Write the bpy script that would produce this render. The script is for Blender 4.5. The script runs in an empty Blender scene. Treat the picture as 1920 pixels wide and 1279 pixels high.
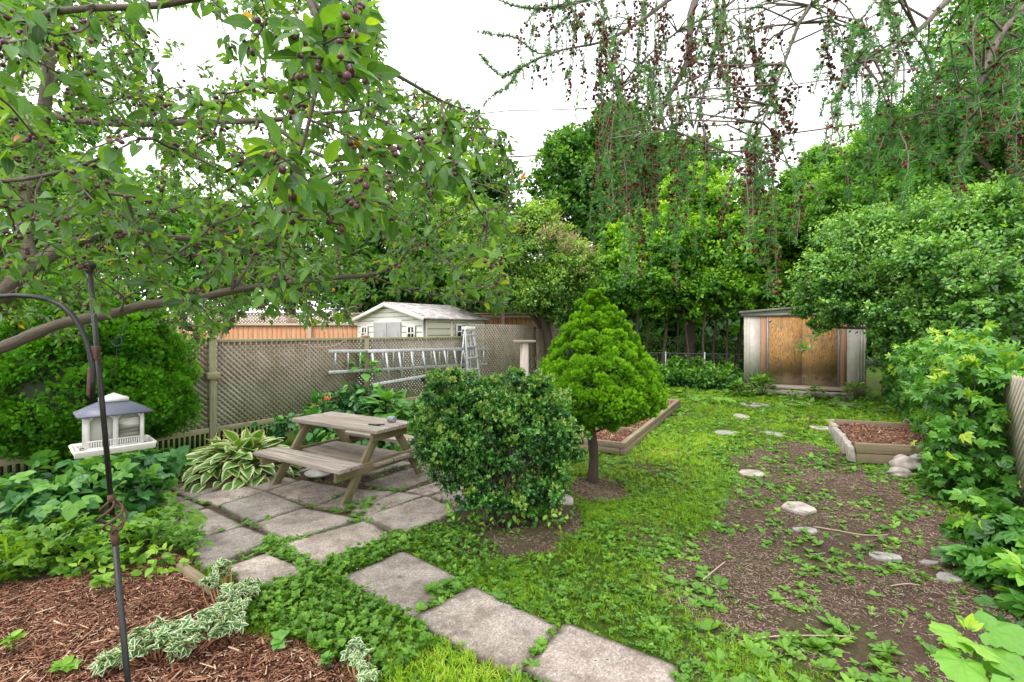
import bpy, math, random
import numpy as np
from mathutils import Vector as V, Matrix
random.seed(7)
rng = np.random.default_rng(11)
H, F, CX, YH = 1.6, 880.0, 960.0, 622.0
R = math.radians
scn = bpy.context.scene
C = scn.collection

def W(px, py, Y):            # a point seen at (px,py) standing at depth Y
    return V(((px-CX)*Y/F, Y, H-(py-YH)*Y/F))
def G(px, py, z=0.0):        # the point of height z seen at (px,py)
    Y = (H-z)*F/(py-YH)
    return V(((px-CX)*Y/F, Y, z))

# ------------------------------------------------------------------ objects
def tag(o, label=None, cat=None, group=None, kind=None):
    if label: o['label'] = label
    if cat: o['category'] = cat
    if group: o['group'] = group
    if kind: o['kind'] = kind
    return o
def empty(name, loc, label, cat, group=None):
    o = bpy.data.objects.new(name, None); C.objects.link(o)
    o.location = loc; o.empty_display_size = .1
    return tag(o, label, cat, group)
def origin(o):
    p = V((0, 0, 0))
    while o is not None:
        p += o.location; o = o.parent
    return p
def link(name, me, mat, parent=None, loc=None):
    """mesh given in world coordinates -> object with its origin at loc / the parent's origin"""
    o = bpy.data.objects.new(name, me); C.objects.link(o)
    me.materials.clear(); me.materials.append(mat)
    if parent is not None:
        o.parent = parent; off = origin(parent)
    else:
        off = V(loc) if loc is not None else V((0, 0, 0)); o.location = off
    if off.length > 0:
        me.transform(Matrix.Translation(-off))
    return o
def np_mesh(name, v, loops, starts, attrs=None, smooth=False):
    me = bpy.data.meshes.new(name)
    me.vertices.add(len(v)); me.vertices.foreach_set('co', np.ascontiguousarray(v, dtype=np.float32).ravel())
    me.loops.add(len(loops)); me.loops.foreach_set('vertex_index', np.asarray(loops, dtype=np.int32))
    me.polygons.add(len(starts)); me.polygons.foreach_set('loop_start', np.asarray(starts, dtype=np.int32))
    me.update(calc_edges=True)
    if smooth: me.polygons.foreach_set('use_smooth', np.ones(len(starts), dtype=bool))
    for k, a in (attrs or {}).items():
        a = np.ascontiguousarray(a, dtype=np.float32)
        if a.ndim == 1:
            at = me.attributes.new(k, 'FLOAT', 'POINT'); at.data.foreach_set('value', a)
        else:
            at = me.attributes.new(k, 'FLOAT_VECTOR', 'POINT'); at.data.foreach_set('vector', a.ravel())
    return me

class MB:
    """collects boxes, beams, tubes, prisms -> one mesh"""
    def __init__(s): s.v = []; s.f = []; s.lc = []
    def add(s, vs, fs, lc=None):
        b = len(s.v); s.v += [tuple(p) for p in vs]
        s.f += [tuple(i+b for i in f) for f in fs]
        s.lc += [tuple(p) for p in (lc if lc is not None else vs)]
    def box(s, c, size, rot=None, wob=0.0):
        c = V(c); sx, sy, sz = size; M = rot if rot is not None else Matrix.Identity(3)
        off = V((random.uniform(0, 50), random.uniform(0, 50), random.uniform(0, 50)))
        vs = []; lc = []
        for x in (-.5, .5):
            for y in (-.5, .5):
                for z in (-.5, .5):
                    p = V((x*sx, y*sy, z*sz))
                    if wob: p += V((random.uniform(-wob, wob), random.uniform(-wob, wob), random.uniform(-wob, wob)))
                    vs.append(c + M @ p); 
                    # long axis first
                    q = sorted([(sx, p.x), (sy, p.y), (sz, p.z)], key=lambda t: -t[0])
                    lc.append(V((q[0][1], q[1][1], q[2][1]))+off)
        s.add(vs, [(0,1,3,2),(4,6,7,5),(0,4,5,1),(2,3,7,6),(0,2,6,4),(1,5,7,3)], lc)
    def beam(s, p0, p1, w, h, up=(0,0,1), wob=0.0):
        p0 = V(p0); p1 = V(p1); d = p1-p0; L = d.length
        x = d.normalized(); z = V(up); z = z - x*z.dot(x)
        if z.length < 1e-4: z = V((1,0,0)) - x*x.x
        z.normalize(); y = z.cross(x)
        s.box((p0+p1)/2, (L, w, h), Matrix((x, y, z)).transposed(), wob)
    def tube(s, pts, rad, n=8, cap=True):
        pts = [V(p) for p in pts]
        if not hasattr(rad, '__len__'): rad = [rad]*len(pts)
        vs = []; lc = []; fs = []; L = 0; ref = None; off = random.uniform(0, 50)
        for i, p in enumerate(pts):
            t = (pts[min(i+1, len(pts)-1)] - pts[max(i-1, 0)])
            if t.length < 1e-9: t = V((0,0,1))
            t.normalize()
            if ref is None: ref = V((0,0,1)) if abs(t.z) < .9 else V((1,0,0))
            u = ref - t*ref.dot(t)
            if u.length < 1e-5: u = t.orthogonal()
            u.normalize(); w = t.cross(u); ref = u
            if i: L += (p-pts[i-1]).length
            for k in range(n):
                a = 2*math.pi*k/n
                vs.append(p + (u*math.cos(a)+w*math.sin(a))*rad[i])
                lc.append((L+off, math.cos(a)*rad[i], math.sin(a)*rad[i]))
        for i in range(len(pts)-1):
            for k in range(n):
                k2 = (k+1) % n
                fs.append((i*n+k, i*n+k2, (i+1)*n+k2, (i+1)*n+k))
        if cap:
            fs.append(tuple(range(n-1, -1, -1))); fs.append(tuple((len(pts)-1)*n+k for k in range(n)))
        s.add(vs, fs, lc)
    def lathe(s, c, prof, n=20):
        s.tube([V(c)+V((0,0,z)) for r, z in prof], [max(r, 1e-4) for r, z in prof], n)
    def prism(s, poly, z0, z1, M=None, c=(0,0,0)):
        """poly in local XY extruded along local z"""
        M = M or Matrix.Identity(3); n = len(poly); c = V(c)
        vs = [c+M@V((x, y, z0)) for x, y in poly]+[c+M@V((x, y, z1)) for x, y in poly]
        lc = [V((x, y, z0)) for x, y in poly]+[V((x, y, z1)) for x, y in poly]
        fs = [tuple(range(n-1, -1, -1)), tuple(range(n, 2*n))]+[(i, (i+1) % n, n+(i+1) % n, n+i) for i in range(n)]
        s.add(vs, fs, lc)
    def mesh(s, name, smooth=False):
        loops = [i for f in s.f for i in f]; st = []; a = 0
        for f in s.f: st.append(a); a += len(f)
        return np_mesh(name, np.array(s.v), loops, st, {'lc': np.array(s.lc)}, smooth)
    def build(s, name, mat, parent=None, loc=None, smooth=False, bevel=0.0):
        o = link(name, s.mesh(name, smooth), mat, parent, loc)
        if bevel:
            m = o.modifiers.new('bevel', 'BEVEL'); m.width = bevel; m.segments = 2; m.limit_method = 'ANGLE'; m.angle_limit = R(40)
        return o

# ------------------------------------------------------------------ noise
_lat = np.random.default_rng(5).random((256, 256))
def vnoise(x, y, s=1.0, seed=0):
    x = np.asarray(x, float)*s+seed*17.3+1000; y = np.asarray(y, float)*s+seed*31.7+1000
    xi = np.floor(x).astype(int); yi = np.floor(y).astype(int); fx = x-xi; fy = y-yi
    fx = fx*fx*(3-2*fx); fy = fy*fy*(3-2*fy)
    g = lambda a, b: _lat[a % 256, b % 256]
    return (g(xi, yi)*(1-fx)+g(xi+1, yi)*fx)*(1-fy)+(g(xi, yi+1)*(1-fx)+g(xi+1, yi+1)*fx)*fy
def fbm(x, y, s=1.0, seed=0, o=3):
    r = 0; a = .5; t = 0
    for i in range(o):
        r = r+a*vnoise(x, y, s*2**i, seed+i*7); t += a; a *= .5
    return r/t

# ------------------------------------------------------------------ materials
def newmat(name):
    m = bpy.data.materials.new(name); m.use_nodes = True; nt = m.node_tree
    b = nt.nodes['Principled BSDF']
    return m, nt, b
def ramp(nt, fac, stops):
    r = nt.nodes.new('ShaderNodeValToRGB'); e = r.color_ramp.elements
    while len(e) < len(stops): e.new(.5)
    for i, (p, c) in enumerate(stops):
        e[i].position = p; e[i].color = (*c, 1)
    nt.links.new(fac, r.inputs['Fac']); return r.outputs['Color']
def attr(nt, name, out='Fac'):
    a = nt.nodes.new('ShaderNodeAttribute'); a.attribute_name = name; return a.outputs[out]
def mapping(nt, vec, scale):
    m = nt.nodes.new('ShaderNodeMapping'); m.inputs['Scale'].default_value = scale
    nt.links.new(vec, m.inputs['Vector']); return m.outputs['Vector']
def noise(nt, vec=None, scale=5, detail=4, rough=.6, dist=0.0):
    n = nt.nodes.new('ShaderNodeTexNoise'); n.inputs['Scale'].default_value = scale
    n.inputs['Detail'].default_value = detail; n.inputs['Roughness'].default_value = rough; n.inputs['Distortion'].default_value = dist
    if vec is not None: nt.links.new(vec, n.inputs['Vector'])
    return n.outputs['Fac']
def mixc(nt, fac, a, b, mode='MIX'):
    m = nt.nodes.new('ShaderNodeMix'); m.data_type = 'RGBA'; m.blend_type = mode; m.clamp_result = False
    if isinstance(fac, (int, float)): m.inputs[0].default_value = fac
    else: nt.links.new(fac, m.inputs[0])
    for s, v in ((m.inputs[6], a), (m.inputs[7], b)):
        if isinstance(v, tuple): s.default_value = (*v, 1)
        else: nt.links.new(v, s)
    return m.outputs[2]
def mathn(nt, op, a, b=0.0, c=None):
    m = nt.nodes.new('ShaderNodeMath'); m.operation = op
    for i, v in enumerate((a, b) if c is None else (a, b, c)):
        if isinstance(v, (int, float)): m.inputs[i].default_value = v
        else: nt.links.new(v, m.inputs[i])
    return m.outputs[0]
def bump(nt, b, h, strength=.3, dist=.01):
    n = nt.nodes.new('ShaderNodeBump'); n.inputs['Strength'].default_value = strength; n.inputs['Distance'].default_value = dist
    nt.links.new(h, n.inputs['Height']); nt.links.new(n.outputs[0], b.inputs['Normal'])
def coord(nt, k='Object'):
    t = nt.nodes.new('ShaderNodeTexCoord'); return t.outputs[k]

def leafmat(name, stops, trans=.3, rough=.42, margin=None, spec=.45, mpos=.62, vein=.0):
    m, nt, b = newmat(name)
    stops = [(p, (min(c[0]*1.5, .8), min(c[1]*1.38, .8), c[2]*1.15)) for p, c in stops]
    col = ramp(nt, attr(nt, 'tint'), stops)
    n = noise(nt, coord(nt), 60, 2)
    col = mixc(nt, .35, col, mixc(nt, n, (.35, .35, .35), (1.6, 1.6, 1.6)), 'MULTIPLY')
    if vein:
        e0 = mathn(nt, 'SUBTRACT', 1.0, mathn(nt, 'MULTIPLY', attr(nt, 'eu'), 9.0))
        e0 = mathn(nt, 'MAXIMUM', e0, 0.0)
        col = mixc(nt, mathn(nt, 'MULTIPLY', e0, vein), col, (.22, .34, .10))
    if margin:
        e = mathn(nt, 'ADD', attr(nt, 'eu'), mathn(nt, 'MULTIPLY', mathn(nt, 'SUBTRACT', noise(nt, coord(nt), 90, 2), .5), .5))
        f = ramp(nt, e, [(mpos, (0,0,0)), (mpos+.1, (1,1,1))])
        col = mixc(nt, f, col, margin)
    nt.links.new(col, b.inputs['Base Color'])
    b.inputs['Roughness'].default_value = rough
    b.inputs['Specular IOR Level'].default_value = spec
    if trans:
        t = nt.nodes.new('ShaderNodeBsdfTranslucent')
        tc = mixc(nt, 1.0, col, (1.5, 1.35, .5), 'MULTIPLY')
        nt.links.new(tc, t.inputs['Color'])
        mx = nt.nodes.new('ShaderNodeMixShader'); mx.inputs[0].default_value = trans
        nt.links.new(b.outputs[0], mx.inputs[1]); nt.links.new(t.outputs[0], mx.inputs[2])
        nt.links.new(mx.outputs[0], nt.nodes['Material Output'].inputs['Surface'])
    return m
def woodmat(name, c1, c2, c3=None, rough=.85, moss=None, mossz=None):
    """weathered boards, grain along the board (attribute lc)"""
    m, nt, b = newmat(name); lc = attr(nt, 'lc', 'Vector')
    g = noise(nt, mapping(nt, lc, (2.2, 55, 55)), 1.0, 5, .65, .6)
    big = noise(nt, mapping(nt, lc, (1.2, 5, 5)), 1.0, 3)
    col = ramp(nt, g, [(.28, c1), (.5, tuple((a+d)/2 for a, d in zip(c1, c2))), (.72, c2)])
    if c3: col = mixc(nt, ramp(nt, big, [(.42, (0,0,0)), (.66, (1,1,1))]), col, c3)
    col = mixc(nt, ramp(nt, noise(nt, mapping(nt, lc, (.9, 90, 90)), 1.0, 2), [(.62, (0,0,0)), (.7, (.8,.8,.8))]), col, tuple(x*.35 for x in c1))
    if moss:
        w = noise(nt, coord(nt), 3.5, 4)
        col = mixc(nt, ramp(nt, w, [(.45, (0,0,0)), (.7, (.75,.75,.75))]), col, moss)
    nt.links.new(col, b.inputs['Base Color']); b.inputs['Roughness'].default_value = rough
    b.inputs['Specular IOR Level'].default_value = .2
    bump(nt, b, g, .5, .004)
    return m
def plain(name, c, rough=.5, metal=0.0, var=.25, scale=8, c2=None, bumpy=.1):
    m, nt, b = newmat(name)
    n = noise(nt, coord(nt), scale, 5, .65)
    lo = tuple(x*(1-var) for x in c); hi = c2 or tuple(min(1, x*(1+var)) for x in c)
    nt.links.new(ramp(nt, n, [(.3, lo), (.7, hi)]), b.inputs['Base Color'])
    b.inputs['Roughness'].default_value = rough; b.inputs['Metallic'].default_value = metal
    if bumpy: bump(nt, b, noise(nt, coord(nt), scale*6, 3), bumpy, .003)
    return m
def barkmat(name, c1, c2, sc=30):
    m, nt, b = newmat(name); lc = attr(nt, 'lc', 'Vector')
    g = noise(nt, mapping(nt, lc, (12, 60, 60)), 1.0, 5, .7, .5)
    o = noise(nt, coord(nt), sc, 4)
    col = mixc(nt, o, ramp(nt, g, [(.3, c1), (.7, c2)]), tuple((a+d)*.5 for a, d in zip(c1, c2)))
    nt.links.new(col, b.inputs['Base Color']); b.inputs['Roughness'].default_value = .9
    bump(nt, b, mathn(nt, 'ADD', g, o), .8, .008)
    return m

M = {}
M['deck_grey'] = woodmat('weathered_grey_wood', (.13,.105,.085), (.60,.53,.46), (.30,.25,.205))
M['table_side'] = woodmat('weathered_mossy_wood', (.12,.10,.05), (.36,.30,.20), (.22,.17,.10), moss=(.10,.11,.03))
M['lattice'] = woodmat('weathered_lattice', (.17,.145,.115), (.42,.38,.32), (.28,.25,.20), moss=(.16,.155,.095))
M['post'] = woodmat('mossy_post', (.22,.20,.12), (.50,.46,.32), (.32,.31,.18), moss=(.22,.23,.11))
M['cedar'] = woodmat('cedar_boards', (.34,.15,.07), (.62,.33,.18), (.48,.27,.15))
M['cedar_light'] = woodmat('faded_cedar', (.36,.26,.19), (.66,.52,.42), (.5,.38,.28))
M['bed_wood'] = woodmat('raised_bed_timber', (.16,.12,.085), (.40,.31,.22), (.26,.21,.14), moss=(.19,.18,.09))
M['alu'] = plain('aluminium', (.55,.56,.57), .45, .6, .2, 20)
M['white_metal'] = plain('white_plastic', (.72,.70,.68), .5, 0, .1, 12)
M['black_iron'] = plain('black_iron', (.018,.017,.018), .38, .0, .4, 40, bumpy=.3)
M['rust'] = plain('rusty_iron', (.10,.045,.03), .75, 0, .5, 45, bumpy=.5)
M['conc'] = None
M['bark_grey'] = barkmat('grey_brown_bark', (.04,.03,.022), (.20,.16,.125), 45)
M['bark_dark'] = barkmat('dark_bark', (.03,.022,.016), (.12,.09,.065))
M['bark_larch'] = barkmat('larch_bark', (.09,.065,.06), (.30,.24,.22))
M['stone'] = plain('pale_stone', (.40,.35,.31), .9, 0, .45, 9, bumpy=.8)
M['stone2'] = plain('grey_flagstone', (.30,.28,.26), .9, 0, .4, 14, bumpy=.7)

def concrete():
    m, nt, b = newmat('exposed_concrete'); co = coord(nt, 'Object')
    oi = nt.nodes.new('ShaderNodeObjectInfo')
    ad = nt.nodes.new('ShaderNodeVectorMath'); ad.operation = 'ADD'
    nt.links.new(co, ad.inputs[0]); nt.links.new(oi.outputs['Location'], ad.inputs[1]); co = ad.outputs[0]
    v = nt.nodes.new('ShaderNodeTexVoronoi'); v.inputs['Scale'].default_value = 130; nt.links.new(co, v.inputs['Vector'])
    sp = ramp(nt, v.outputs['Color'], [(0, (.225,.20,.175)), (.45, (.365,.33,.295)), (.8, (.47,.43,.39)), (1, (.68,.63,.58))])
    big = noise(nt, co, 2.5, 5, .6)
    col = mixc(nt, 1.0, sp, ramp(nt, big, [(.3, (.62,.60,.58)), (.7, (1.2,1.17,1.15))]), 'MULTIPLY')
    st = noise(nt, co, 7, 5, .7)
    col = mixc(nt, ramp(nt, st, [(.47, (0,0,0)), (.68, (.8,.8,.8))]), col, (.15,.115,.085))
    fine = noise(nt, co, 420, 2)
    col = mixc(nt, .5, col, ramp(nt, fine, [(.35, (.4,.4,.4)), (.65, (1.5,1.5,1.5))]), 'MULTIPLY')
    col = mixc(nt, 1.0, col, ramp(nt, oi.outputs['Random'], [(0, (.82,.82,.82)), (1, (1.14,1.1,1.08))]), 'MULTIPLY')
    # dirt and moss creeping in from the edges
    edge = mathn(nt, 'ADD', attr(nt, 'eu'), mathn(nt, 'MULTIPLY', mathn(nt, 'SUBTRACT', noise(nt, co, 12, 4), .5), 1.0))
    col = mixc(nt, ramp(nt, edge, [(.62, (0,0,0)), (1.0, (.75,.75,.75))]), col, (.075,.062,.035))
    nt.links.new(col, b.inputs['Base Color']); b.inputs['Roughness'].default_value = .9
    bump(nt, b, mathn(nt, 'ADD', v.outputs['Distance'], mathn(nt, 'MULTIPLY', big, .6)), .5, .004)
    return m
M['conc'] = concrete()

GRX = lambda *s: list(s)
L = {}
L['tree_mid'] = leafmat('maple_leaf', [(0, (.014,.05,.008)), (.35, (.045,.15,.018)), (.7, (.10,.28,.03)), (1, (.22,.42,.045))], .42)
L['tree_dark'] = leafmat('dark_tree_leaf', [(0, (.010,.036,.008)), (.4, (.034,.12,.018)), (.75, (.075,.22,.028)), (1, (.15,.34,.04))], .40)
L['tree_bright'] = leafmat('bright_tree_leaf', [(0, (.02,.07,.006)), (.35, (.07,.21,.015)), (.7, (.155,.36,.024)), (1, (.32,.52,.04))], .45)
L['vine_tree'] = leafmat('vine_tree_leaf', [(0, (.02,.05,.010)), (.35, (.06,.15,.025)), (.7, (.13,.27,.05)), (1, (.25,.42,.07))], .38)
L['shrub'] = leafmat('shrub_leaf', [(0, (.018,.06,.014)), (.35, (.055,.175,.035)), (.7, (.12,.30,.065)), (1, (.24,.44,.09))], .38, .32, spec=.7)
L['creeper'] = leafmat('creeper_leaf', [(0, (.012,.05,.010)), (.35, (.035,.14,.022)), (.7, (.08,.25,.04)), (.93, (.14,.34,.04)), (1, (.32,.45,.04))], .32, .38, spec=.5, vein=.35)
L['crab'] = leafmat('crab_apple_leaf', [(0, (.015,.05,.016)), (.28, (.05,.14,.03)), (.5, (.075,.195,.055)), (.72, (.115,.27,.035)), (.9, (.21,.36,.035)), (.955, (.25,.32,.03)), (.975, (.55,.33,.03)), (1, (.50,.11,.04))], .50, .36, spec=.5, vein=.5)
L['box'] = leafmat('boxwood_leaf', [(0, (.008,.03,.009)), (.3, (.022,.09,.022)), (.65, (.05,.19,.036)), (.93, (.11,.31,.045)), (1, (.20,.30,.06))], .18, .30, spec=.7)
L['spruce'] = leafmat('spruce_needles', [(0, (.012,.045,.004)), (.4, (.05,.16,.008)), (.75, (.12,.32,.012)), (1, (.22,.47,.02))], .2, .6, spec=.2)
L['juniper'] = leafmat('conifer_needles', [(0, (.008,.035,.004)), (.4, (.035,.15,.010)), (.75, (.09,.29,.016)), (1, (.17,.42,.025))], .2, .6, spec=.2)
L['larch'] = leafmat('larch_needles', [(0, (.02,.075,.03)), (.5, (.055,.19,.055)), (1, (.13,.34,.07))], .2, .5, spec=.3)
L['hosta_v'] = leafmat('hosta_variegated', [(0, (.03,.10,.02)), (.5, (.07,.20,.035)), (1, (.14,.30,.06))], .25, .45, margin=(.66,.68,.38), mpos=.6)
L['hosta'] = leafmat('hosta_green', [(0, (.03,.10,.02)), (.5, (.08,.24,.04)), (1, (.18,.38,.06))], .3, .4)
L['euonymus'] = leafmat('euonymus_leaf', [(0, (.02,.08,.03)), (.5, (.045,.15,.05)), (1, (.10,.24,.08))], .2, .4, margin=(.66,.70,.46), mpos=.57)
L['grass'] = leafmat('grass_blade', [(0, (.045,.125,.010)), (.4, (.125,.27,.014)), (.75, (.22,.40,.022)), (.93, (.28,.46,.04)), (1, (.48,.45,.18))], .35, .5, spec=.3)
L['weed'] = leafmat('weed_leaf', [(0, (.03,.085,.015)), (.4, (.07,.19,.025)), (.75, (.13,.30,.035)), (1, (.22,.41,.06))], .32, .42, spec=.45, vein=.3)
L['rasp'] = leafmat('bramble_leaf', [(0, (.008,.04,.014)), (.4, (.02,.10,.028)), (.75, (.045,.17,.04)), (1, (.12,.30,.05))], .25, .42, spec=.5, vein=.3)
L['lime'] = leafmat('lime_leaf', [(0, (.06,.20,.03)), (.5, (.13,.32,.045)), (1, (.34,.50,.07))], .30, .5, vein=.75)

# ------------------------------------------------------------------ leaf templates and scattering
def T(v, f, eu=None, tv=None):
    v = np.array(v, float); return dict(v=v, f=f, eu=np.array(eu if eu is not None else [0]*len(v), float), tv=np.array(tv if tv is not None else [0]*len(v), float))
def leaf_far(w=.32):
    return T([(0,0,0), (.45,w,.07), (1,0,-.06), (.45,-w,.07), (.5,0,0)], [(0,4,1), (1,4,2), (0,3,4), (3,2,4)], [0,1,.6,1,0])
def leaf_ovate(w=.3, n=4, droop=.18, fold=.25, pointy=1.0, peak=.42):
    v = [(0,0,0)]; eu = [0]; f = []
    rows = []
    for i in range(1, n):
        t = i/n; ww = w*math.sin(math.pi*(t**(math.log(.5)/math.log(peak))))**pointy
        z = -droop*t*t
        b = len(v); v += [(t,0,z), (t,ww,z+fold*ww), (t,-ww,z+fold*ww)]; eu += [0,1,1]; rows.append(b)
    tip = len(v); v.append((1,0,-droop)); eu.append(.7)
    r = rows[0]; f += [(0,r,r+1), (0,r+2,r)]
    for a, b in zip(rows, rows[1:]):
        f += [(a,b,b+1,a+1), (a,a+2,b+2,b)]
    r = rows[-1]; f += [(r,tip,r+1), (r,r+2,tip)]
    return T(v, f, eu)
def leaf_lobed(lobes=5, depth=.45, w=1.0):
    """maple/grape like lobed leaf, fan from the base point"""
    v = [(0,0,0), (.42,0,.02)]; eu = [0,0]; f = []
    N = lobes*2+1; a0 = R(150)
    for i in range(N):
        a = -a0+2*a0*i/(N-1); r = 1.0 if i % 2 == 1 else 1-depth
        r *= .62+.38*math.cos(a*.55)
        v.append((.42+r*.62*math.cos(a), r*.62*math.sin(a)*w, .06*r-.10*r*r)); eu.append(1)
    for i in range(N-1): f.append((1, 2+i, 3+i))
    f += [(0, 1, 2), (0, N+1, 1)]
    return T(v, f, eu)
def xf(t, M3, loc, s=1.0, dt=0.0):
    v = (t['v']*s)@np.array(M3).T+np.array(loc)
    return dict(v=v, f=t['f'], eu=t['eu'], tv=t['tv']+dt)
def comp(parts):
    v = np.concatenate([p['v'] for p in parts]); f = []; b = 0
    for p in parts:
        f += [tuple(i+b for i in q) for q in p['f']]; b += len(p['v'])
    return dict(v=v, f=f, eu=np.concatenate([p['eu'] for p in parts]), tv=np.concatenate([p['tv'] for p in parts]))
def rotm(yaw=0, pitch=0, roll=0):     # yaw about z, pitch raises +x, roll about x
    return np.array(Matrix.Rotation(yaw, 3, 'Z')@Matrix.Rotation(-pitch, 3, 'Y')@Matrix.Rotation(roll, 3, 'X'))
def rosette(leaf, n, r=random, pit=(10, 55), size=(.6, 1), dt=.12):
    ps = []
    for i in range(n):
        a = 2*math.pi*(i+r.uniform(-.3, .3))/n
        ps.append(xf(leaf, rotm(a, R(r.uniform(*pit)), R(r.uniform(-20, 20))), (0,0,0), r.uniform(*size), r.uniform(-dt, dt)))
    return comp(ps)
def palm5(leaf, n=5, spread=150):
    ps = []
    for i in range(n):
        a = R(-spread/2+spread*i/(n-1)); s = 1-.35*abs(a)/R(spread/2)
        ps.append(xf(leaf, rotm(a, R(-6), R(random.uniform(-10, 10))), (0,0,0), s, random.uniform(-.05, .05)))
    return comp(ps)
def blade(L_=1.0, w=.035, bend=.5, n=3):
    v = []; f = []; eu = []
    for i in range(n):
        t = i/n; x = bend*t*t*L_; z = L_*t*(1-.25*bend*t); ww = w*(1-.5*t)
        v += [(x, ww, z), (x, -ww, z)]; eu += [1, 1]
    v.append((bend*L_, 0, L_*(1-.25*bend)))
    for i in range(n-1): f.append((2*i, 2*i+1, 2*i+3, 2*i+2))
    f.append((2*n-2, 2*n-1, 2*n)); eu.append(1)
    return T(v, f, eu, [-.15+.3*p[2]/L_ for p in v])
def norm(a): return a/np.maximum(np.linalg.norm(a, axis=-1, keepdims=True), 1e-9)
def frames(d, n):
    x = norm(d); z = norm(n-(n*x).sum(-1, keepdims=True)*x); y = np.cross(z, x)
    return np.stack([x, y, z], axis=-1)      # columns
class Scat:
    def __init__(s): s.parts = []; s.nv = 0
    def add(s, t, P, Rm, S, tint):
        N = len(P)
        if N == 0: return
        S = np.broadcast_to(np.asarray(S, float), (N,)) if np.ndim(S) < 2 else S
        tv = t['v'][None]*(S[:, None, None] if np.ndim(S) == 1 else S[:, None, :])
        v = np.einsum('nij,nkj->nki', Rm, tv)+P[:, None, :]
        k = len(t['v'])
        loops = np.array([i for f in t['f'] for i in f]); sizes = np.array([len(f) for f in t['f']])
        st = np.concatenate([[0], np.cumsum(sizes)[:-1]])
        allL = (loops[None]+(np.arange(N)*k)[:, None]).ravel()
        allS = (st[None]+(np.arange(N)*len(loops))[:, None]).ravel()
        ti = (np.asarray(tint)[:, None]+t['tv'][None]).clip(0, 1).ravel()
        s.parts.append((v.reshape(-1, 3), allL, allS, ti, np.tile(t['eu'], N)))
    def mesh(s, name, smooth=False):
        vo = lo = 0; v = []; l = []; st = []; ti = []; eu = []
        for a, b, c, d, e in s.parts:
            v.append(a); l.append(b+vo); st.append(c+lo); ti.append(d); eu.append(e); vo += len(a); lo += len(b)
        return np_mesh(name, np.concatenate(v), np.concatenate(l), np.concatenate(st), {'tint': np.concatenate(ti), 'eu': np.concatenate(eu)}, smooth)
    def build(s, name, mat, parent=None, loc=None, smooth=False):
        return link(name, s.mesh(name, smooth), mat, parent, loc)
def yawframes(yaw, tilt=0.0, az=None):
    """upright frames rotated about z with a random lean"""
    N = len(yaw); up = np.zeros((N, 3)); up[:, 2] = 1
    if tilt:
        up[:, :2] = rng.normal(0, tilt, (N, 2))
    d = np.stack([np.cos(yaw), np.sin(yaw), np.zeros(N)], -1)
    z = norm(up); x = norm(d-(d*z).sum(-1, keepdims=True)*z); y = np.cross(z, x)
    return np.stack([x, y, z], -1)

def rdir(n):
    return norm(rng.normal(size=(n, 3)))
def crown(sc, tmpl, lobes, dens, leaf, clump=.16, per=40, tb=.45, up=.35, droop=.3, flat=.6, tvar=.16, minz=-.75, inner=.28, tgrad=.22):
    """lobes: (centre, (rx,ry,rz)[, tint shift]).  dens: leaves per m2 of lobe surface"""
    for lb in lobes:
        c, r = lb[0], lb[1]; sh = lb[2] if len(lb) > 2 else 0
        r = np.array(r, float); c = np.array(c, float); rm = r.mean()
        area = 4*math.pi*((r[0]*r[1])**1.6/3+(r[0]*r[2])**1.6/3+(r[1]*r[2])**1.6/3)**(1/1.6)
        n = int(dens*area); nc = max(3, n//per)
        d = rdir(nc*3); d = d[d[:, 2] > minz+rng.normal(0, .1, len(d))][:nc]; nc = len(d)
        rad = 1-inner*rng.random(nc)**1.5*1.6
        rad = rad*(1+rng.normal(0, .07, nc))
        cc = c+d*r*rad[:, None]
        cr = clump*rm*rng.uniform(.6, 1.35, nc)
        ct = rng.normal(0, tvar, nc)
        idx = rng.integers(0, nc, n); g = rng.normal(0, 1, (n, 3)); g[:, 2] *= flat
        g = g/np.maximum(1, np.linalg.norm(g, axis=1, keepdims=True)/1.9)
        P = cc[idx]+g*cr[idx, None]*.75
        nrm = norm(d[idx]*.55+np.array([0, 0, up])+rng.normal(0, .42, (n, 3)))
        dr = rng.normal(0, 1, (n, 3))+d[idx]*.7+np.array([0, 0, -droop])
        out = (((P-c)/r)**2).sum(1)**.5
        t = tb+sh+ct[idx]+tgrad*g[:, 2]+.16*d[idx, 2]+.35*(out-.9)+rng.normal(0, .08, n)  # shading put into the tint: clump tops and outside lighter, inside darker
        sc.add(tmpl, P, frames(dr, nrm), leaf*rng.uniform(.65, 1.3, n), t.clip(.0, .97))
def E_(px, py, Y, rx, ry, dy=None, t=0):   # ellipsoid lobe from picture size and depth
    k = Y/F; return (W(px, py, Y), (rx*k, (dy if dy else (rx+ry)/2*k), ry*k), t)

def cyl_between(mb, a, b, r0, r1, n=6, bend=.05, seg=3):
    a = V(a); b = V(b); d = (b-a); L_ = d.length
    off = V((random.uniform(-1, 1), random.uniform(-1, 1), random.uniform(-1, 1)))*L_*bend
    pts = []; rs = []
    for i in range(seg+1):
        t = i/seg; pts.append(a+d*t+off*math.sin(math.pi*t)); rs.append(r0+(r1-r0)*t)
    mb.tube(pts, rs, n, cap=True)

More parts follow.
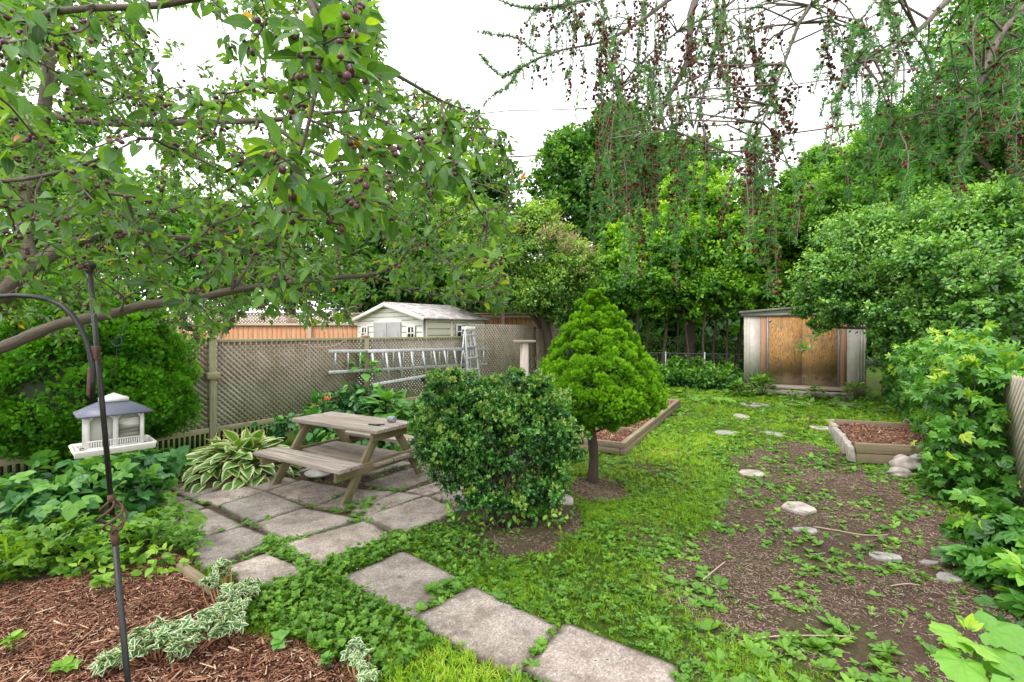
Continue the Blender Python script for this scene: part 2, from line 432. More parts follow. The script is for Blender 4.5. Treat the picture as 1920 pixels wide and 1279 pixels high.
def tree(name, label, cat, base, lobes, tmpl, mat, dens, leaf, tr=.12, bark='bark_dark', group=None, limbs=True, subl=5, **kw):
    base = V(base); main = lobes
    lobes = list(lobes)
    for l in main:        # smaller boughs breaking up the outline
        for k in range(subl):
            a = random.uniform(0, 6.28); e = random.uniform(-.5, 1.3); r_ = l[1]; q = random.uniform(.34, .55)
            c = V(l[0])+V((r_[0]*math.cos(a)*math.cos(e), r_[1]*math.sin(a)*math.cos(e), r_[2]*math.sin(e)))*.88
            lobes.append((c, (r_[0]*q, r_[1]*q, r_[2]*q), (l[2] if len(l) > 2 else 0)+random.uniform(-.05, .08)))
    o = empty(name, base, label, cat, group)
    cm = sum((V(l[0]) for l in lobes), V())/len(lobes)
    mb = MB(); top = V((base.x*.3+cm.x*.7, base.y*.3+cm.y*.7, cm.z))
    cyl_between(mb, base-V((0,0,.1)), top, tr, tr*.55, 10, .04, 5)
    if limbs:
        for l in main:
            t = random.uniform(.45, .95); p = (base*(1-t)+top*t)
            cyl_between(mb, p, l[0], tr*.45, tr*.15, 6, .08, 4)
            for k in range(3):
                q = V(l[0])+V((random.uniform(-.7, .7)*l[1][0], random.uniform(-.7, .7)*l[1][1], random.uniform(-.4, .8)*l[1][2]))
                cyl_between(mb, V(l[0]), q, tr*.15, tr*.04, 5, .1, 3)
    mb.build('trunk', M[bark], o, smooth=True)
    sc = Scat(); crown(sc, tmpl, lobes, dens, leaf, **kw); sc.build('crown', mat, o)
    return o
# ------------------------------------------------------------------ camera, light
cam = bpy.data.cameras.new('camera'); cam.lens = F/1920*36; cam.sensor_width = 36; cam.clip_end = 2000; cam.clip_start = .05
cam.shift_y = -(639.5-YH)/1920
co = bpy.data.objects.new('camera', cam); co.location = (0, 0, H); co.rotation_euler = (R(90), 0, 0); C.objects.link(co); scn.camera = co
SUN_EL, SUN_AZ = R(58), R(215)      # azimuth the light comes from: behind the camera, to its left
w = bpy.data.worlds.new('World'); scn.world = w; w.use_nodes = True; nt = w.node_tree
sky = nt.nodes.new('ShaderNodeTexSky'); sky.sky_type = 'NISHITA'; sky.sun_disc = False
sky.sun_elevation = SUN_EL; sky.sun_rotation = SUN_AZ; sky.dust_density = 4; sky.air_density = 1.5
hs = nt.nodes.new('ShaderNodeHueSaturation'); hs.inputs['Saturation'].default_value = .35; hs.inputs['Value'].default_value = 1.0
nt.links.new(sky.outputs[0], hs.inputs['Color'])
cl = mixc(nt, .78, hs.outputs[0], (19.6, 19.4, 20.0))        # a thick, even layer of bright cloud
nt.links.new(cl, nt.nodes['Background'].inputs['Color']); nt.nodes['Background'].inputs['Strength'].default_value = .14
sd = bpy.data.lights.new('sun', 'SUN'); sd.energy = 2.0; sd.angle = R(14); sd.color = (1, .96, .88)
so = bpy.data.objects.new('sun', sd); C.objects.link(so)
az = SUN_AZ
dv = V((math.sin(az)*math.cos(SUN_EL), math.cos(az)*math.cos(SUN_EL), math.sin(SUN_EL)))
so.rotation_euler = dv.to_track_quat('Z', 'Y').to_euler(); so.location = (0, 0, 20)
scn.view_settings.view_transform = 'Standard'; scn.view_settings.look = 'None'; scn.view_settings.exposure = 0
scn.cycles.max_bounces = 8; scn.cycles.transmission_bounces = 6; scn.cycles.diffuse_bounces = 4

# ------------------------------------------------------------------ regions of the ground (world metres)
def gpoly(px): return np.array([[G(x, max(y, 640)).x, G(x, max(y, 640)).y] for x, y in px])
def pip(x, y, poly):
    ins = np.zeros(np.shape(x), bool); n = len(poly)
    for i in range(n):
        x0, y0 = poly[i]; x1, y1 = poly[(i+1) % n]
        c = ((y0 > y) != (y1 > y)) & (x < (x1-x0)*(y-y0)/((y1-y0) if y1 != y0 else 1e-9)+x0)
        ins ^= c
    return ins
def jit(x, y, a, s, seed=0):
    return x+(fbm(x, y, s, seed)-.5)*a*2, y+(fbm(x, y, s, seed+50)-.5)*a*2
MULCH = gpoly([(-500,1140),(0,1100),(120,1080),(250,1058),(330,1038),(362,1065),(400,1108),(430,1150),(455,1192),(540,1195),(620,1218),(660,1262),(690,1400),(700,2600),(-900,2600)])
DIRT = gpoly([(1235,1060),(1330,990),(1345,940),(1390,900),(1370,862),(1420,838),(1500,826),(1590,850),(1640,880),(1700,900),(1760,940),(1860,1000),(1960,1100),(2150,1500),(1700,1600),(1560,1279),(1440,1215),(1300,1160),(1225,1110)])
PATIO = gpoly([(225,960),(300,905),(430,884),(560,860),(700,850),(870,880),(940,930),(850,990),(770,1010),(620,1060),(480,1112),(360,1040),(300,985)])
COVER = gpoly([(470,1115),(580,1066),(720,1010),(750,1040),(640,1080),(690,1120),(775,1165),(820,1215),(770,1250),(700,1290),(600,1225),(520,1190),(440,1180),(430,1130)])
BUSHD = gpoly([(800,985),(870,940),(1010,915),(1080,930),(1090,985),(1040,1030),(930,1055),(840,1040)])
SPRD = gpoly([(1060,912),(1090,895),(1140,893),(1175,908),(1180,930),(1130,942),(1080,935)])
BACKD = gpoly([(1130,706),(1320,696),(1340,715),(1280,718),(1130,716)])
LEFTB = gpoly([(-300,1100),(0,1095),(180,1075),(300,1040),(350,1040),(390,1075),(300,985),(270,930),(330,900),(340,870),(-300,900)])
def smooth_in(x, y, poly, a=.08, s=4.0, seed=0):
    r = 0
    for k in range(4):
        jx, jy = jit(x, y, a*(.6+k*.35), s*(1+k*.7), seed+k*3); r = r+pip(jx, jy, poly)
    return r/4

# slabs: corners seen in the picture, projected on the ground
SLABS = [
 ('large worn path slab at the bottom edge of the photo', [(989,1249),(1064,1166),(1268,1243),(1228,1370)]),
 ('rough grey path slab with a chipped lower corner, second from the bottom edge', [(776,1159),(888,1101),(1042,1172),(965,1259)]),
 ('brownish square path slab where the path leaves the patio', [(640,1083),(754,1032),(862,1081),(774,1157)]),
 ('clean slab corner of the patio beside the cream-edged shrub', [(428,1064),(498,1038),(571,1067),(478,1110)]),
 ('patio slab with a pale leaf on it, beside the leafy green bed', [(358,1016),(451,987),(508,1008),(386,1062)]),
 ('dirty patio slab two rows up from the mulch bed corner', [(300,978),(388,953),(450,981),(350,1012)]),
 ('patio slab half hidden at the edge of the left plant bed', [(255,952),(335,930),(378,951),(296,974)]),
 ('wide patio slab with a dark crack, next to the lime ground cover', [(539,1019),(685,976),(727,1004),(598,1058)]),
 ('stained patio slab in front of the picnic table near leg', [(483,978),(566,951),(664,972),(543,1010)]),
 ('stained patio slab speckled with dark crumbs in front of the bench', [(416,946),(497,922),(566,949),(474,976)]),
 ('patio slab with a tuft of grass on it left of the bench end', [(356,933),(448,911),(494,921),(412,944)]),
 ('patio slab just in front of the variegated hosta', [(318,908),(424,895),(446,908),(356,930)]),
 ('pale slab between the picnic table and the boxwood', [(684,970),(799,931),(856,954),(762,995)]),
 ('slab edged with weeds behind the pale one near the boxwood', [(664,955),(746,921),(788,928),(694,966)]),
 ('small slab under the left branches of the boxwood', [(764,921),(822,902),(850,914),(800,928)]),
 ('slab disappearing under the boxwood', [(812,930),(866,908),(935,935),(868,952)]),
 ('slab under the right side of the picnic table', [(690,903),(784,874),(842,883),(742,917)]),
 ('slab at the left foot of the picnic table', [(452,908),(520,890),(556,899),(500,919)]),
 ('patio slab right of the hosta behind the bench', [(470,882),(560,862),(610,872),(530,890)]),
 ('debris covered slab under the picnic bench', [(504,918),(566,899),(660,916),(590,946)]),
 ('reddish slab under the picnic table near leg', [(600,948),(668,918),(738,921),(672,952)]),
 ('slab behind the picnic table in its shade', [(616,872),(700,856),(770,868),(690,888)]),
]
SLABW = [np.array([[G(x, y, .02).x, G(x, y, .02).y] for x, y in q]) for _, q in SLABS]
SLABW = [q.mean(0)+(q-q.mean(0))*(1.065 if k < 3 else 1.14) for k, q in enumerate(SLABW)]
def in_slabs(x, y, grow=0.0):
    r = np.zeros(np.shape(x), bool)
    for q in SLABW:
        c = q.mean(0); r |= pip(x, y, c+(q-c)*(1+grow))
    return r
BL = dict(a=G(1170,842), )      # left raised bed frame of reference
bedF = V((1.46, 6.06, 0)); bedU = V((.475, .88, 0)).normalized(); bedV = V((-bedU.y, bedU.x, 0))
BEDL_len, BEDL_w, BEDL_h = 4.45, 2.3, .16
BEDL = np.array([(bedF+bedU*u+bedV*v_)[:2] for u, v_ in ((0,0),(BEDL_len,0),(BEDL_len,BEDL_w),(0,BEDL_w))])
r0 = G(1605,868); r1 = V((7.35, 5.50, 0)); 
BEDR_h = .24
rA = V((4.20, 5.72, 0)); rB = V((5.75, 5.35, 0)); rC = V((6.65, 6.75, 0)); rD = V((5.05, 7.35, 0))
BEDR = np.array([p[:2] for p in (rA, rB, rC, rD)])

# ------------------------------------------------------------------ ground sheet
def axis(lo, hi, step, far):
    a = list(np.arange(lo, hi+1e-6, step)); s = step; x = hi
    while x < far: s *= 1.35; x += s; a.append(x)
    s = step; x = lo
    while x > -far: s *= 1.35; x -= s; a.insert(0, x)
    return np.array(a)
xs = axis(-6.5, 8.5, .045, 600); ys = axis(.8, 13, .045, 600)
def gheight(x, y):
    near = np.clip((30-np.hypot(x, y-5))/20, 0, 1)
    return ((fbm(x, y, 1.1, 3)-.5)*.05+(fbm(x, y, 9, 9, 3)-.5)*.028)*near-.006
X, Y_ = np.meshgrid(xs, ys); Z = gheight(X, Y_)
sl = in_slabs(X, Y_, .0); Z = np.where(sl, np.minimum(Z, -.012), Z)
nx, ny = len(xs), len(ys)
vv = np.stack([X.ravel(), Y_.ravel(), Z.ravel()], -1)
i = np.arange(nx-1); j = np.arange(ny-1); I, J = np.meshgrid(i, j); a = (J*nx+I).ravel()
loops = np.stack([a, a+1, a+1+nx, a+nx], -1).ravel()
mu = smooth_in(X, Y_, MULCH, .05); di = smooth_in(X, Y_, DIRT, .22, 2.0)
di = np.maximum(di, smooth_in(X, Y_, BUSHD, .12)*.9); di = np.maximum(di, smooth_in(X, Y_, SPRD, .12)*.95); di = np.maximum(di, smooth_in(X, Y_, BACKD, .1))
di = np.maximum(di, smooth_in(X, Y_, PATIO, .02)); di = np.maximum(di, smooth_in(X, Y_, LEFTB, .05)*.9)
di = np.maximum(di, np.clip((fbm(X, Y_, 1.6, 77)-.56)*8, 0, .75)); di = di*np.clip(1.15-np.clip((fbm(X, Y_, 2.6, 55)-.5)*6, 0, .35)*(~pip(X, Y_, PATIO)), 0, 1)
rg = np.stack([mu.ravel(), di.ravel(), 0*mu.ravel()], -1)
me = np_mesh('ground', vv, loops, np.arange(len(a))*4, {'rgn': rg}, True)
m, nt, b = newmat('garden_ground'); co_ = coord(nt)
sep = nt.nodes.new('ShaderNodeSeparateXYZ'); nt.links.new(attr(nt, 'rgn', 'Vector'), sep.inputs[0])
n1 = noise(nt, co_, 3, 6, .7); n2 = noise(nt, co_, 45, 6, .75); n3 = noise(nt, co_, 220, 3, .7)
soil = ramp(nt, mathn(nt, 'ADD', mathn(nt, 'MULTIPLY', n2, .6), mathn(nt, 'MULTIPLY', n3, .4)), [(.32, (.065,.042,.030)), (.5, (.21,.145,.10)), (.66, (.42,.32,.235))])
soil = mixc(nt, ramp(nt, n1, [(.35, (.85,.85,.85)), (.65, (0,0,0))]), soil, (.13,.09,.065))
lawn = ramp(nt, n2, [(.3, (.06,.10,.014)), (.55, (.105,.20,.018)), (.75, (.16,.27,.025))])
mulc = ramp(nt, n2, [(.3, (.05,.022,.015)), (.6, (.15,.062,.035))])
col = mixc(nt, sep.outputs[1], lawn, soil); col = mixc(nt, sep.outputs[0], col, mulc)
nt.links.new(col, b.inputs['Base Color']); b.inputs['Roughness'].default_value = .95; b.inputs['Specular IOR Level'].default_value = .15
bump(nt, b, mathn(nt, 'ADD', mathn(nt, 'ADD', n2, n3), noise(nt, co_, 14, 4)), 1.0, .03)
g = link('ground', me, m); tag(g, kind='structure')

# slabs
def make_slab(q, label, k):
    q = q.copy(); c = q.mean(0); N = 14
    z0 = .012+.0009*((k*7) % 11); tx, ty = random.uniform(-.012, .012), random.uniform(-.012, .012)
    S = np.linspace(0, 1, N+1); v = []; eu = []
    for t_ in S:
        for s_ in S:
            # rounded corners: pull the corner samples towards the middle
            ds, dt = abs(s_-.5)*2, abs(t_-.5)*2; cr = max(0, ds+dt-1.88)*.22
            ss = .5+(s_-.5)*(1-cr); tt = .5+(t_-.5)*(1-cr)
            p = (q[0]*(1-ss)+q[1]*ss)*(1-tt)+(q[3]*(1-ss)+q[2]*ss)*tt
            e = max(ds, dt)
            if e > .99: p = c+(p-c)*(1-.022*vnoise(p[0], p[1], 9, k))
            z = z0+tx*(s_-.5)+ty*(t_-.5)-(.006 if e > .99 else 0)
            v.append((p[0], p[1], z)); eu.append(e**3)
    f = []
    for b_ in range(N):
        for a_ in range(N):
            i0 = b_*(N+1)+a_; f.append((i0, i0+1, i0+N+2, i0+N+1))
    ring = [i for i in range(N+1)]+[(i+1)*(N+1)-1 for i in range(1, N+1)]+[N*(N+1)+i for i in range(N-1, -1, -1)]+[i*(N+1) for i in range(N-1, 0, -1)]
    b0 = len(v)
    for r_ in ring: v.append((v[r_][0], v[r_][1], -.045)); eu.append(1)
    n = len(ring)
    for i_ in range(n): f.append((ring[i_], b0+i_, b0+(i_+1) % n, ring[(i_+1) % n]))
    lp = [x for ff in f for x in ff]
    me = np_mesh('paving_slab', np.array(v), lp, np.arange(len(f))*4, {'eu': np.array(eu)}, False)
    o = link('paving_slab', me, M['conc'], loc=(c[0], c[1], 0)); tag(o, label, 'paving slab', 'concrete slabs of the patio and path')
for k, (q, (lab, _)) in enumerate(zip(SLABW, SLABS)): make_slab(q, lab, k)

# ------------------------------------------------------------------ flagstones and rocks
def stone(name, label, cat, px, py, wpx, hpx, h=.03, mat='stone2', group=None, yaw=0, pts=8, irr=.42):
    c = G(px, py); Yd = c.y; rx = wpx/2*Yd/F; ry = hpx/2*(Yd**2)/(H*F)
    mb = MB(); poly = []
    for i in range(pts):
        a = 2*math.pi*(i+random.uniform(-.42, .42))/pts; r = random.uniform(.72, 1.08)
        x, y = rx*r*math.cos(a), ry*r*math.sin(a); poly.append((x*math.cos(yaw)-y*math.sin(yaw), x*math.sin(yaw)+y*math.cos(yaw)))
    mb.prism(poly, -.04, h*.5+.004, c=c)
    o = mb.build(name, M[mat], loc=c, bevel=.004); tag(o, label, cat, group); return o
FL = [(1496,955,62,26,.045,'stone','thick pale flagstone chunk lying at the edge of the bare soil'),
 (1512,995,50,12,.015,'stone2','thin grey flagstone just below the thick pale chunk'),
 (1657,1044,64,18,.015,'stone2','long flat flagstone sunk in the middle of the bare soil'),
 (1742,1056,44,9,.012,'stone2','narrow flagstone at the right side of the bare soil'),
 (1778,1084,52,20,.015,'stone2','bluish flagstone nearest the creeper'),
 (1412,888,58,18,.015,'stone','light stone half grown over where grass meets soil'),
 (1390,781,36,9,.02,'stone','small round pale stepping stone in the lawn towards the shed'),
 (1361,812,42,10,.015,'stone2','stepping stone left of its twin in the lawn'),
 (1449,814,36,12,.015,'stone2','grey stepping stone right of its twin in the lawn'),
 (1414,759,52,8,.02,'stone2','flat stone in front of the leafy plants by the shed'),
 (1491,757,52,11,.03,'stone','rectangular stone slab in front of the shed step'),
 (1575,757,60,9,.02,'stone2','grey slab right of the rectangular one before the shed'),
 (1540,803,44,8,.02,'stone','flat stone left of the right raised bed'),
 (1566,790,38,9,.02,'stone','pale flat stone beside the far corner of the right raised bed'),
 (1042,934,80,26,.012,'stone','cracked pinkish stone between the boxwood and the small spruce'),
 (1655,768,40,8,.02,'stone2','small dark slab at the foot of the shrubs by the shed')]
for px, py, a_, b_, h_, mt, lab in FL: stone('flagstone', lab, 'flagstone', px, py, a_, b_, h_, mt, 'flagstones laid in the lawn and soil')
def rock(label, px, py, r, sq=.7, mat='stone', seed=0, yaw=0):
    c = G(px, py); n = 14; v = []; f = []
    rr = random.Random(seed)
    for i in range(n+1):
        for j in range(n*2):
            th = math.pi*i/n; ph = math.pi*j/n; d = V((math.sin(th)*math.cos(ph), math.sin(th)*math.sin(ph), math.cos(th)))
            k = 1+.45*(float(vnoise(d.x*1.5+seed, d.y*1.5+d.z*2, 1.3, seed))-.5)+.12*(float(vnoise(d.x*4, d.y*4+d.z*5, 1.3, seed))-.5)
            v.append(V((d.x*r*k*1.25, d.y*r*k, d.z*r*k*sq))+c+V((0,0,r*sq*.55)))
    for i in range(n):
        for j in range(n*2): f.append((i*n*2+j, i*n*2+(j+1) % (n*2), (i+1)*n*2+(j+1) % (n*2), (i+1)*n*2+j))
    mb = MB(); mb.add(v, f); o = mb.build('rock', M[mat], loc=c, smooth=True); tag(o, label, 'rock', 'rocks at the edges of the garden')
rock('pinkish rock leaning on the front board of the right raised bed', 1703, 882, .13, .8, 'stone', 1)
rock('pale rock at the front of the pile below the right raised bed', 1686, 893, .10, .6, 'stone', 2)
rock('rounded rock nearest the creeper below the right raised bed', 1728, 880, .12, .9, 'stone', 3)
rock('weathered pale rock upright at the back of the lawn left of the shed', 1339, 722, .22, 1.1, 'stone', 4)
rock('low pale rock beside the upright one left of the shed', 1358, 724, .16, .5, 'stone', 5)

# ------------------------------------------------------------------ mulch chips (stuff)
def poly_scatter(x0, x1, y0, y1, dens, test):
    n = int((x1-x0)*(y1-y0)*dens); x = rng.uniform(x0, x1, n); y = rng.uniform(y0, y1, n); k = test(x, y); return x[k], y[k]
chip = T([(-.5,-.5,0),(.5,-.35,0),(.5,.4,0),(-.5,.5,0),(-.45,-.2,.6),(.5,-.1,.5),(.4,.3,.6),(-.5,.3,.5)], [(0,3,2,1),(4,5,6,7),(0,1,5,4),(1,2,6,5),(2,3,7,6),(3,0,4,7)])
def chips(sc, x, y, zf, ln=(.012, .05), wd=(.002, .007), tilt=.25):
    n = len(x); a = rng.uniform(0, 2*math.pi, n); Rm = yawframes(a, tilt)
    s = np.stack([rng.uniform(ln[0], ln[1], n)*rng.random(n)**.5, rng.uniform(wd[0], wd[1], n), rng.uniform(.0015, .004, n)], -1)
    P = np.stack([x, y, zf+rng.uniform(0, .010, n)], -1)
    sc.add(chip, P, Rm, s, rng.random(n))
def chipmat(name, stops):
    m, nt, b = newmat(name); c = ramp(nt, attr(nt, 'tint'), stops)
    c = mixc(nt, .5, c, ramp(nt, noise(nt, coord(nt), 150, 3), [(.3, (.4,.4,.4)), (.7, (1.5,1.5,1.5))]), 'MULTIPLY')
    nt.links.new(c, b.inputs['Base Color']); b.inputs['Roughness'].default_value = .85; b.inputs['Specular IOR Level'].default_value = .25; return m
M['mulch'] = chipmat('red_brown_mulch', [(0, (.08,.032,.02)), (.45, (.23,.10,.06)), (.75, (.38,.19,.115)), (.93, (.52,.33,.21)), (1, (.68,.55,.40))])
M['litter'] = chipmat('dry_litter', [(0, (.08,.052,.038)), (.5, (.27,.185,.135)), (.85, (.46,.345,.26)), (1, (.55,.45,.36))])
sc = Scat()
x, y = poly_scatter(-3.4, -.3, 1.7, 3.6, 9500, lambda x, y: (smooth_in(x, y, MULCH, .05) > .4))
chips(sc, x, y, gheight(x, y)+.002)
x, y = poly_scatter(-3.2, -.3, 1.7, 3.4, 350, lambda x, y: (smooth_in(x, y, MULCH, .05) > .6))
chips(sc, x, y, gheight(x, y)+.008, (.05, .12), (.004, .012), .12)
tag(sc.build('mulch', M['mulch'], loc=(-1.8, 2.5, 0)), 'shredded red brown mulch covering the bed in the left foreground', 'mulch', kind='stuff')
# litter on the bare soil
sc = Scat()
tst = lambda x, y: (np.maximum(smooth_in(x, y, DIRT, .2, 2.0), np.maximum(smooth_in(x, y, BUSHD, .1), smooth_in(x, y, SPRD, .1))) > .3) & ~pip(x, y, BEDR) & (fbm(x, y, 2.2, 21) > rng.uniform(.25, .62, np.shape(x)))
x, y = poly_scatter(-.8, 5.6, 1.9, 7.5, 7500, tst); chips(sc, x, y, gheight(x, y)+.001, (.008, .04), (.0012, .0045))
x, y = poly_scatter(.3, 5.0, 2.0, 6.0, 22, lambda x, y: smooth_in(x, y, DIRT, .2, 2.0) > .3); chips(sc, x, y, gheight(x, y)+.006, (.05, .16), (.002, .0045), .08)
tU = lambda x, y: pip(x, y, PATIO) & (fbm(x, y, 3, 5) > .42)
x, y = poly_scatter(-2.6, -.6, 4.2, 5.4, 1500, lambda x, y: tU(x, y) & (np.hypot(x+1.35, y-4.75) < .75)); chips(sc, x, y, .024+0*x, (.008, .03), (.002, .006))
x, y = poly_scatter(-3.6, .5, 2.2, 5.6, 60, lambda x, y: in_slabs(x, y, -.05)); chips(sc, x, y, .028+0*x, (.006, .03), (.002, .006))
tag(sc.build('leaf_litter', M['litter'], loc=(2.5, 3.5, 0)), 'dry twigs and bark crumbs strewn over the bare soil and slabs', 'litter', kind='stuff')

# ------------------------------------------------------------------ raised beds
def raised_bed(corners, h, label, courses, th=.06, dividers=(), skip=()):
    cen = sum(corners, V())/4; o = empty('raised_bed', (cen.x, cen.y, 0), label, 'raised bed')
    for i in range(4):
        if i in skip: continue
        a, b2 = corners[i], corners[(i+1) % 4]; d = (b2-a).normalized(); inn = V((-d.y, d.x, 0))
        mb = MB()
        for c in range(courses):
            z = h*(c+.5)/courses
            s_ = th if i % 2 == 0 else 0
            jog = random.uniform(-.004, .004)
            mb.beam(a+inn*(th/2+jog)+d*(0 if i % 2 == 0 else th+.002)+V((0,0,z)), b2+inn*(th/2+jog)-d*(0 if i % 2 == 0 else th+.002)+V((0,0,z)), th, h/courses-.006, wob=.003)
        mb.build('board', M['bed_wood'], o, bevel=.005)
    for u, v_ in dividers:
        mb = MB(); mb.beam(u+V((0,0,h-.035)), v_+V((0,0,h-.035)), .035, .05); mb.build('divider', M['bed_wood'], o, bevel=.004)
    q = np.array([c[:2] for c in corners]); lo, hi = q.min(0), q.max(0)
    mb = MB(); c4 = [V((p[0], p[1], 0)) for p in (np.array(cen[:2])+(q-np.array(cen[:2]))*.985)]
    mb.add([p+V((0,0,h*.66)) for p in c4]+[p for p in c4], [(0,1,2,3),(0,4,5,1),(1,5,6,2),(2,6,7,3),(3,7,4,0)]); mb.build('soil', M['mulch_soil'], o)
    sc = Scat(); A = q.mean(0)
    x, y = poly_scatter(lo[0], hi[0], lo[1], hi[1], 2600, lambda x, y: pip(x, y, A+(q-A)*.96))
    zz = h*.66+(fbm(x, y, 2.5, 9)-.35)*.07
    chips(sc, x, y, zz, (.03, .09), (.005, .013), .35); sc.build('mulch', M['mulch'], o); 
    o.children[-1]['kind'] = 'stuff'
    return o
M['mulch_soil'] = plain('dark_mulch_soil', (.09,.04,.026), .95, 0, .6, 40, bumpy=.9)
cs = [bedF, bedF+bedU*BEDL_len, bedF+bedU*BEDL_len+bedV*BEDL_w, bedF+bedV*BEDL_w]
raised_bed([cs[0], cs[1], cs[2], cs[3]], BEDL_h, 'long timber raised bed of red mulch behind the small spruce', 2, .07,
   [(bedF+bedU*t_+bedV*.08, bedF+bedU*t_+bedV*(BEDL_w-.08)) for t_ in (1.05, 2.2)])
raised_bed([rA, rB, rC, rD], BEDR_h, 'short timber raised bed of red mulch at the edge of the creeper', 2, .055, skip=(3,))
mb = MB(); 
for i in range(9):
    t_ = (i+.5)/9; p = rA*(1-t_)+rD*t_
    mb.box(p+V((-.05, 0, .10)), (.07, .2, .2+random.uniform(-.03, .03)), Matrix.Rotation(R(-25+random.uniform(-8, 8)), 3, 'Z'), .015)
o = mb.build('stone_edging', M['stone'], loc=rA, bevel=.012); tag(o, 'row of pale upright stones edging the right raised bed', 'edging')
mb = MB(); mb.beam(G(338,1066)+V((0,0,.005)), G(402,1112)+V((0,0,.012)), .05, .07, wob=.008)
o = mb.build('timber_edging', M['bed_wood'], loc=G(366,1086), bevel=.006); tag(o, 'short weathered timber edging between mulch bed and patio', 'edging')

# ------------------------------------------------------------------ picnic table
tc = V((-1.728, 5.06, 0)); ta = -.529; u = V((math.cos(ta), math.sin(ta), 0)); v_ = V((-math.sin(ta), math.cos(ta), 0)); up = V((0,0,1))
def tp(a, b, z): return tc+u*a+v_*b+up*z
pt = empty('picnic_table', tc, 'weathered grey wooden picnic table standing on the slab patio', 'picnic table')
Lh, Wh, zt, zb = .65, .265, .648, .375
mb = MB()
for b0, b1 in ((-.265, .045), (.055, .265)):
    mb.beam(tp(-Lh, (b0+b1)/2, zt-.02), tp(Lh, (b0+b1)/2, zt-.02), b1-b0, .04, wob=.003)
mb.build('tabletop', M['deck_grey'], pt, bevel=.004)
for s_ in (-1, 1):
    mb = MB()
    for b0 in (.424, .564):
        mb.beam(tp(-Lh, s_*(b0+.066), zb-.018), tp(Lh, s_*(b0+.066), zb-.018), .132, .036, wob=.003)
    mb.build('seat', M['deck_grey'], pt, bevel=.004)
mb = MB()   # low shelf boards between the frames
for b0 in (-.21, .03):
    mb.beam(tp(-.60, b0+.09, .30), tp(.62, b0+.09, .30), .22, .03, wob=.003)
mb.build('shelf', M['deck_grey'], pt, bevel=.004)
for e in (-.52, .52):
    for s_ in (-1, 1):
        mb = MB(); k = .028 if s_ > 0 else -.012
        mb.beam(tp(e+(k if e < 0 else -k), s_*.55, -.005), tp(e+(k if e < 0 else -k), s_*.13, zt-.045), .036, .085, up=v_); mb.build('leg', M['table_side'], pt, bevel=.004)
    mb = MB(); mb.beam(tp(e-math.copysign(.035, e)*-1, -.67, zb-.085), tp(e+math.copysign(.035, e), .67, zb-.085), .034, .095); mb.build('cross_beam', M['table_side'], pt, bevel=.004)
    mb = MB(); mb.beam(tp(e+math.copysign(.035, e), -.24, zt-.085), tp(e+math.copysign(.035, e), .24, zt-.085), .034, .085); mb.build('top_brace', M['table_side'], pt, bevel=.004)
# can, dark scraper on the top, white dish beneath
mb = MB(); p = tp(.47, .12, zt+.001); mb.tube([p+u*-.045+up*.032, p+u*.045+up*.032], .031, 18)
o = mb.build('can', plain('grey_tin', (.30,.31,.34), .5, .2, .2, 30), loc=p, smooth=False, bevel=.003); tag(o, 'small grey can lying on its side on the picnic table', 'can')
mb = MB(); p = tp(.44, -.10, zt+.002); mb.beam(p+up*.008+u*-.07, p+up*.008+u*.07+v_*.02, .028, .010); mb.beam(p+up*.014+u*.04, p+up*.016+u*.11+v_*.04, .014, .012)
o = mb.build('trowel', plain('dark_metal', (.04,.035,.035), .6), loc=p, bevel=.003); tag(o, 'small dark trowel lying flat on the picnic table', 'trowel')
p = G(598, 890, .03); mb = MB(); mb.lathe(p, [(.05, -.01), (.12, .0), (.145, .02), (.15, .03), (.14, .031), (.11, .012), (.001, .01)], 28)
o = mb.build('dish', M['white_metal'], loc=p, smooth=True); tag(o, 'round white dish on the slabs under the picnic bench', 'dish')

# ------------------------------------------------------------------ fences
FA = lambda px: 1.4*F/(248-.157*px)          # depth of the lattice fence line seen at px (bottom rail z=.2)
def FP(px): Y = FA(px); return V(((px-CX)*Y/F, Y, 0))
fdir = (FP(870)-FP(0)).normalized()
def lattice(mb, a, b, z0, z1, pitch=.079, w=.036, th=.006, n=None):
    """two layers of diagonal slats clipped to the panel a-b, z0-z1"""
    a = V(a); b = V(b); d = (b-a); Lx = d.length; d.normalize(); nrm = d.cross(V((0,0,1))); hz = z1-z0
    for lay, sg in (((0, 1), (1, -1)) if n is None else ((0, n),)):
        k = -hz-pitch
        while k < Lx+hz+pitch:
            # line x = k + sg*z
            pts = []
            if sg > 0: s0, s1 = max(0, -k), min(hz, Lx-k)
            else: s0, s1 = max(0, k-Lx), min(hz, k)
            if s1-s0 > .02:
                p0 = a+d*(k+sg*s0)+V((0,0,z0+s0)); p1 = a+d*(k+sg*s1)+V((0,0,z0+s1)); off = nrm*(th*lay*1.05)
                mb.beam(p0+off, p1+off, w, th, up=nrm)
            k += pitch
    return mb
def post(o, p, h, s=.09, cap=True, mat='post', rot=None):
    mb = MB(); ang = math.atan2(fdir.y, fdir.x); Rz = Matrix.Rotation(ang if rot is None else rot, 3, 'Z')
    mb.box(V(p)+V((0,0,h/2-.05)), (s, s, h+.1), Rz); ob = mb.build('post', M[mat], o, bevel=.004)
    if cap:
        mb = MB(); mb.box(V(p)+V((0,0,h+.012)), (s*1.35, s*1.35, .022), Rz); mb.add([V(p)+V((0,0,h+.055))]+[V(p)+Rz@V((x*s*.6, y*s*.6, h+.024)) for x, y in ((-1,-1),(1,-1),(1,1),(-1,1))], [(0,1,2),(0,2,3),(0,3,4),(0,4,1),(4,3,2,1)])
        mb.build('post_cap', M['cedar_light'], ob)
nrmF = fdir.cross(V((0,0,1)))     # towards the garden (right/front)
P1, P2, P3 = FP(397), FP(686), FP(872)
P0 = P1-fdir*2.75; Pm = P0-fdir*2.75
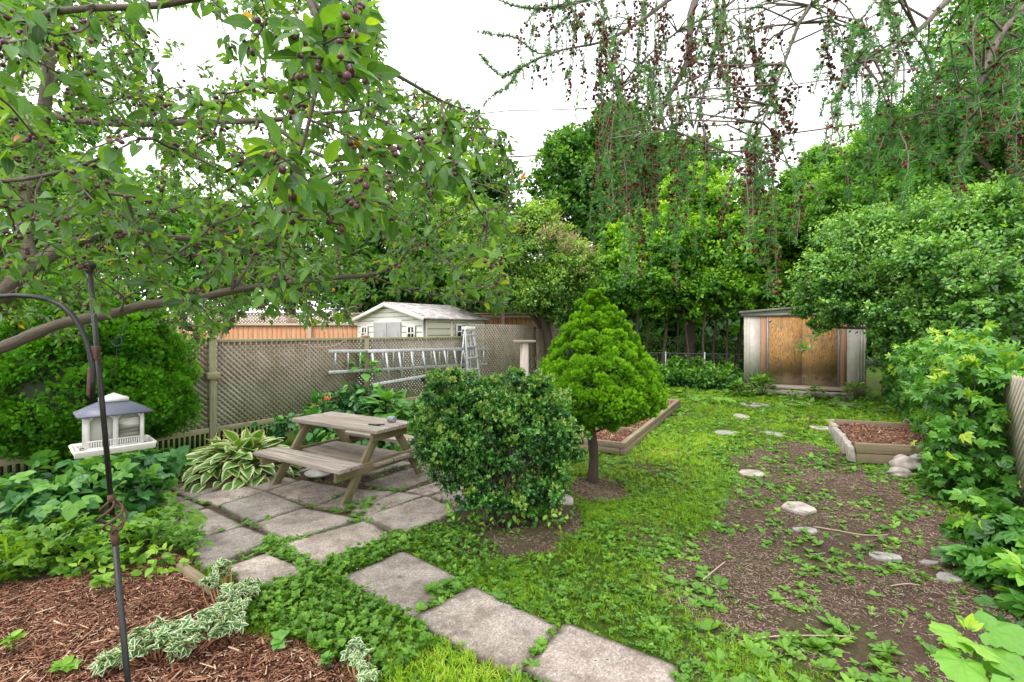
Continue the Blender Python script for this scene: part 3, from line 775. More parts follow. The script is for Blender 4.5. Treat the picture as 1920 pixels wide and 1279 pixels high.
fen = empty('lattice_fence', P1, 'weathered brown lattice fence with mossy posts along the left side', 'fence')
zrail = 1.47
for a, b2 in ((Pm, P0), (P0, P1), (P1, P2), (P2, P3)):
    mb = MB(); lattice(mb, a+fdir*.05, b2-fdir*.05, .24, zrail-.02); mb.build('lattice_panel', M['lattice'], fen)
    mb = MB(); mb.beam(a+fdir*.046+V((0,0,zrail)), b2-fdir*.046+V((0,0,zrail)), .06, .045); mb.build('rail', M['post'], fen, bevel=.003); mb = MB()
    mb.beam(a+fdir*.046+V((0,0,.215))+nrmF*.022, b2-fdir*.046+V((0,0,.215))+nrmF*.022, .03, .075)
    mb.build('rail', M['post'], fen, bevel=.003)
for p in (P0, P1, P2, P3): post(fen, p+nrmF*.0, zrail+.035)
mb = MB(); mb.box(P1+nrmF*.05+V((0,0,.98)), (.17, .06, .09), Matrix.Rotation(math.atan2(fdir.y, fdir.x), 3, 'Z')); mb.build('bracket', M['post'], fen, bevel=.003)
# dark vertical slats closing the gap under the panels
mb = MB()
k = Pm.copy(); n = 0; Ltot = (P3-Pm).length
while n*.062 < Ltot:
    p = Pm+fdir*(n*.062)-nrmF*.03
    mb.beam(p+V((0,0,-.02)), p+V((0,0,.23)), .034, .008, up=nrmF); n += 1
mb.build('ground_slats', plain('black_slat', (.012,.013,.012), .6, 0, .3), fen)
# taller lattice beyond
PT1, PT2, PT3 = FP(880), FP(1003), FP(1075)
f2 = empty('tall_lattice_fence', PT1, 'taller pale olive lattice fence beyond the ladders, behind the white post', 'fence')
for a, b2, zz, mt in ((PT1, PT2, 1.78, 'lattice'), (PT2+nrmF*.05, PT3+nrmF*.05, 1.80, 'lattice')):
    mb = MB(); lattice(mb, a, b2, .1, zz, .105, .038); mb.build('lattice_panel', M[mt], f2)
for p in (PT2, PT3): post(f2, p-nrmF*.07, 1.72, cap=False)
mb = MB(); mb.beam(PT1-nrmF*.03+V((0,0,1.70)), PT3-nrmF*.03+V((0,0,1.70)), .04, .05); mb.build('rail', M['lattice'], f2); mb = MB(); mb.beam(PT1-nrmF*.03+V((0,0,.4)), PT3-nrmF*.03+V((0,0,.4)), .04, .07); mb.build('rail', M['lattice'], f2)

# cedar fence behind the neighbour's garden
Q = [V((-17.5, 9.6, 0)), V((-9.15, 14.6, 0)), V((-3.6, 15.0, 0)), V((1.35, 15.1, 0))]
def lx(px, a, b):      # point of the line a-b seen at px
    k = (px-CX)/F; d = b-a; t_ = (k*a.y-a.x)/(d.x-k*d.y); return a+d*t_
def board_fence(name, label, a, b2, zt_, lat=.0, nposts=4, mat='cedar'):
    o = empty(name, a, label, 'fence', 'cedar fences behind the neighbouring garden')
    d = (b2-a); Lx = d.length; d.normalize(); nr = d.cross(V((0,0,1)))
    if nr.y > 0: nr = -nr
    mb = MB(); n = int(Lx/.145)
    for i in range(n):
        c = a+d*(Lx*(i+.5)/n); mb.beam(c+V((0,0,.02)), c+V((0,0,zt_-lat-.04+random.uniform(-.003, .003))), .137, .02, up=nr)
    mb.build('board_panel', M[mat], o)
    mb = MB(); mb.beam(a+V((0,0,zt_-.02)), b2+V((0,0,zt_-.02)), .13, .035); mb.build('cap_rail', M['cedar_light'], o); mb = MB()
    if lat: mb.beam(a+nr*.03+V((0,0,zt_-lat-.02)), b2+nr*.03+V((0,0,zt_-lat-.02)), .06, .075)
    else: mb.beam(a+nr*.03+V((0,0,zt_-.12)), b2+nr*.03+V((0,0,zt_-.12)), .04, .09)
    mb.build('rail', M['cedar_light'], o)
    if lat:
        mb = MB(); lattice(mb, a, b2, zt_-lat, zt_-.04, .10, .045, .01); mb.build('lattice_top', M['cedar_light'], o)
    for i in range(nposts+1):
        p = a+d*(Lx*i/nposts)+nr*.06
        mb = MB(); mb.box(p+V((0,0,zt_/2)), (.1, .1, zt_+.10), Matrix.Rotation(math.atan2(d.y, d.x), 3, 'Z')); mb.build('post', M['cedar_light'], o, bevel=.004)
board_fence('cedar_fence', 'orange cedar fence with lattice top seen at the far left edge', Q[0], Q[1], 2.22, .36, 5)
board_fence('cedar_fence', 'orange cedar fence with lattice top between the left fence post and the vinyl shed', Q[1]+V((.05,0,0)), Q[2], 2.2, .36, 2)
board_fence('cedar_fence', 'plain board cedar fence right of the vinyl shed', Q[2]+V((.05,0,0)), Q[3], 2.2, 0, 3, 'cedar')

# ------------------------------------------------------------------ neighbour's vinyl shed
k_ = 1.6/1.55
A = V((-2.16, 11.6, 0))*k_; B = V((-4.51, 13.7, 0))*k_; D = A+V((.667, .745, 0))*2.15; Cc = B+(D-A)
ze, zr = 1.95, 2.36
vs = empty('vinyl_shed', A, 'cream vinyl garden shed with grey doors and snow white gable behind the lattice fence', 'shed')
M['cream'] = plain('cream_vinyl', (.60,.58,.44), .55, 0, .06, 5); M['creamw'] = plain('pale_vinyl', (.78,.77,.71), .55, 0, .06, 5)
M['dgrey'] = plain('grey_door_vinyl', (.36,.35,.36), .55, 0, .06, 5); M['dark'] = plain('dark_pane', (.02,.022,.025), .15, 0, .2)
M['trim'] = plain('brown_trim', (.14,.11,.09), .6)
fx = (B-A).normalized(); sx = (D-A).normalized(); Lf, Ls = (B-A).length, (D-A).length
nF = V((-sx.x, -sx.y, 0)); nS = V((-fx.x, -fx.y, 0))
mb = MB()
mb.add([B, A, A+V((0,0,ze)), (A+B)/2+V((0,0,zr)), B+V((0,0,ze))], [(0,1,2,3,4)])
mb.add([Cc, D, D+V((0,0,ze)), (Cc+D)/2+V((0,0,zr)), Cc+V((0,0,ze))], [(4,3,2,1,0)])
mb.add([B, Cc, Cc+V((0,0,ze)), B+V((0,0,ze))], [(3,2,1,0)])
mb.build('wall', M['creamw'], vs)
# lapped siding: dark strips stand in for the shadow lines of the laps
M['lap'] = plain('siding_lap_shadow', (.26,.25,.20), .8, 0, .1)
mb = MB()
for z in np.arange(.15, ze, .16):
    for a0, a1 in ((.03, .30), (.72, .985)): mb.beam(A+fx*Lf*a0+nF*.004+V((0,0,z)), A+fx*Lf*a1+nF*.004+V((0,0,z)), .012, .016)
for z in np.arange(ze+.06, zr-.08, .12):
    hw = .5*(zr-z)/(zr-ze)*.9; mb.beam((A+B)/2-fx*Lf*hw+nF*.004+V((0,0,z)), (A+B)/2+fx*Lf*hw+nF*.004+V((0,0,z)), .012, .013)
mb.build('siding_shadow', M['lap'], vs)
mb = MB(); mb.add([A, D, D+V((0,0,ze)), A+V((0,0,ze))], [(0,1,2,3)])
for a0 in (.02, .42, .73, .98): mb.beam(A+sx*Ls*a0+nS*.012, A+sx*Ls*a0+nS*.012+V((0,0,ze)), .08, .024, up=nS)
mb.build('side_wall', M['cream'], vs)
mb = MB()  # dark strips for the lap shadows on the side wall
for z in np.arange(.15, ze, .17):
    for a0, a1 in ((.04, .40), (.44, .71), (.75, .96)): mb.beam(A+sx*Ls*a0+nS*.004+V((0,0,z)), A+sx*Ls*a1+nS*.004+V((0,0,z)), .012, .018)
mb.build('siding_shadow', M['lap'], vs)
for p in (A+nS*.015+nF*.015, D+nS*.015):
    mb = MB(); mb.beam(p, p+V((0,0,ze)), .05, .05); mb.build('corner_trim', M['trim'], vs)
mb = MB(); ov = .14; zz0 = ze-.03
for s0, s1 in ((A, D), (B, Cc)):
    out = nS if s0 is A else -nS
    e0 = s0+out*ov-sx*ov+V((0,0,zz0)); e1 = s1+out*ov+sx*ov+V((0,0,zz0)); m0 = (A+B)/2-sx*ov+V((0,0,zr+.03)); m1 = (D+Cc)/2+sx*ov+V((0,0,zr+.03))
    t_ = V((0,0,.035)); mb.add([e0, e1, m1, m0, e0+t_, e1+t_, m1+t_, m0+t_], [(0,1,2,3),(7,6,5,4),(0,4,5,1),(1,5,6,2),(2,6,7,3),(3,7,4,0)])
M['shingle'] = plain('mottled_grey_shingle', (.30,.26,.25), .85, 0, .5, 6, c2=(.66,.62,.60), bumpy=.5)
mb.build('roof', M['shingle'], vs)
mb = MB()
for s_ in (A, B):
    out = nS if s_ is A else -nS
    mb.beam(s_+out*ov-sx*(ov+.01)+V((0,0,zz0-.01)), (A+B)/2-sx*(ov+.01)+V((0,0,zr-.01)), .025, .10)
mb.build('barge_board', M['creamw'], vs)
for a0, a1 in ((.305, .505), (.51, .71)):
    mb = MB(); mb.beam(A+fx*Lf*(a0+a1)/2+nF*.03+V((0,0,.05)), A+fx*Lf*(a0+a1)/2+nF*.03+V((0,0,1.86)), Lf*(a1-a0)-.01, .03, up=nF)
    dr_ = mb.build('door', M['dgrey'], vs, bevel=.005)
    mb = MB(); w_ = Lf*(a1-a0)*.36; pl = [(-w_, -.75), (w_, -.75), (w_, .55)]+[(w_*math.cos(a), .55+.16*math.sin(a)) for a in np.linspace(.3, math.pi-.3, 7)]+[(-w_, .55)]
    Mx = Matrix((-fx, V((0,0,1)), nF)).transposed()
    mb.prism(pl, .0, .018, Mx, A+fx*Lf*(a0+a1)/2+nF*.045+V((0,0,1.0))); mb.build('panel', M['dgrey'], dr_, bevel=.006)
def vwin(cx_, nrm_, along, w_, h_, z_):
    mb = MB(); mb.beam(cx_+nrm_*.03-along*w_/2+V((0,0,z_)), cx_+nrm_*.03+along*w_/2+V((0,0,z_)), .02, h_); wn = mb.build('window', M['dark'], vs)
    mb = MB()
    for s_ in (-1, 1):
        mb.beam(cx_+nrm_*.045-along*(w_/2+.03)+V((0,0,z_+s_*h_/2)), cx_+nrm_*.045+along*(w_/2+.03)+V((0,0,z_+s_*h_/2)), .02, .05)
        mb.beam(cx_+nrm_*.047+along*s_*w_/2+V((0,0,z_-h_/2)), cx_+nrm_*.047+along*s_*w_/2+V((0,0,z_+h_/2)), .05, .02, up=nrm_)
    mb.beam(cx_+nrm_*.043-along*w_/2+V((0,0,z_)), cx_+nrm_*.043+along*w_/2+V((0,0,z_)), .02, .03); mb.beam(cx_+nrm_*.043+V((0,0,z_-h_/2)), cx_+nrm_*.043+V((0,0,z_+h_/2)), .03, .02, up=nrm_)
    mb.build('frame', M['white_metal'], wn)
vwin(A+fx*Lf*.16, nF, fx, .30, .34, 1.56); vwin(A+fx*Lf*.86, nF, fx, .30, .34, 1.56); vwin(A+sx*Ls*.57, nS, sx, .34, .36, 1.60)

# ------------------------------------------------------------------ garden shed (right)
SA = V((6.16, 12.45, 0)); SB = V((8.466, 11.22, 0)); sf = (SB-SA).normalized(); sn = V((sf.y, -sf.x, 0)); Ls2 = (SB-SA).length; zf = .27; zw = 2.03
gs = empty('garden_shed', SA, 'old beige metal shed with stained plywood double doors at the back of the garden', 'shed')
M['beige'] = plain('beige_steel', (.62,.57,.50), .5, .0, .28, 2.2, c2=(.70,.65,.58)); M['pinkwood'] = woodmat('pinkish_board', (.38,.19,.115), (.55,.31,.20), (.46,.25,.16))
def ply():
    m, nt, b = newmat('stained_plywood'); co = coord(nt); lc = attr(nt, 'lc', 'Vector')
    mp = mapping(nt, lc, (.9, 5, 5)); w1 = nt.nodes.new('ShaderNodeTexNoise'); w1.inputs['Scale'].default_value = 1.4; w1.inputs['Detail'].default_value = 2; w1.inputs['Distortion'].default_value = 1.2; nt.links.new(mp, w1.inputs['Vector'])
    rings = mathn(nt, 'FRACT', mathn(nt, 'MULTIPLY', w1.outputs['Fac'], 11)); rings = mathn(nt, 'ABSOLUTE', mathn(nt, 'SUBTRACT', rings, .5))
    col = ramp(nt, rings, [(0, (.21,.095,.03)), (.16, (.42,.21,.07)), (.5, (.57,.33,.12))])
    vo = nt.nodes.new('ShaderNodeTexVoronoi'); vo.inputs['Scale'].default_value = 3.2; nt.links.new(co, vo.inputs['Vector'])
    col = mixc(nt, ramp(nt, vo.outputs['Distance'], [(.05, (1,1,1)), (.11, (0,0,0))]), col, (.07,.03,.012))
    sepz = nt.nodes.new('ShaderNodeSeparateXYZ'); nt.links.new(co, sepz.inputs[0])
    z = mathn(nt, 'ADD', sepz.outputs[2], mathn(nt, 'MULTIPLY', mathn(nt, 'SUBTRACT', noise(nt, co, 5, 5, .7), .5), .55))
    col = mixc(nt, ramp(nt, mathn(nt, 'MULTIPLY', z, .5), [(.18, (0,0,0)), (.27, (.85,.85,.85)), (.36, (.6,.6,.6)), (.46, (0,0,0))]), col, (.16,.12,.055))
    col = mixc(nt, ramp(nt, mathn(nt, 'MULTIPLY', z, .5), [(.15, (1,1,1)), (.28, (0,0,0))]), col, (.40,.33,.24))
    col = mixc(nt, ramp(nt, noise(nt, co, 2.5, 5, .7), [(.45, (0,0,0)), (.7, (.75,.75,.75))]), col, (.17,.115,.065))
    nt.links.new(col, b.inputs['Base Color']); b.inputs['Roughness'].default_value = .7
    bump(nt, b, rings, .25, .003); return m
M['ply'] = ply()
def sp(a, z, o_=0.0): return SA+sf*(Ls2*a)+V((0,0,z))+sn*o_
def panel(name, a0, a1, z0, z1, o_, mat, parent=gs, th=.03, bevel=0):
    mb = MB(); mb.beam(sp((a0+a1)/2, z0, o_), sp((a0+a1)/2, z1, o_), Ls2*(a1-a0), th, up=sn); return mb.build(name, M[mat], parent, bevel=bevel)
depth = 2.6; back = -sn
mb = MB()
mb.add([sp(0, zf, -.02), sp(0, zf, -depth), sp(0, zw, -depth), sp(0, zw, -.02)], [(0,1,2,3)]); mb.add([sp(1, zf, -.02), sp(1, zf, -depth), sp(1, zw, -depth), sp(1, zw, -.02)], [(3,2,1,0)])
mb.add([sp(0, zf, -depth), sp(1, zf, -depth), sp(1, zw, -depth), sp(0, zw, -depth)], [(0,1,2,3)]); mb.add([sp(0, zf, -.06), sp(1, zf, -.06), sp(1, zw, -.06), sp(0, zw, -.06)], [(0,1,2,3)])
for i in range(12):
    for a_ in (0, 1): mb.beam(sp(a_, zf, -.12-i*.21), sp(a_, zw, -.12-i*.21), .05, .02, up=sf)
for a0, a1 in ((.0, .145), (.855, 1.0)):
    mb.beam(sp((a0+a1)/2, zf, 0), sp((a0+a1)/2, zw, 0), Ls2*(a1-a0), .03, up=sn)
for a0 in (.012, .045, .965, .988, .945): mb.beam(sp(a0, zf, .022), sp(a0, zw, .022), .022, .014, up=sn)
mb.build('wall', M['beige'], gs)
panel('door_trim', .147, .20, zf, zw-.03, .005, 'pinkwood'); panel('door_trim', .80, .853, zf, zw-.03, .005, 'pinkwood')
M['galv'] = plain('galvanised_strip', (.33,.35,.38), .5, .4, .2, 20)
panel('hinge_strip', .202, .216, zf, zw-.03, .02, 'galv'); panel('hinge_strip', .784, .798, zf, zw-.03, .02, 'galv')
d1 = panel('door', .218, .498, zf, zw-.03, .012, 'ply'); d2 = panel('door', .502, .782, zf, zw-.03, .010, 'ply')
mb = MB(); mb.box(sp(.497, 1.12, .04), (.05, .03, .05)); mb.tube([sp(.488, 1.14, .05), sp(.497, 1.17, .06), sp(.506, 1.14, .05)], .006, 6); mb.build('latch', M['galv'], d1)
mb = MB(); mb.box(sp(.235, zw-.15, .035), (.10, .012, .035)); mb.build('hinge', M['galv'], d1)
# roof: shallow gable, corrugated with fascia
mb = MB(); pk = .5; zp = zw+.17; ov = .12
def rp(a, o_): z = zw+.06+(zp-zw-.06)*(1-abs(a-pk)/(.5+ov/Ls2)); return sp(a, z, o_)
for a0, a1 in ((-ov/Ls2, pk), (1+ov/Ls2, pk)):
    q = [rp(a0, ov), rp(a1, ov), rp(a1, -depth-ov), rp(a0, -depth-ov)]; t_ = V((0,0,.03))
    mb.add(q+[p+t_ for p in q], [(0,1,2,3),(7,6,5,4),(0,4,5,1),(1,5,6,2),(2,6,7,3),(3,7,4,0)])
for i in range(13):
    for a0, a1 in ((-ov/Ls2, pk), (1+ov/Ls2, pk)): mb.beam(rp(a0, ov-.02-i*.22)+V((0,0,.035)), rp(a1, ov-.02-i*.22)+V((0,0,.035)), .05, .015)
M['roofm'] = plain('weathered_roof_steel', (.36,.34,.32), .6, .2, .35, 4); mb.build('roof', M['roofm'], gs)
mb = MB(); mb.add([sp(-.02, zw-.02, .03), sp(1.02, zw-.02, .03), rp(1.03, .03), rp(.5, .03), rp(-.03, .03)], [(0,1,2,3,4)])
mb.beam(sp(-.03, zw+.01, .045), sp(1.03, zw+.01, .045), .03, .07); mb.build('fascia', plain('grey_green_fascia', (.25,.26,.22), .6, .1, .3, 4), gs)
mb = MB(); mb.beam(sp(0, .12, -.03), sp(1, .12, -.03), .12, .26); mb.build('base_beam', M['bed_wood'], gs)
mb = MB(); mb.beam(sp(.22, .20, .17), sp(.84, .20, .17), .30, .05, wob=.006); o = mb.build('doorstep', M['deck_grey'], loc=sp(.5, 0, .16), bevel=.006); tag(o, 'wide weathered board step right below the shed doors', 'step')
mb = MB(); mb.beam(sp(.10, .09, .44), sp(.90, .09, .44), .18, .12, wob=.006); o = mb.build('doorstep', M['deck_grey'], loc=sp(.5, 0, .46), bevel=.006); tag(o, 'lower longer timber in front of the shed step', 'step')

# ------------------------------------------------------------------ right fence (diagonal slats)
ra = V((4.62, 4.40, 0)); rdn = V((.56, .83, 0)).normalized()
rf = empty('slatted_fence', ra, 'grey lattice fence at the right edge with creeper over its end', 'fence')
mb = MB(); lattice(mb, ra-rdn*1.6, ra+rdn*.02, .05, 1.2, .082, .044, .010, n=-1); mb.build('lattice_panel', woodmat('grey_slats', (.30,.26,.20), (.62,.56,.46), (.46,.41,.32)), rf)
mb = MB(); nr_ = V((rdn.y, -rdn.x, 0)); mb.tube([ra+nr_*.06, ra+nr_*.06+V((0,0,1.24))], .022, 8); mb.build('post', M['galv'], rf, smooth=True)
mb = MB(); mb.add([ra-rdn*1.6+nr_*.05, ra+nr_*.05, ra+nr_*.05+V((0,0,1.18)), ra-rdn*1.6+nr_*.05+V((0,0,1.18))], [(0,1,2,3)]); mb.build('dark_gap_sheet', plain('dark_gap', (.03,.035,.03), .9), rf)  # added dark sheet stands in for the dark gaps between the slats
# chain link fence
M['wire'] = plain('old_wire', (.07,.075,.075), .6, .3)
def chainlink(label, a, b2, h, pitch=.10, r=.0012, posts=4):
    o = empty('chain_link_fence', a, label, 'fence', 'chain link fences at the garden boundary'); d = b2-a; Lx = d.length; d.normalize(); mb = MB(); n = d.cross(V((0,0,1)))
    for sg in (1, -1):
        k = -h
        while k < Lx+h:
            if sg > 0: s0, s1 = max(0, -k), min(h, Lx-k)
            else: s0, s1 = max(0, k-Lx), min(h, k)
            if s1-s0 > .03: mb.beam(a+d*(k+sg*s0)+V((0,0,s0)), a+d*(k+sg*s1)+V((0,0,s1)), r*2, r*2, up=n)
            k += pitch
    mb.build('wire_mesh', M['wire'], o)
    mb = MB(); mb.tube([a+V((0,0,h)), b2+V((0,0,h))], .014, 8); mb.build('rail', M['wire'], o, smooth=True)
    for i in range(posts+1):
        mb = MB(); p = a+d*(Lx*i/posts); mb.tube([p, p+V((0,0,h+.05))], .022, 8); mb.build('post', M['galv'], o, smooth=True)
chainlink('chain link fence on thin steel posts between the lawn and the tree row', V((2.7, 15.2, 0)), V((6.6, 13.2, 0)), .95)
chainlink('chain link fence overgrown by creeper along the right side', V((4.9, 4.85, 0)), V((9.6, 11.6, 0)), 1.25)

# ------------------------------------------------------------------ ladders, feeder post
def ladder(label, P, Q_, w0, w1, n, out, rung_w=.03, name='ladder', mat='alu', start=.03):
    """P->Q_ upper rail, the lower rail hangs w below; out = offset of the lower rail towards the garden"""
    o = empty(name, P, label, 'ladder'); d = Q_-P
    lo0 = P+V((0,0,-w0))+out[0]; lo1 = Q_+V((0,0,-w1))+out[1]
    for a, b2 in ((P, Q_), (lo0, lo1)):
        mb = MB(); mb.beam(a, b2, .025, .055, up=(P-lo0)); mb.build('rail', M[mat], o, bevel=.003)
    for i in range(n):
        t_ = start+(1-2*start)*i/(n-1); a = P+d*t_; b2 = lo0+(lo1-lo0)*t_
        mb = MB(); mb.beam(a, b2, rung_w, .022, up=nrmF); mb.build('rung', M[mat], o)
    return o
def fz(px, py, off): # a point of the vertical plane `off` in front of the fence seen at (px,py)
    a0 = P1+nrmF*off; k = (px-CX)/F; t_ = (k*a0.y-a0.x)/(fdir.x-k*fdir.y); p = a0+fdir*t_; return V((p.x, p.y, H-(py-YH)*p.y/F))
a_, b_ = fz(616, 659, .10), fz(913, 655, .10); c_, d_ = fz(604, 701, .10), fz(910, 684, .10)
ladder('long aluminium extension ladder hung flat along the lattice fence, the one behind', a_, b_, .36, .36, 17, (V((0,0,0)), V((0,0,0))), .026)
a_, b_ = fz(690, 659, .20), fz(890, 653, .20); c_ = fz(697, 722, .30); d_ = fz(897, 688, .22)
ladder('tapering aluminium ladder hung in front of the long one on the lattice fence', a_, b_, 0, 0, 10, (c_-a_, d_-b_), .045)
# upright step ladder
p = fz(880, 700, .25); p.z = 0
sl_ = empty('step_ladder', p, 'aluminium step ladder with white top standing upright at the fence post', 'ladder')
hS = 1.66; fd = nrmF; sd_ = fdir
def spt(s_, f_, z): return p+sd_*s_+fd*f_+V((0,0,z))
for s_ in (-1, 1):
    mb = MB(); mb.beam(spt(s_*.24, .20, 0), spt(s_*.13, .0, hS), .03, .065, up=fdir); mb.build('rail', M['alu'], sl_, bevel=.003)
    mb = MB(); mb.beam(spt(s_*.22, -.16, 0), spt(s_*.12, -.04, hS-.05), .025, .04, up=fdir); mb.build('rear_leg', M['alu'], sl_)
for i in range(6):
    z = .22+i*.26; t_ = z/hS; w_ = .24-.11*t_
    mb = MB(); mb.beam(spt(-w_, .20*(1-t_), z), spt(w_, .20*(1-t_), z), .085, .025); mb.build('step', M['alu'], sl_, bevel=.002)
mb = MB(); mb.box(spt(0, -.02, hS+.02), (.30, .17, .07), Matrix.Rotation(math.atan2(fdir.y, fdir.x), 3, 'Z')); mb.build('top_cap', M['white_metal'], sl_, bevel=.01)
# rope on the fence
M['rope'] = plain('tan_rope', (.42,.33,.20), .9, 0, .3, 60)
mb = MB(); pts = [fz(x_, y_, .06) for x_, y_ in ((656,628),(648,638),(630,647),(606,652),(580,650),(560,643))]; mb.tube(pts, .006, 6)
o = mb.build('rope', M['rope'], loc=pts[0], smooth=True); tag(o, 'slack tan rope looped from the top rail of the lattice fence', 'rope', 'tan ropes on the lattice fence')
mb = MB(); pts = [fz(x_, y_, .22) for x_, y_ in ((714,720),(711,735),(703,750),(694,758),(699,745))]; mb.tube(pts, .006, 6)
o = mb.build('rope', M['rope'], loc=pts[0], smooth=True); tag(o, 'short tan rope dangling below the tapering ladder', 'rope', 'tan ropes on the lattice fence')
# white post with a flat board
p = V(((983-CX)/F*7.9, 7.9, 0)); bt = empty('bird_table', p, 'pale wooden post topped by a flat board behind the boxwood', 'bird table')
mb = MB(); mb.box(p+V((0,0,.68)), (.105, .105, 1.46), Matrix.Rotation(.5, 3, 'Z')); mb.build('post', woodmat('peeling_white_post', (.42,.33,.27), (.70,.64,.58), (.60,.52,.47)), bt, bevel=.004)
mb = MB(); mb.box(p+V((.0,0,1.44)), (.34, .22, .035), Matrix.Rotation(.2, 3, 'Z')); mb.build('top_board', M['deck_grey'], bt, bevel=.004)
# ------------------------------------------------------------------ bird feeder on a hook, garden pole
fc = W(213, 857, 2.32); fc = V((fc.x, fc.y, 1.012))
ang = math.radians(47); RzF = Matrix.Rotation(ang, 3, 'Z')     # local +x along the front, local -y faces the camera
def fp(x, y, z): return fc+V((0,0,.012))+RzF@V((x, y, z))*.91
bf = empty('bird_feeder', fc, 'white gazebo shaped bird feeder with grey roof hanging from the crab apple branch', 'bird feeder')
def fbox(mb, x, y, z, sx_, sy_, sz_): mb.box(fp(x, y, z), (sx_, sy_, sz_), RzF)
M['fw'] = plain('feeder_white', (.74,.72,.69), .45, 0, .08, 20)
mb = MB(); fbox(mb, 0, 0, .008, .30, .20, .012)
for s_ in (-1, 1):
    mb.beam(fp(-.165, s_*.115, .012), fp(.165, s_*.115, .012), .012, .034, up=RzF@V((0, s_*.5, 1))); mb.beam(fp(s_*.160, -.11, .012), fp(s_*.160, .11, .012), .012, .034, up=RzF@V((s_*.5, 0, 1)))
tr_ = mb.build('tray', M['fw'], bf, bevel=.003)
sc = Scat(); n = 500; x = rng.uniform(-.14, .14, n); y = rng.uniform(-.1, .1, n); k = (abs(x) > .115) | (abs(y) > .07); x, y = x[k], y[k]
Pp = np.array([fp(a, b_, .017) for a, b_ in zip(x, y)]); sc.add(chip, Pp, yawframes(rng.uniform(0, 6, len(x)), .3), np.stack([rng.uniform(.004, .009, len(x)), rng.uniform(.003, .005, len(x)), .003+0*x], -1), rng.random(len(x)))
sc.build('seed', M['litter'], tr_)
hx, hy, z0_, z1_ = .112, .068, .02, .205
mb = MB()
for x_ in (-hx, 0, hx):
    for y_ in (-hy, hy): fbox(mb, x_, y_, (z0_+z1_)/2, .016 if x_ else .02, .012, z1_-z0_)
for y_ in (0,): 
    for x_ in (-hx, hx): fbox(mb, x_, y_, (z0_+z1_)/2, .010, .014, z1_-z0_)
# arches with openings
def arch(mb, cx_, y_, w_, zt_, zb_, N=10):
    for s_ in (-1, 1):
        pl = [(s_*w_, zt_-zb_-.0)] 
        pts = [(s_*w_*math.cos(a), (zt_-zb_-.016)*math.sin(a)) for a in np.linspace(0, math.pi/2, N)]
        poly = [(s_*w_, zt_-zb_)]+[(0, zt_-zb_)]+pts[::-1]
        if s_ < 0: poly = poly[::-1]
        Mx = Matrix((RzF@V((1,0,0)), V((0,0,1)), RzF@V((0,-1,0)))).transposed()
        mb.prism(poly, -.004, .004, Mx, fp(cx_, y_, zb_))
for cx_ in (-hx/2, hx/2):
    for y_ in (-hy-.002, hy+.002): arch(mb, cx_, y_, hx/2-.008, z1_-.0, z1_-.062)
mb.build('columns', M['fw'], bf)
mb = MB()
for y_ in (-hy-.004, hy+.004):
    mb.beam(fp(-hx, y_, z0_+.042), fp(hx, y_, z0_+.042), .006, .006); mb.beam(fp(-hx, y_, z0_+.006), fp(hx, y_, z0_+.006), .006, .006)
    for i in range(23):
        x_ = -hx+2*hx*(i+.5)/23; mb.beam(fp(x_, y_, z0_), fp(x_, y_, z0_+.042), .0045, .004, up=(1,0,0))
mb.build('railing', M['fw'], bf)
m, nt, b = newmat('clear_plastic'); b.inputs['Base Color'].default_value = (.62,.60,.55,1); b.inputs['Roughness'].default_value = .25; b.inputs['Alpha'].default_value = .62; M['plastic'] = m
mb = MB(); fbox(mb, -hx/2, 0, .11, hx*.86, hy*1.7, .165); mb.build('seed_chamber', M['plastic'], bf)
m, nt, b = newmat('seed_fill'); co_ = coord(nt); s_ = nt.nodes.new('ShaderNodeSeparateXYZ'); nt.links.new(co_, s_.inputs[0])
wv = noise(nt, mapping(nt, co_, (4, 4, 34)), 1.0, 3, .6, .6)
nt.links.new(ramp(nt, wv, [(.42, (.62,.61,.55)), (.5, (.34,.34,.28)), (.6, (.10,.11,.09))]), b.inputs['Base Color']); M['pic'] = m
mb = MB(); w_ = hx/2*.74; pl = [(-w_, -.065), (w_, -.065), (w_, .035)]+[(w_*math.cos(a), .035+.038*math.sin(a)) for a in np.linspace(.2, math.pi-.2, 9)]+[(-w_, .035)]
Mx = Matrix((RzF@V((1,0,0)), V((0,0,1)), RzF@V((0,-1,0)))).transposed()
mb.prism(pl, 0, .004, Mx, fp(hx/2, -hy*.86, .115)); mb.build('inner_panel', M['pic'], bf)
mb = MB(); fbox(mb, hx/2, 0, .11, hx*.86, hy*1.6, .165); mb.build('inner_panel', plain('cream_inner', (.60,.57,.50), .6, 0, .1), bf)
mb = MB(); rx_, ry_ = .155, .118; t1x, t1y = .05, .036
lo = [fp(a*rx_, b_*ry_, z1_-.004) for a, b_ in ((-1,-1),(1,-1),(1,1),(-1,1))]; hi = [fp(a*t1x, b_*t1y, z1_+.055) for a, b_ in ((-1,-1),(1,-1),(1,1),(-1,1))]
mb.add(lo+hi+[p+V((0,0,-.008)) for p in lo], [(0,1,5,4),(1,2,6,5),(2,3,7,6),(3,0,4,7),(4,5,6,7),(8,9,1,0),(9,10,2,1),(10,11,3,2),(11,8,0,3),(11,10,9,8)])
m, nt, b = newmat('feeder_roof'); co_ = coord(nt); s_ = nt.nodes.new('ShaderNodeSeparateXYZ'); nt.links.new(co_, s_.inputs[0])
st = mathn(nt, 'FRACT', mathn(nt, 'MULTIPLY', s_.outputs[2], 150)); nt.links.new(ramp(nt, st, [(.0, (.06,.065,.10)), (.25, (.13,.14,.20)), (1, (.17,.18,.25))]), b.inputs['Base Color']); b.inputs['Roughness'].default_value = .4; bump(nt, b, st, .4, .002); M['froof'] = m
mb.build('roof', M['froof'], bf)
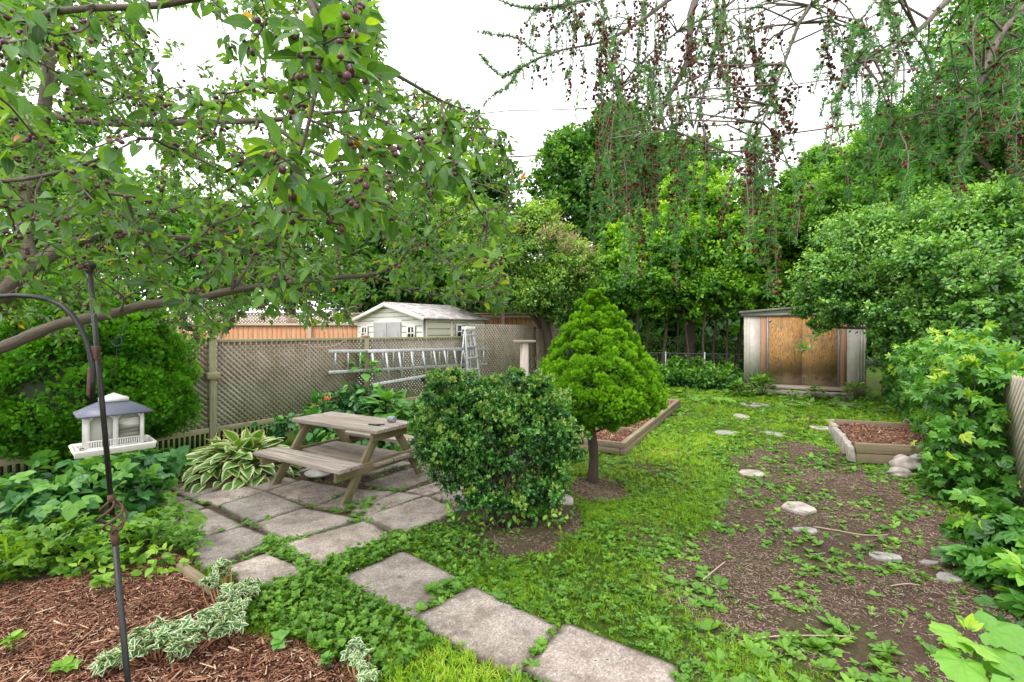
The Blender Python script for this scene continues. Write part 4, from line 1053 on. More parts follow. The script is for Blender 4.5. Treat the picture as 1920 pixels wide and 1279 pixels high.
mb = MB(); fbox(mb, 0, 0, z1_+.062, .108, .082, .016); q = [fp(a*.054, b_*.041, z1_+.070) for a, b_ in ((-1,-1),(1,-1),(1,1),(-1,1))]+[fp(0,0,z1_+.098)]
mb.add(q, [(0,1,4),(1,2,4),(2,3,4),(3,0,4)]); mb.build('cupola', M['fw'], bf)
top = fp(0, 0, z1_+.098)
# crab apple limb line (depth grows to the right)
LIMB = [W(x_, y_, Y_2) for x_, y_, Y_2 in ((-210,690,2.05),(-60,668,2.1),(0,653,2.12),(60,628,2.16),(110,608,2.2),(160,598,2.24),(205,590,2.3),(262,574,2.36),(300,569,2.4),(360,562,2.45),(430,546,2.52),(500,536,2.6),(560,528,2.66),(640,520,2.74),(690,516,2.8),(735,503,2.86),(778,491,2.9))]
LIMBR = [.030,.028,.027,.026,.025,.0245,.024,.023,.022,.021,.020,.018,.016,.014,.012,.010,.007]
hk = W(236, 600, 2.34); z_ = hk.z
mb = MB(); pts = []
for i in range(9): 
    a = math.pi*(1.0-i/8*1.15); pts.append(V((hk.x-.02+.030*math.cos(a), hk.y, hk.z+.030*math.sin(a))))
pts += [V((hk.x-.02, hk.y, hk.z-.065)), V((hk.x-.036, hk.y, hk.z-.085))]
for i in range(11):
    a = math.pi*(1.05)+i/10*math.pi*1.45; pts.append(V((top.x+.0+.026*math.cos(a), hk.y, hk.z-.105+.026*math.sin(a))))
mb.tube(pts, .0028, 6); o = mb.build('iron_hook', plain('teal_iron', (.04,.065,.07), .4), loc=pts[0], smooth=True); tag(o, 'curled dark iron S hook holding the bird feeder', 'hook')
mb = MB(); mb.tube([V((top.x, hk.y, hk.z-.13)), V((top.x, (hk.y+top.y)/2, (hk.z-.13+top.z)/2)), top], .0014, 5); mb.build('hanging_wire', M['black_iron'], bf)

# pole with side arm
pb = V((-1.352, 1.69, 0)); ptp = W(168, 500, 1.76); pd = (ptp-pb)
def pl_(z): return pb+pd*(z/ptp.z)
pole = empty('shepherd_hook_pole', pb, 'leaning black iron plant pole with curved arm, ball top and rusty twisted basket', 'garden pole')
mb = MB(); mb.tube([pl_(-.2), pl_(.872)], .0095, 10); mb.tube([pl_(.925), pl_(ptp.z-.02)], .0085, 10)
mb.build('pole', M['black_iron'], pole, smooth=True)
zc = 0.0
# basket location: px y 945..990 -> heights
def zat(py): 
    lo_, hi_ = 0.0, 1.9
    for _ in range(40):
        m_ = (lo_+hi_)/2; q = pl_(m_); yy = YH+(H-q.z)*F/q.y
        if yy > py: lo_ = m_
        else: hi_ = m_
    return m_
zb0, zb1 = zat(1000), zat(938)
mb = MB()
for k in range(4):
    pts = []
    for i in range(15):
        t_ = i/14; a = k*math.pi/2+t_*math.pi*1.5; r_ = .036*math.sin(math.pi*t_)**.8+.005
        c = pl_(zb0+(zb1-zb0)*t_); pts.append(c+V((r_*math.cos(a), r_*math.sin(a), 0)))
    mb.tube(pts, .0042, 6)
mb.tube([pl_(zb0-.045), pl_(zb0+.006)], [.0095, .0125], 10); mb.tube([pl_(zb1-.006), pl_(zb1+.02)], [.012, .0095], 10)
mb.build('twisted_basket', M['rust'], pole, smooth=True)
mb = MB(); mb.tube([pl_(.2), pl_(zb0-.03)], .0092, 10); mb.tube([pl_(zb1+.01), pl_(1.0)], .0092, 10); mb.build('sleeve', M['black_iron'], pole, smooth=True)
c = ptp; mb = MB(); mb.lathe(c, [(.005, -.028), (.012, -.022), (.008, -.014), (.013, -.012), (.0185, -.004), (.0205, .004), (.0185, .013), (.011, .019), (.001, .021)], 20); mb.build('finial', M['black_iron'], pole, smooth=True)
Ya = 1.70
arc = [W(x_, y_, Ya+.0) for x_, y_ in ((173,745),(174,715),(174,690),(170,668),(163,642),(152,615),(137,592),(116,573),(90,561),(62,556),(30,554),(0,556),(-30,564),(-62,582),(-80,610),(-86,640),(-75,662),(-55,668),(-42,655))]
mb = MB(); mb.tube(arc, .0085, 10); mb.build('side_arm', M['black_iron'], pole, smooth=True)
mb = MB(); mb.tube([W(169, 742, Ya), W(171, 690, Ya)], .0105, 10); mb.box(W(176, 662, Ya+.01), (.035, .02, .05)); mb.build('clamp', M['rust'], pole, bevel=.003)

# ------------------------------------------------------------------ overhead cables, utility pole, red awning
def cable(label, pts, r):
    P_ = [W(*p) for p in pts]; q = []
    for i in range(len(P_)-1):
        for k in range(8):
            t_ = k/8; q.append(P_[i].lerp(P_[i+1], t_)-V((0,0,.10*math.sin(math.pi*t_))))
    q.append(P_[-1]); mb = MB(); mb.tube(q, r, 6)
    o = mb.build('overhead_cable', plain('cable_sheath', (.20,.08,.05), .6, bumpy=0), loc=q[0], smooth=True); tag(o, label, 'cable', 'overhead cables against the sky')
cable('upper thin cable crossing the white sky behind the larch', [(732,222,30),(960,207,29),(1180,196,27),(1560,148,24),(2200,56,20)], .030)
cable('lower thick cable crossing above the tree tops', [(735,300,30),(1180,282,27),(1600,234,24),(2200,150,20)], .044)
p = V(((731-CX)/F*30, 30, 0)); up_ = empty('utility_pole', p, 'pale wooden utility pole rising behind the crab apple leaves', 'utility pole')
zt_ = W(731, 148, 30).z; mb = MB(); mb.tube([p, p+V((0,0,zt_))], [.20, .14], 12); mb.build('pole', M['cedar_light'], up_, smooth=True)
mb = MB(); mb.beam(p+V((-.9,0,zt_-.7)), p+V((.9,0,zt_-.7)), .12, .12); mb.build('crossarm', M['cedar_light'], up_)
q0 = V(((-20-CX)/F*8.6, 8.6, 0)); aw = empty('parasol', q0, 'red and white parasol beyond the fence at the far left edge', 'parasol')
mb = MB(); zc_ = W(0, 508, 8.6).z
nseg = 8; ctr = q0+V((0,0,zc_+.16)); ring = [q0+V((1.0*math.cos(2*math.pi*i/nseg), 1.0*math.sin(2*math.pi*i/nseg), zc_-.22)) for i in range(nseg)]
mid = [q0+V((.5*math.cos(2*math.pi*i/nseg), .5*math.sin(2*math.pi*i/nseg), zc_+.0)) for i in range(nseg)]
vs_ = [ctr]+mid+ring+[p_-V((0,0,.12)) for p_ in ring]; fs_ = []
for i in range(nseg):
    j = (i+1) % nseg; fs_ += [(0, 1+i, 1+j), (1+i, 1+nseg+i, 1+nseg+j, 1+j), (1+nseg+i, 1+2*nseg+i, 1+2*nseg+j, 1+nseg+j)]
mb.add(vs_, fs_)
mb.build('canopy', plain('red_canvas', (.62,.015,.012), .8, 0, .2, 3), aw); mb = MB(); mb.tube([q0, ctr], .02, 8); mb.build('pole', M['white_metal'], aw)

# ------------------------------------------------------------------ trees and hedges behind
LF = leaf_far(.34); LO = leaf_ovate(.30, 3); LMAP = leaf_lobed(5, .4)
GT = 'trees behind the garden'; rr = random.Random(3)
tree('vine_covered_tree', 'light green vine draped tree with tan dead vines standing behind the tall lattice', 'tree', ((1036-CX)/F*13.6, 13.6, 0),
  [E_(985,478,13.5,85,72,1.3,.02), E_(1040,545,13.1,62,55,1.0), E_(925,455,13.8,70,55,1.1,.05), E_(1000,428,13.8,62,36,.9,.1), E_(905,525,13.8,60,55,1.0), E_(1072,505,13.1,48,55,.8), E_(975,545,13.4,60,45,.9,-.05), E_(870,410,14.5,50,30,.8,.2), E_(1046,590,13.1,28,30,.4,-.1)],
  LO, L['vine_tree'], 520, .080, tr=.16, clump=.17, per=26, tb=.54)
vt = [o for o in bpy.data.objects if o.name == 'vine_covered_tree'][0]
sc = Scat(); crown(sc, blade(1, .03, .8), [E_(1075,480,12.35,26,50,.4), E_(1010,425,12.9,50,18,.4), E_(1040,455,12.6,30,26,.4)], 120, .18, clump=.3, per=20, up=.1)
M['dead'] = leafmat('dead_vine', [(0, (.14,.10,.06)), (1, (.42,.34,.24))], 0, .9); sc.build('dead_vine', M['dead'], vt)
tree('tall_maple', 'tall dark green tree standing highest in the middle behind the larch branches', 'tree', ((1150-CX)/F*21, 21, 0),
  [E_(1100,350,21,78,88), E_(1172,278,21,62,56,None,.08), E_(1062,420,20.5,60,70), E_(1180,395,20,80,95), E_(1250,345,21,78,70,None,.05), E_(1120,470,20,80,50,None,-.1), E_(1215,300,21,50,40,None,.1), E_(1130,255,21,30,30,None,.05), E_(1290,400,20.5,50,60), E_(1050,330,21,50,60,None,.05), E_(1310,320,21,50,50,None,.05), E_(1150,230,21,44,34,None,.08)],
  LF, L['tree_dark'], 105, .18, tr=.3, group=GT, clump=.17, per=26)
tree('bright_maple', 'bright yellow green maple with its crown just behind the small spruce', 'tree', ((1290-CX)/F*15.6, 15.6, 0),
  [E_(1330,392,16,100,58,None,.1), E_(1225,455,15.8,80,60,None,.06), E_(1325,475,15.4,105,66), E_(1180,520,15.4,58,52), E_(1395,470,15.2,68,62), E_(1265,530,15.2,90,45,None,-.08), E_(1380,540,15.0,70,42,None,-.06), E_(1290,360,16.2,55,40,None,.1), E_(1160,470,15.8,30,40,None,.1), E_(1190,572,15.0,56,26,None,-.1), E_(1275,582,14.9,50,24,None,-.12), E_(1360,572,14.8,50,28,None,-.1)],
  LO, L['tree_bright'], 290, .115, tr=.2, group=GT, clump=.16, per=26)
tree('bright_maple', 'light green maple rising right behind the roof of the garden shed', 'tree', ((1470-CX)/F*16.5, 16.5, 0),
  [E_(1470,470,16,88,80), E_(1540,400,16.5,82,76,None,.08), E_(1450,560,15.5,62,40,None,-.1), E_(1560,490,15.5,80,60), E_(1500,540,15.2,80,44,None,-.08), E_(1440,410,17,50,40,None,.05), E_(1590,330,17,70,50,None,.08)],
  LO, L['tree_bright'], 260, .12, tr=.2, group=GT, clump=.16, per=26, tb=.42)
tree('large_leafy_tree', 'large green tree filling the right side above the overhanging shrub', 'tree', ((1760-CX)/F*12.5, 12.5, 0),
  [E_(1620,372,12.5,98,80,None,.06), E_(1720,310,12,110,90,None,.04), E_(1810,330,11,120,110), E_(1550,345,14,60,50,None,.1), E_(1700,400,11.5,120,80), E_(1830,420,10.5,120,90), E_(1660,470,12,110,60,None,-.1), E_(1600,430,12.5,80,56,None,-.05), E_(1880,260,10.5,90,100,None,.05), E_(1500,345,15,46,30,None,.08), E_(1560,400,14,80,60), E_(1640,300,13,60,44,None,.08), E_(1480,420,15,60,50,None,.02), E_(1780,260,12,90,60,None,.06), E_(1540,300,14.5,30,22,None,.1)],
  LO, L['tree_mid'], 330, .098, tr=.28, group=GT, clump=.15, per=28, tb=.48)
tree('large_leafy_tree', 'loose green tree reaching the top right corner with sky between its leaves', 'tree', ((1990-CX)/F*9.5, 9.5, 0),
  [E_(1850,160,9.5,95,80,None,.05), E_(1760,215,10,80,60), E_(1920,80,9,95,85), E_(1850,40,9.5,70,60), E_(1680,250,11,60,40,None,.05), E_(1940,220,9,80,90)],
  LO, L['tree_mid'], 170, .09, tr=.2, group=GT, clump=.24, per=20, tb=.5, inner=.5)
for nm, lab, bx, by, lb, mt, d_, lf in (
  ('background_tree', 'mid green tree whose top shows right of the crab apple leaves under the lower cable', 880, 20, [E_(850,368,20,78,50), E_(920,350,20,50,44,None,-.05), E_(800,440,19,90,70), E_(905,425,19,60,50)], 'tree_dark', 55, .22),
  ('background_tree', 'dark tree rising behind the vinyl shed roof', 740, 19, [E_(745,470,19,100,80), E_(690,540,18,95,55), E_(800,530,18,90,56,None,-.1), E_(865,520,18,60,60,None,-.05)], 'tree_dark', 62, .2),
  ('background_tree', 'green tree behind the lattice topped cedar fence, left of the vinyl shed', 560, 19, [E_(560,440,19,110,100), E_(500,540,18,100,55), E_(620,520,18,80,60), E_(430,480,19,90,90)], 'tree_mid', 55, .2),
  ('background_tree', 'leafy tree behind the big round conifer on the left', 280, 18, [E_(300,430,18,130,110), E_(200,500,17,110,70), E_(370,540,17,80,50)], 'tree_mid', 48, .2),
  ('background_tree', 'leafy tree at the far left behind the cedar fence', 60, 18, [E_(60,420,18,140,120), E_(0,530,17,110,56), E_(120,310,18,90,80)], 'tree_mid', 40, .2)):
    tree(nm, lab, 'tree', ((bx-CX)/F*by, by, 0), lb, LF, L[mt], d_*1.15, lf, tr=.25, group=GT, clump=.22, per=24, inner=.4)
for nm_, pts_, mt, Yq in (('bright_maple', [(1250,400),(1300,345),(1360,350),(1420,420),(1200,470),(1440,380),(1150,480)], 'tree_bright', 15.8), ('tall_maple', [(1020,330),(1060,280),(1110,240),(1160,225),(1230,240),(1290,300),(1010,400)], 'tree_dark', 20.5), ('large_leafy_tree', [(1500,330),(1560,290),(1610,275),(1660,240),(1720,220),(1470,400),(1530,350)], 'tree_mid', 12.5)):
    par_ = [o for o in bpy.data.objects if o.name == nm_][0]; sc = Scat()
    for k in range(46):
        px, py = rr.choice(pts_); p = W(px+rr.uniform(-30, 30), py+rr.uniform(-12, 22), Yq+rr.uniform(-.8, .5)); d = V((rr.uniform(-.7, .7), rr.uniform(-.5, .2), rr.uniform(.2, 1))).normalized()*rr.uniform(.5, 1.1)*Yq/16; n = 22; t_ = rng.random(n)[:, None]
        sc.add(LO, np.array(p)+np.array(d)*t_+rng.normal(0, .05, (n, 3)), frames(rng.normal(size=(n, 3))+np.array(d), rng.normal(size=(n, 3))*.6+[0,-.3,1]), .0072*Yq*rng.uniform(.6, 1.2, n), (.6+rng.normal(0, .16, n)).clip(0, 1))
    tag(sc.build('outer_spray', L[mt], par_), kind='stuff')
# distant trees: one mass behind everything
sc = Scat(); lobes = []
for i in range(34):
    px = 700+i*46; Yq = 25+random.uniform(-2, 2); lobes.append(E_(px, 560+random.uniform(-25, 18), Yq, 58, 62, 2.2, -.12)); lobes.append(E_(px+20, 625, Yq-2.5, 48, 40, 1.5, -.22))
crown(sc, leaf_far(.42), lobes, 40, .40, clump=.25, per=20, inner=.3)
tag(sc.build('distant_trees', L['tree_dark'], loc=(0, 27, 0)), 'dark far wood closing the view behind the tree row', 'distant trees', kind='stuff')
# the row of thin stems with dark undergrowth
labs = ['first thin stem left of the row, next to the small spruce', 'thin dark stem second from the left in the tree row', 'thin dark stem third from the left in the tree row', 'thin dark stem fourth from the left in the tree row', 'paired stem in the left half of the tree row', 'slightly thicker stem in the middle of the tree row', 'leaning stem right of the middle of the tree row', 'slender pale stem in the right half of the tree row', 'thin stem two places left of the shed', 'thin stem next to the left wall of the shed', 'last dark stem tucked behind the left corner of the shed']
SAP = []
for i, px in enumerate((1138,1172,1196,1214,1243,1268,1290,1318,1338,1366,1384)):
    Yd = 14.9+rr.uniform(-.4, .5); b0 = V(((px-CX)/F*Yd, Yd, 0)); lean = rr.uniform(-.25, .25)
    o = empty('young_tree', b0, labs[i], 'young tree', 'row of thin young trees between spruce and shed'); hh = W(px, 545, Yd).z
    mb = MB(); rad = rr.choice((.035, .045, .06)); pts = [b0+V((lean*t_*t_+.04*math.sin(t_*7+i), 0, hh*t_-.05)) for t_ in np.linspace(0, 1, 7)]
    mb.tube(pts, [rad*(1-.4*t_) for t_ in np.linspace(0, 1, 7)], 7)
    for k in range(5):
        z = rr.uniform(.4, hh); q = b0+V((lean*(z/hh)**2, 0, z)); mb.tube([q, q+V((rr.uniform(-.5, .5), rr.uniform(-.3, .3), rr.uniform(.05, .5)))], [.012, .004], 4)
    mb.build('trunk', M['bark_dark'], o, smooth=True)
    sc = Scat(); crown(sc, LO, [(b0+V((lean, 0, hh+.15)), (.62, .7, .55), -.05), (b0+V((0, .5, .45)), (.5, .5, .40), -.28)], 150, .13, clump=.3, per=16); sc.build('crown', L['tree_mid'], o)
# undergrowth in front of the row
sc = Scat(); lobes = [(V((x_, 13.9+.25*math.sin(x_*3)-(x_-3)*.3, .22)), (.5, .35, .28), -.12) for x_ in np.arange(2.3, 6.3, .45)]+[(V((x_, 16.2+.3*math.sin(x_*2), .55+.25*math.sin(x_*3.1))), (.7, .45, .75), -.26) for x_ in np.arange(1.8, 8.6, .55)]
crown(sc, LO, lobes, 420, .10, clump=.35, per=12); tag(sc.build('undergrowth', L['tree_dark'], loc=(4, 13.5, 0)), 'low dark undergrowth at the foot of the tree row', 'undergrowth', kind='stuff')

sc = Scat(); lobes = []
for i in range(15):
    x_ = 2.5+i*.27; y_ = 15.0-(x_-2.5)*.45
    lobes.append((V((x_, y_, .25+.12*math.sin(i*2.3))), (.34, .25, .34+.15*rr.random()), rr.uniform(-.2, -.02)))
crown(sc, LO, lobes, 330, .11, clump=.35, per=12); tag(sc.build('hedge_bottom', L['tree_mid'], loc=(4, 14, 0)), 'leafy tangle overgrowing the wire fence below the tree row', 'undergrowth', kind='stuff')
# the overhanging shrub and creeper on the right boundary
shr = tree('overhanging_shrub', 'big round leaved shrub leaning over the roof and doors of the garden shed', 'shrub', (7.6, 9.0, 0),
  [E_(1560,520,9.6,70,40,.6,.1), E_(1690,480,9,120,76,.9,.03), E_(1830,490,7.8,120,88,.9), E_(1640,570,9.3,95,44,.6), E_(1760,590,8.2,110,60,.7,-.05), E_(1880,580,7,80,80,.7,-.04), E_(1700,640,8.6,60,44,.5,-.05), E_(1600,440,10,70,40,.7,.12), E_(1780,410,8.6,110,50,.8,.1), E_(1900,410,7.6,70,60,.7,.05), E_(1520,580,9.9,26,22,.25,.1), E_(1540,612,9.9,20,20,.2,.1), E_(1585,600,9.7,36,28,.3,.05), E_(1505,553,10,28,12,.25,.12)],
  LO, L['shrub'], 640, .068, tr=.09, bark='bark_grey', clump=.19, per=18, up=.25, subl=5, inner=.6, tvar=.2, tb=.5)
sc = Scat()
twig = [W(1560,600,9.7), W(1535,625,9.6), W(1510,650,9.6), W(1496,652,9.6)]
for a, b2 in zip(twig, twig[1:]):
    n = 30; t_ = rng.random(n)[:, None]; P = np.array(a)*(1-t_)+np.array(b2)*t_+rng.normal(0, .05, (n, 3)); sc.add(LO, P, frames(rng.normal(size=(n, 3)), rng.normal(size=(n, 3))+[0,-1,1]), .075, .6+rng.normal(0, .15, n))
sc.build('hanging_spray', L['shrub'], shr)
sc = Scat(); mb = MB()
for k in range(150):
    px, py, Yq = rr.choice([(1560,490,9.6),(1620,440,9.4),(1690,420,9),(1760,400,8.8),(1830,410,8),(1900,370,7.6),(1540,545,9.8),(1500,560,9.9),(1650,520,8.6),(1720,540,8.2),(1800,520,7.3),(1870,500,6.8),(1760,620,7.6),(1680,600,8.4)])
    p = W(px+rr.uniform(-45, 45), py+rr.uniform(-35, 25), Yq-rr.uniform(0, .4)); d = V((rr.uniform(-1, .4), rr.uniform(-.8, .2), rr.uniform(-.1, 1))).normalized()*rr.uniform(.25, .55)
    pts = [p, p+d*.5, p+d+V((0,0,-.06))]; mb.tube(pts, [.006, .004, .002], 4, cap=False); n = 16; t_ = rng.random(n)[:, None]
    P = np.array(p)*(1-t_)+np.array(pts[2])*t_+rng.normal(0, .025, (n, 3)); sc.add(LO, P, frames(rng.normal(size=(n, 3))*.8+np.array(d.normalized()), rng.normal(size=(n, 3))*.5+[0,-.3,1]), .062*rng.uniform(.7, 1.2, n), (.62+rng.normal(0, .15, n)).clip(0, 1))
o_ = sc.build('outer_spray', L['shrub'], shr); tag(mb.build('outer_twig', M['bark_grey'], shr), kind='stuff'); tag(o_, kind='stuff')
LV5 = palm5(leaf_ovate(.18, 4, .2, .2), 5, 200)
lobes = []
cl0 = V((4.75, 4.62, 0)); cl1 = V((9.3, 11.2, 0)); ci = V((-.83, .56, 0))
for i in range(15):
    t_ = i/14; p = cl0.lerp(cl1, t_); q = max(.05, 1-6*t_)
    lobes.append((p+V((0,0,1.05+.15*math.sin(i*2.1)))+ci*.08, (.36+.1*rr.random(), .36, .40), .04)); lobes.append((p+V((0,0,.5))+ci*.12*q, (.32, .34, .42), -.03)); lobes.append((p+V((0,0,.18))+ci*(.02+.22*q), (.26+.06*q, .32, .22), -.02))
o = empty('virginia_creeper', cl0, 'thick mass of five fingered creeper covering the chain link fence on the right', 'creeper')
mb = MB()
for i in range(26):
    t_ = rr.random(); p = cl0.lerp(cl1, t_)+ci*rr.uniform(0, .2); cyl_between(mb, p, p+V((rr.uniform(-.4,.4), rr.uniform(-.4,.4), rr.uniform(.7, 1.5))), .012, .005, 5, .15)
mb.build('stem', M['bark_dark'], o, smooth=True)
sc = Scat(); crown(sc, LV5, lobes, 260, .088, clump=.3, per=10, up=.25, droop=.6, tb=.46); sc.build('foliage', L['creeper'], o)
o = empty('virginia_creeper', V((4.3, 4.1, 0)), 'creeper tongue with lime tips climbing over the end of the slatted fence', 'creeper')
sc = Scat(); lobes = [(V((4.42, 4.50, 1.12)), (.26, .26, .18), .22), (V((4.36, 4.42, .78)), (.22, .24, .26), .05), (V((4.30, 4.42, .45)), (.30, .28, .28), .0), (V((4.22, 4.3, .18)), (.34, .32, .2), .02), (V((4.62, 4.35, 1.22)), (.22, .2, .10), .3)]
crown(sc, palm5(leaf_ovate(.24, 4, .2, .2), 5, 150), lobes, 210, .088, clump=.3, per=8, up=.2, droop=.6, tb=.5); sc.build('foliage', L['creeper'], o)
mb = MB(); cyl_between(mb, (4.3,4.45,0), (4.45,4.5,1.2), .012, .006, 5); mb.build('stem', M['bark_dark'], o)
o = empty('virginia_creeper', V((3.2, 3.0, 0)), 'low creeper spreading over the soil at the right edge of the foreground', 'creeper')
sc = Scat(); lobes = [E_(1900,1010,3.35,62,48,.25,.02), E_(1870,1075,3.0,50,45,.22), E_(1930,1110,2.75,60,55,.22,-.03), E_(1960,1190,2.5,60,50,.2,-.05), E_(1840,1015,3.5,35,24,.18,.08)]
crown(sc, palm5(leaf_ovate(.26, 5, .22, .2), 5, 150), lobes, 330, .105, clump=.3, per=7, up=.6, droop=.25, tb=.42); sc.build('foliage', L['creeper'], o)
# yellow green tips on top of the creeper
# ------------------------------------------------------------------ conifers and boxwood
def needle_sprig(n=7, sp=.5):
    ps = []
    for i in range(n):
        a = R(-70+140*i/(n-1)); v = [(0,0,0),(.5*math.cos(a)+.1,.5*math.sin(a)*sp-.05,.02),(math.cos(a)*.8+.2,math.sin(a)*.8*sp,-.05),(.5*math.cos(a)+.1,.5*math.sin(a)*sp+.06,.02)]
        ps.append(T(v, [(0,1,2,3)], [0,1,1,1], [-.2,0,.16,0]))
    ps.append(T([(0,0,0),(.5,.02,.25),(.95,0,.45),(.5,-.05,.25)], [(0,1,2,3)], [0,1,1,1], [-.2,0,.16,0]))
    return comp(ps)
def bumpy(name, parent, mat, prof, c, clumps, cr, per, size, tmpl, core=None, tb=.5, squash=1.0, rough=.05, flatbias=.0):
    """prof(t)->(radius, z); clumps of sprigs over the lathe surface"""
    sc = Scat(); c = np.array(c)
    ts = rng.random(clumps*3); wgt = np.array([prof(t)[0] for t in ts]); ts = ts[rng.random(len(ts)) < (wgt/wgt.max()*.9+.12)][:clumps]; n = len(ts)
    az_ = rng.uniform(0, 2*math.pi, n); rz = np.array([prof(t) for t in ts]); d2 = np.array([prof(min(t+.02, 1)) for t in ts])-rz
    nz = -d2[:, 0]/np.maximum(np.hypot(d2[:, 0], d2[:, 1]), 1e-6)*np.sign(d2[:, 1]); nh = np.abs(d2[:, 1])/np.maximum(np.hypot(d2[:, 0], d2[:, 1]), 1e-6)
    out = np.stack([np.cos(az_)*nh, np.sin(az_)*nh, nz], -1)
    crs = cr*rng.uniform(.6, 1.4, n)*(.30+.70*rz[:, 0]/wgt.max())
    cc = np.stack([np.cos(az_)*rz[:, 0], np.sin(az_)*rz[:, 0]*squash, rz[:, 1]], -1)+c-out*crs[:, None]*.55+rng.normal(0, rough*cr, (n, 3))
    ct = rng.normal(0, .07, n)
    N = clumps*per; ix = rng.integers(0, n, N); d = rdir(N); flip = (d*out[ix]).sum(1) < -.25; d[flip] *= -1
    rad = (.78+.27*rng.random(N))
    P = cc[ix]+d*crs[ix, None]*rad[:, None]*np.array([1, 1, .85])
    prot = (d*out[ix]).sum(1)
    t = tb+ct[ix]+.26*(prot-.55)+.20*d[:, 2]+.5*(rad-.9)+rng.normal(0, .07, N)  # shade put into the tint: crevices darker, tops and outer sprigs lighter
    sc.add(tmpl, P, frames(d*1.0+np.array([0, 0, .35+flatbias])+rng.normal(0, .35, (N, 3)), out[ix]+rng.normal(0, .5, (N, 3))), size*rng.uniform(.7, 1.3, N), t.clip(0, 1))
    o = sc.build(name, mat, parent)
    if core:
        mb = MB(); mb.lathe(c, [(max(.001, prof(t)[0]-cr*.9), prof(t)[1]) for t in np.linspace(0, 1, 14)], 20); mb.build('dark_core', M[core], parent, smooth=True)  # solid dark core added to block the view through the foliage
    return o
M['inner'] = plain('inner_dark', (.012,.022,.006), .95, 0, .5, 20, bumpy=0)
SPN = needle_sprig(9, .6)
sp0 = G(1112, 903); Ys = sp0.y
kz = lambda py: H-(py-YH)*Ys/F
spr = empty('dwarf_spruce', sp0, 'small cone shaped dwarf spruce on a bare trunk in the middle of the lawn', 'spruce')
mb = MB(); pts = [sp0+V((-.02+.03*math.sin(t_*5), .01*math.sin(t_*8), -.05+t_*.9)) for t_ in np.linspace(0, 1, 7)]; mb.tube(pts, [.075,.056,.050,.052,.048,.045,.04], 12)
for k in range(14):
    a = rr.uniform(0, 6.28); z = rr.uniform(.45, .8); q = sp0+V((0,0,z)); mb.tube([q, q+V((math.cos(a)*.35, math.sin(a)*.35, rr.uniform(.05, .25)))], [.014, .006], 5)
mb.build('trunk', M['bark_dark'], spr, smooth=True)
ztop, zbot = kz(545), kz(800)
def sprof(t):    # outline read off the photo (half widths in px at picture rows)
    ys_ = [790, 778, 758, 732, 705, 678, 650, 622, 602, 584, 568, 550]; hw = [34, 84, 114, 124, 113, 95, 77, 58, 43, 28, 12, 2]
    y = np.interp(t, np.linspace(0, 1, 12), ys_); return (float(np.interp(t, np.linspace(0, 1, 12), hw))*Ys/F*.90, kz(y))
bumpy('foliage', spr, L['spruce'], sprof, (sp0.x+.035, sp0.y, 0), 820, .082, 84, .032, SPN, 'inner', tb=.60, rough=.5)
# big left conifer
cb = V(((160-CX)/F*5.5, 5.5, 0)); Yc = 5.5; kc = lambda py: H-(py-YH)*Yc/F
jun = empty('round_conifer', cb, 'big dense round conifer in front of the lattice fence on the left', 'conifer')
mb = MB(); mb.tube([cb+V((0,0,-.05)), cb+V((.02,0,.9))], [.10, .07], 10); mb.build('trunk', M['bark_dark'], jun, smooth=True)
def jprof(t):
    ys_ = [828, 812, 790, 760, 725, 690, 655, 620, 590, 565, 550, 540]; hw = [60, 135, 180, 203, 205, 190, 178, 160, 135, 100, 55, 6]
    y = np.interp(t, np.linspace(0, 1, 12), ys_); return (float(np.interp(t, np.linspace(0, 1, 12), hw))*Yc/F*.80, kc(y))
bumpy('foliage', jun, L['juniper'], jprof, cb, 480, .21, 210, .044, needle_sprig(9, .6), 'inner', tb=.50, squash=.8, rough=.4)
# boxwood
bb = G(950, 985); Yb = bb.y+.15
box = empty('boxwood', bb, 'wide dark boxwood bush with bare stems below in the centre foreground', 'boxwood bush')
mb = MB()
for k in range(22):
    a = rr.uniform(0, 6.28); r_ = rr.uniform(.02, .12); p = bb+V((math.cos(a)*r_, math.sin(a)*r_, -.03)); q = bb+V((math.cos(a)*rr.uniform(.12, .42), .08+math.sin(a)*rr.uniform(.1, .25), rr.uniform(.35, .75)))
    cyl_between(mb, p, q, .013, .006, 6, .12, 4)
    for j in range(3): cyl_between(mb, q.lerp(p, .4*rr.random()), q+V((rr.uniform(-.2,.2), rr.uniform(-.15,.15), rr.uniform(0,.2))), .006, .002, 4, .1, 2)
mb.build('stem', M['bark_dark'], box, smooth=True)
LB = comp([xf(leaf_ovate(.33, 3, .1, .2), rotm(a, R(35), 0), (h_*.0, 0, h_), 1, dt) for a, h_, dt in ((0,0,-.1),(3.14,.1,-.08),(1.57,.5,0),(-1.57,.6,0),(.4,1.0,.12),(3.5,1.1,.12))])
lobes = [E_(862,765,Yb,72,66,.30), E_(945,760,Yb,80,50,.34,.02), E_(1012,778,Yb,56,58,.30), E_(838,835,Yb,62,60,.28,-.03), E_(925,825,Yb-.12,90,75,.30), E_(1010,850,Yb,72,66,.28), E_(890,890,Yb-.05,76,40,.26,-.08), E_(975,905,Yb,70,46,.24,-.08), E_(1040,822,Yb+.05,34,44,.2), E_(810,800,Yb,34,34,.18,.02), E_(985,950,Yb,46,30,.16,-.02), E_(895,738,Yb,46,22,.22,.04), E_(990,742,Yb+.05,40,20,.2,.04), E_(905,935,Yb-.18,50,34,.14,-.05), E_(950,940,Yb-.22,52,36,.14,-.04), E_(1010,925,Yb-.15,50,34,.14,-.04)]
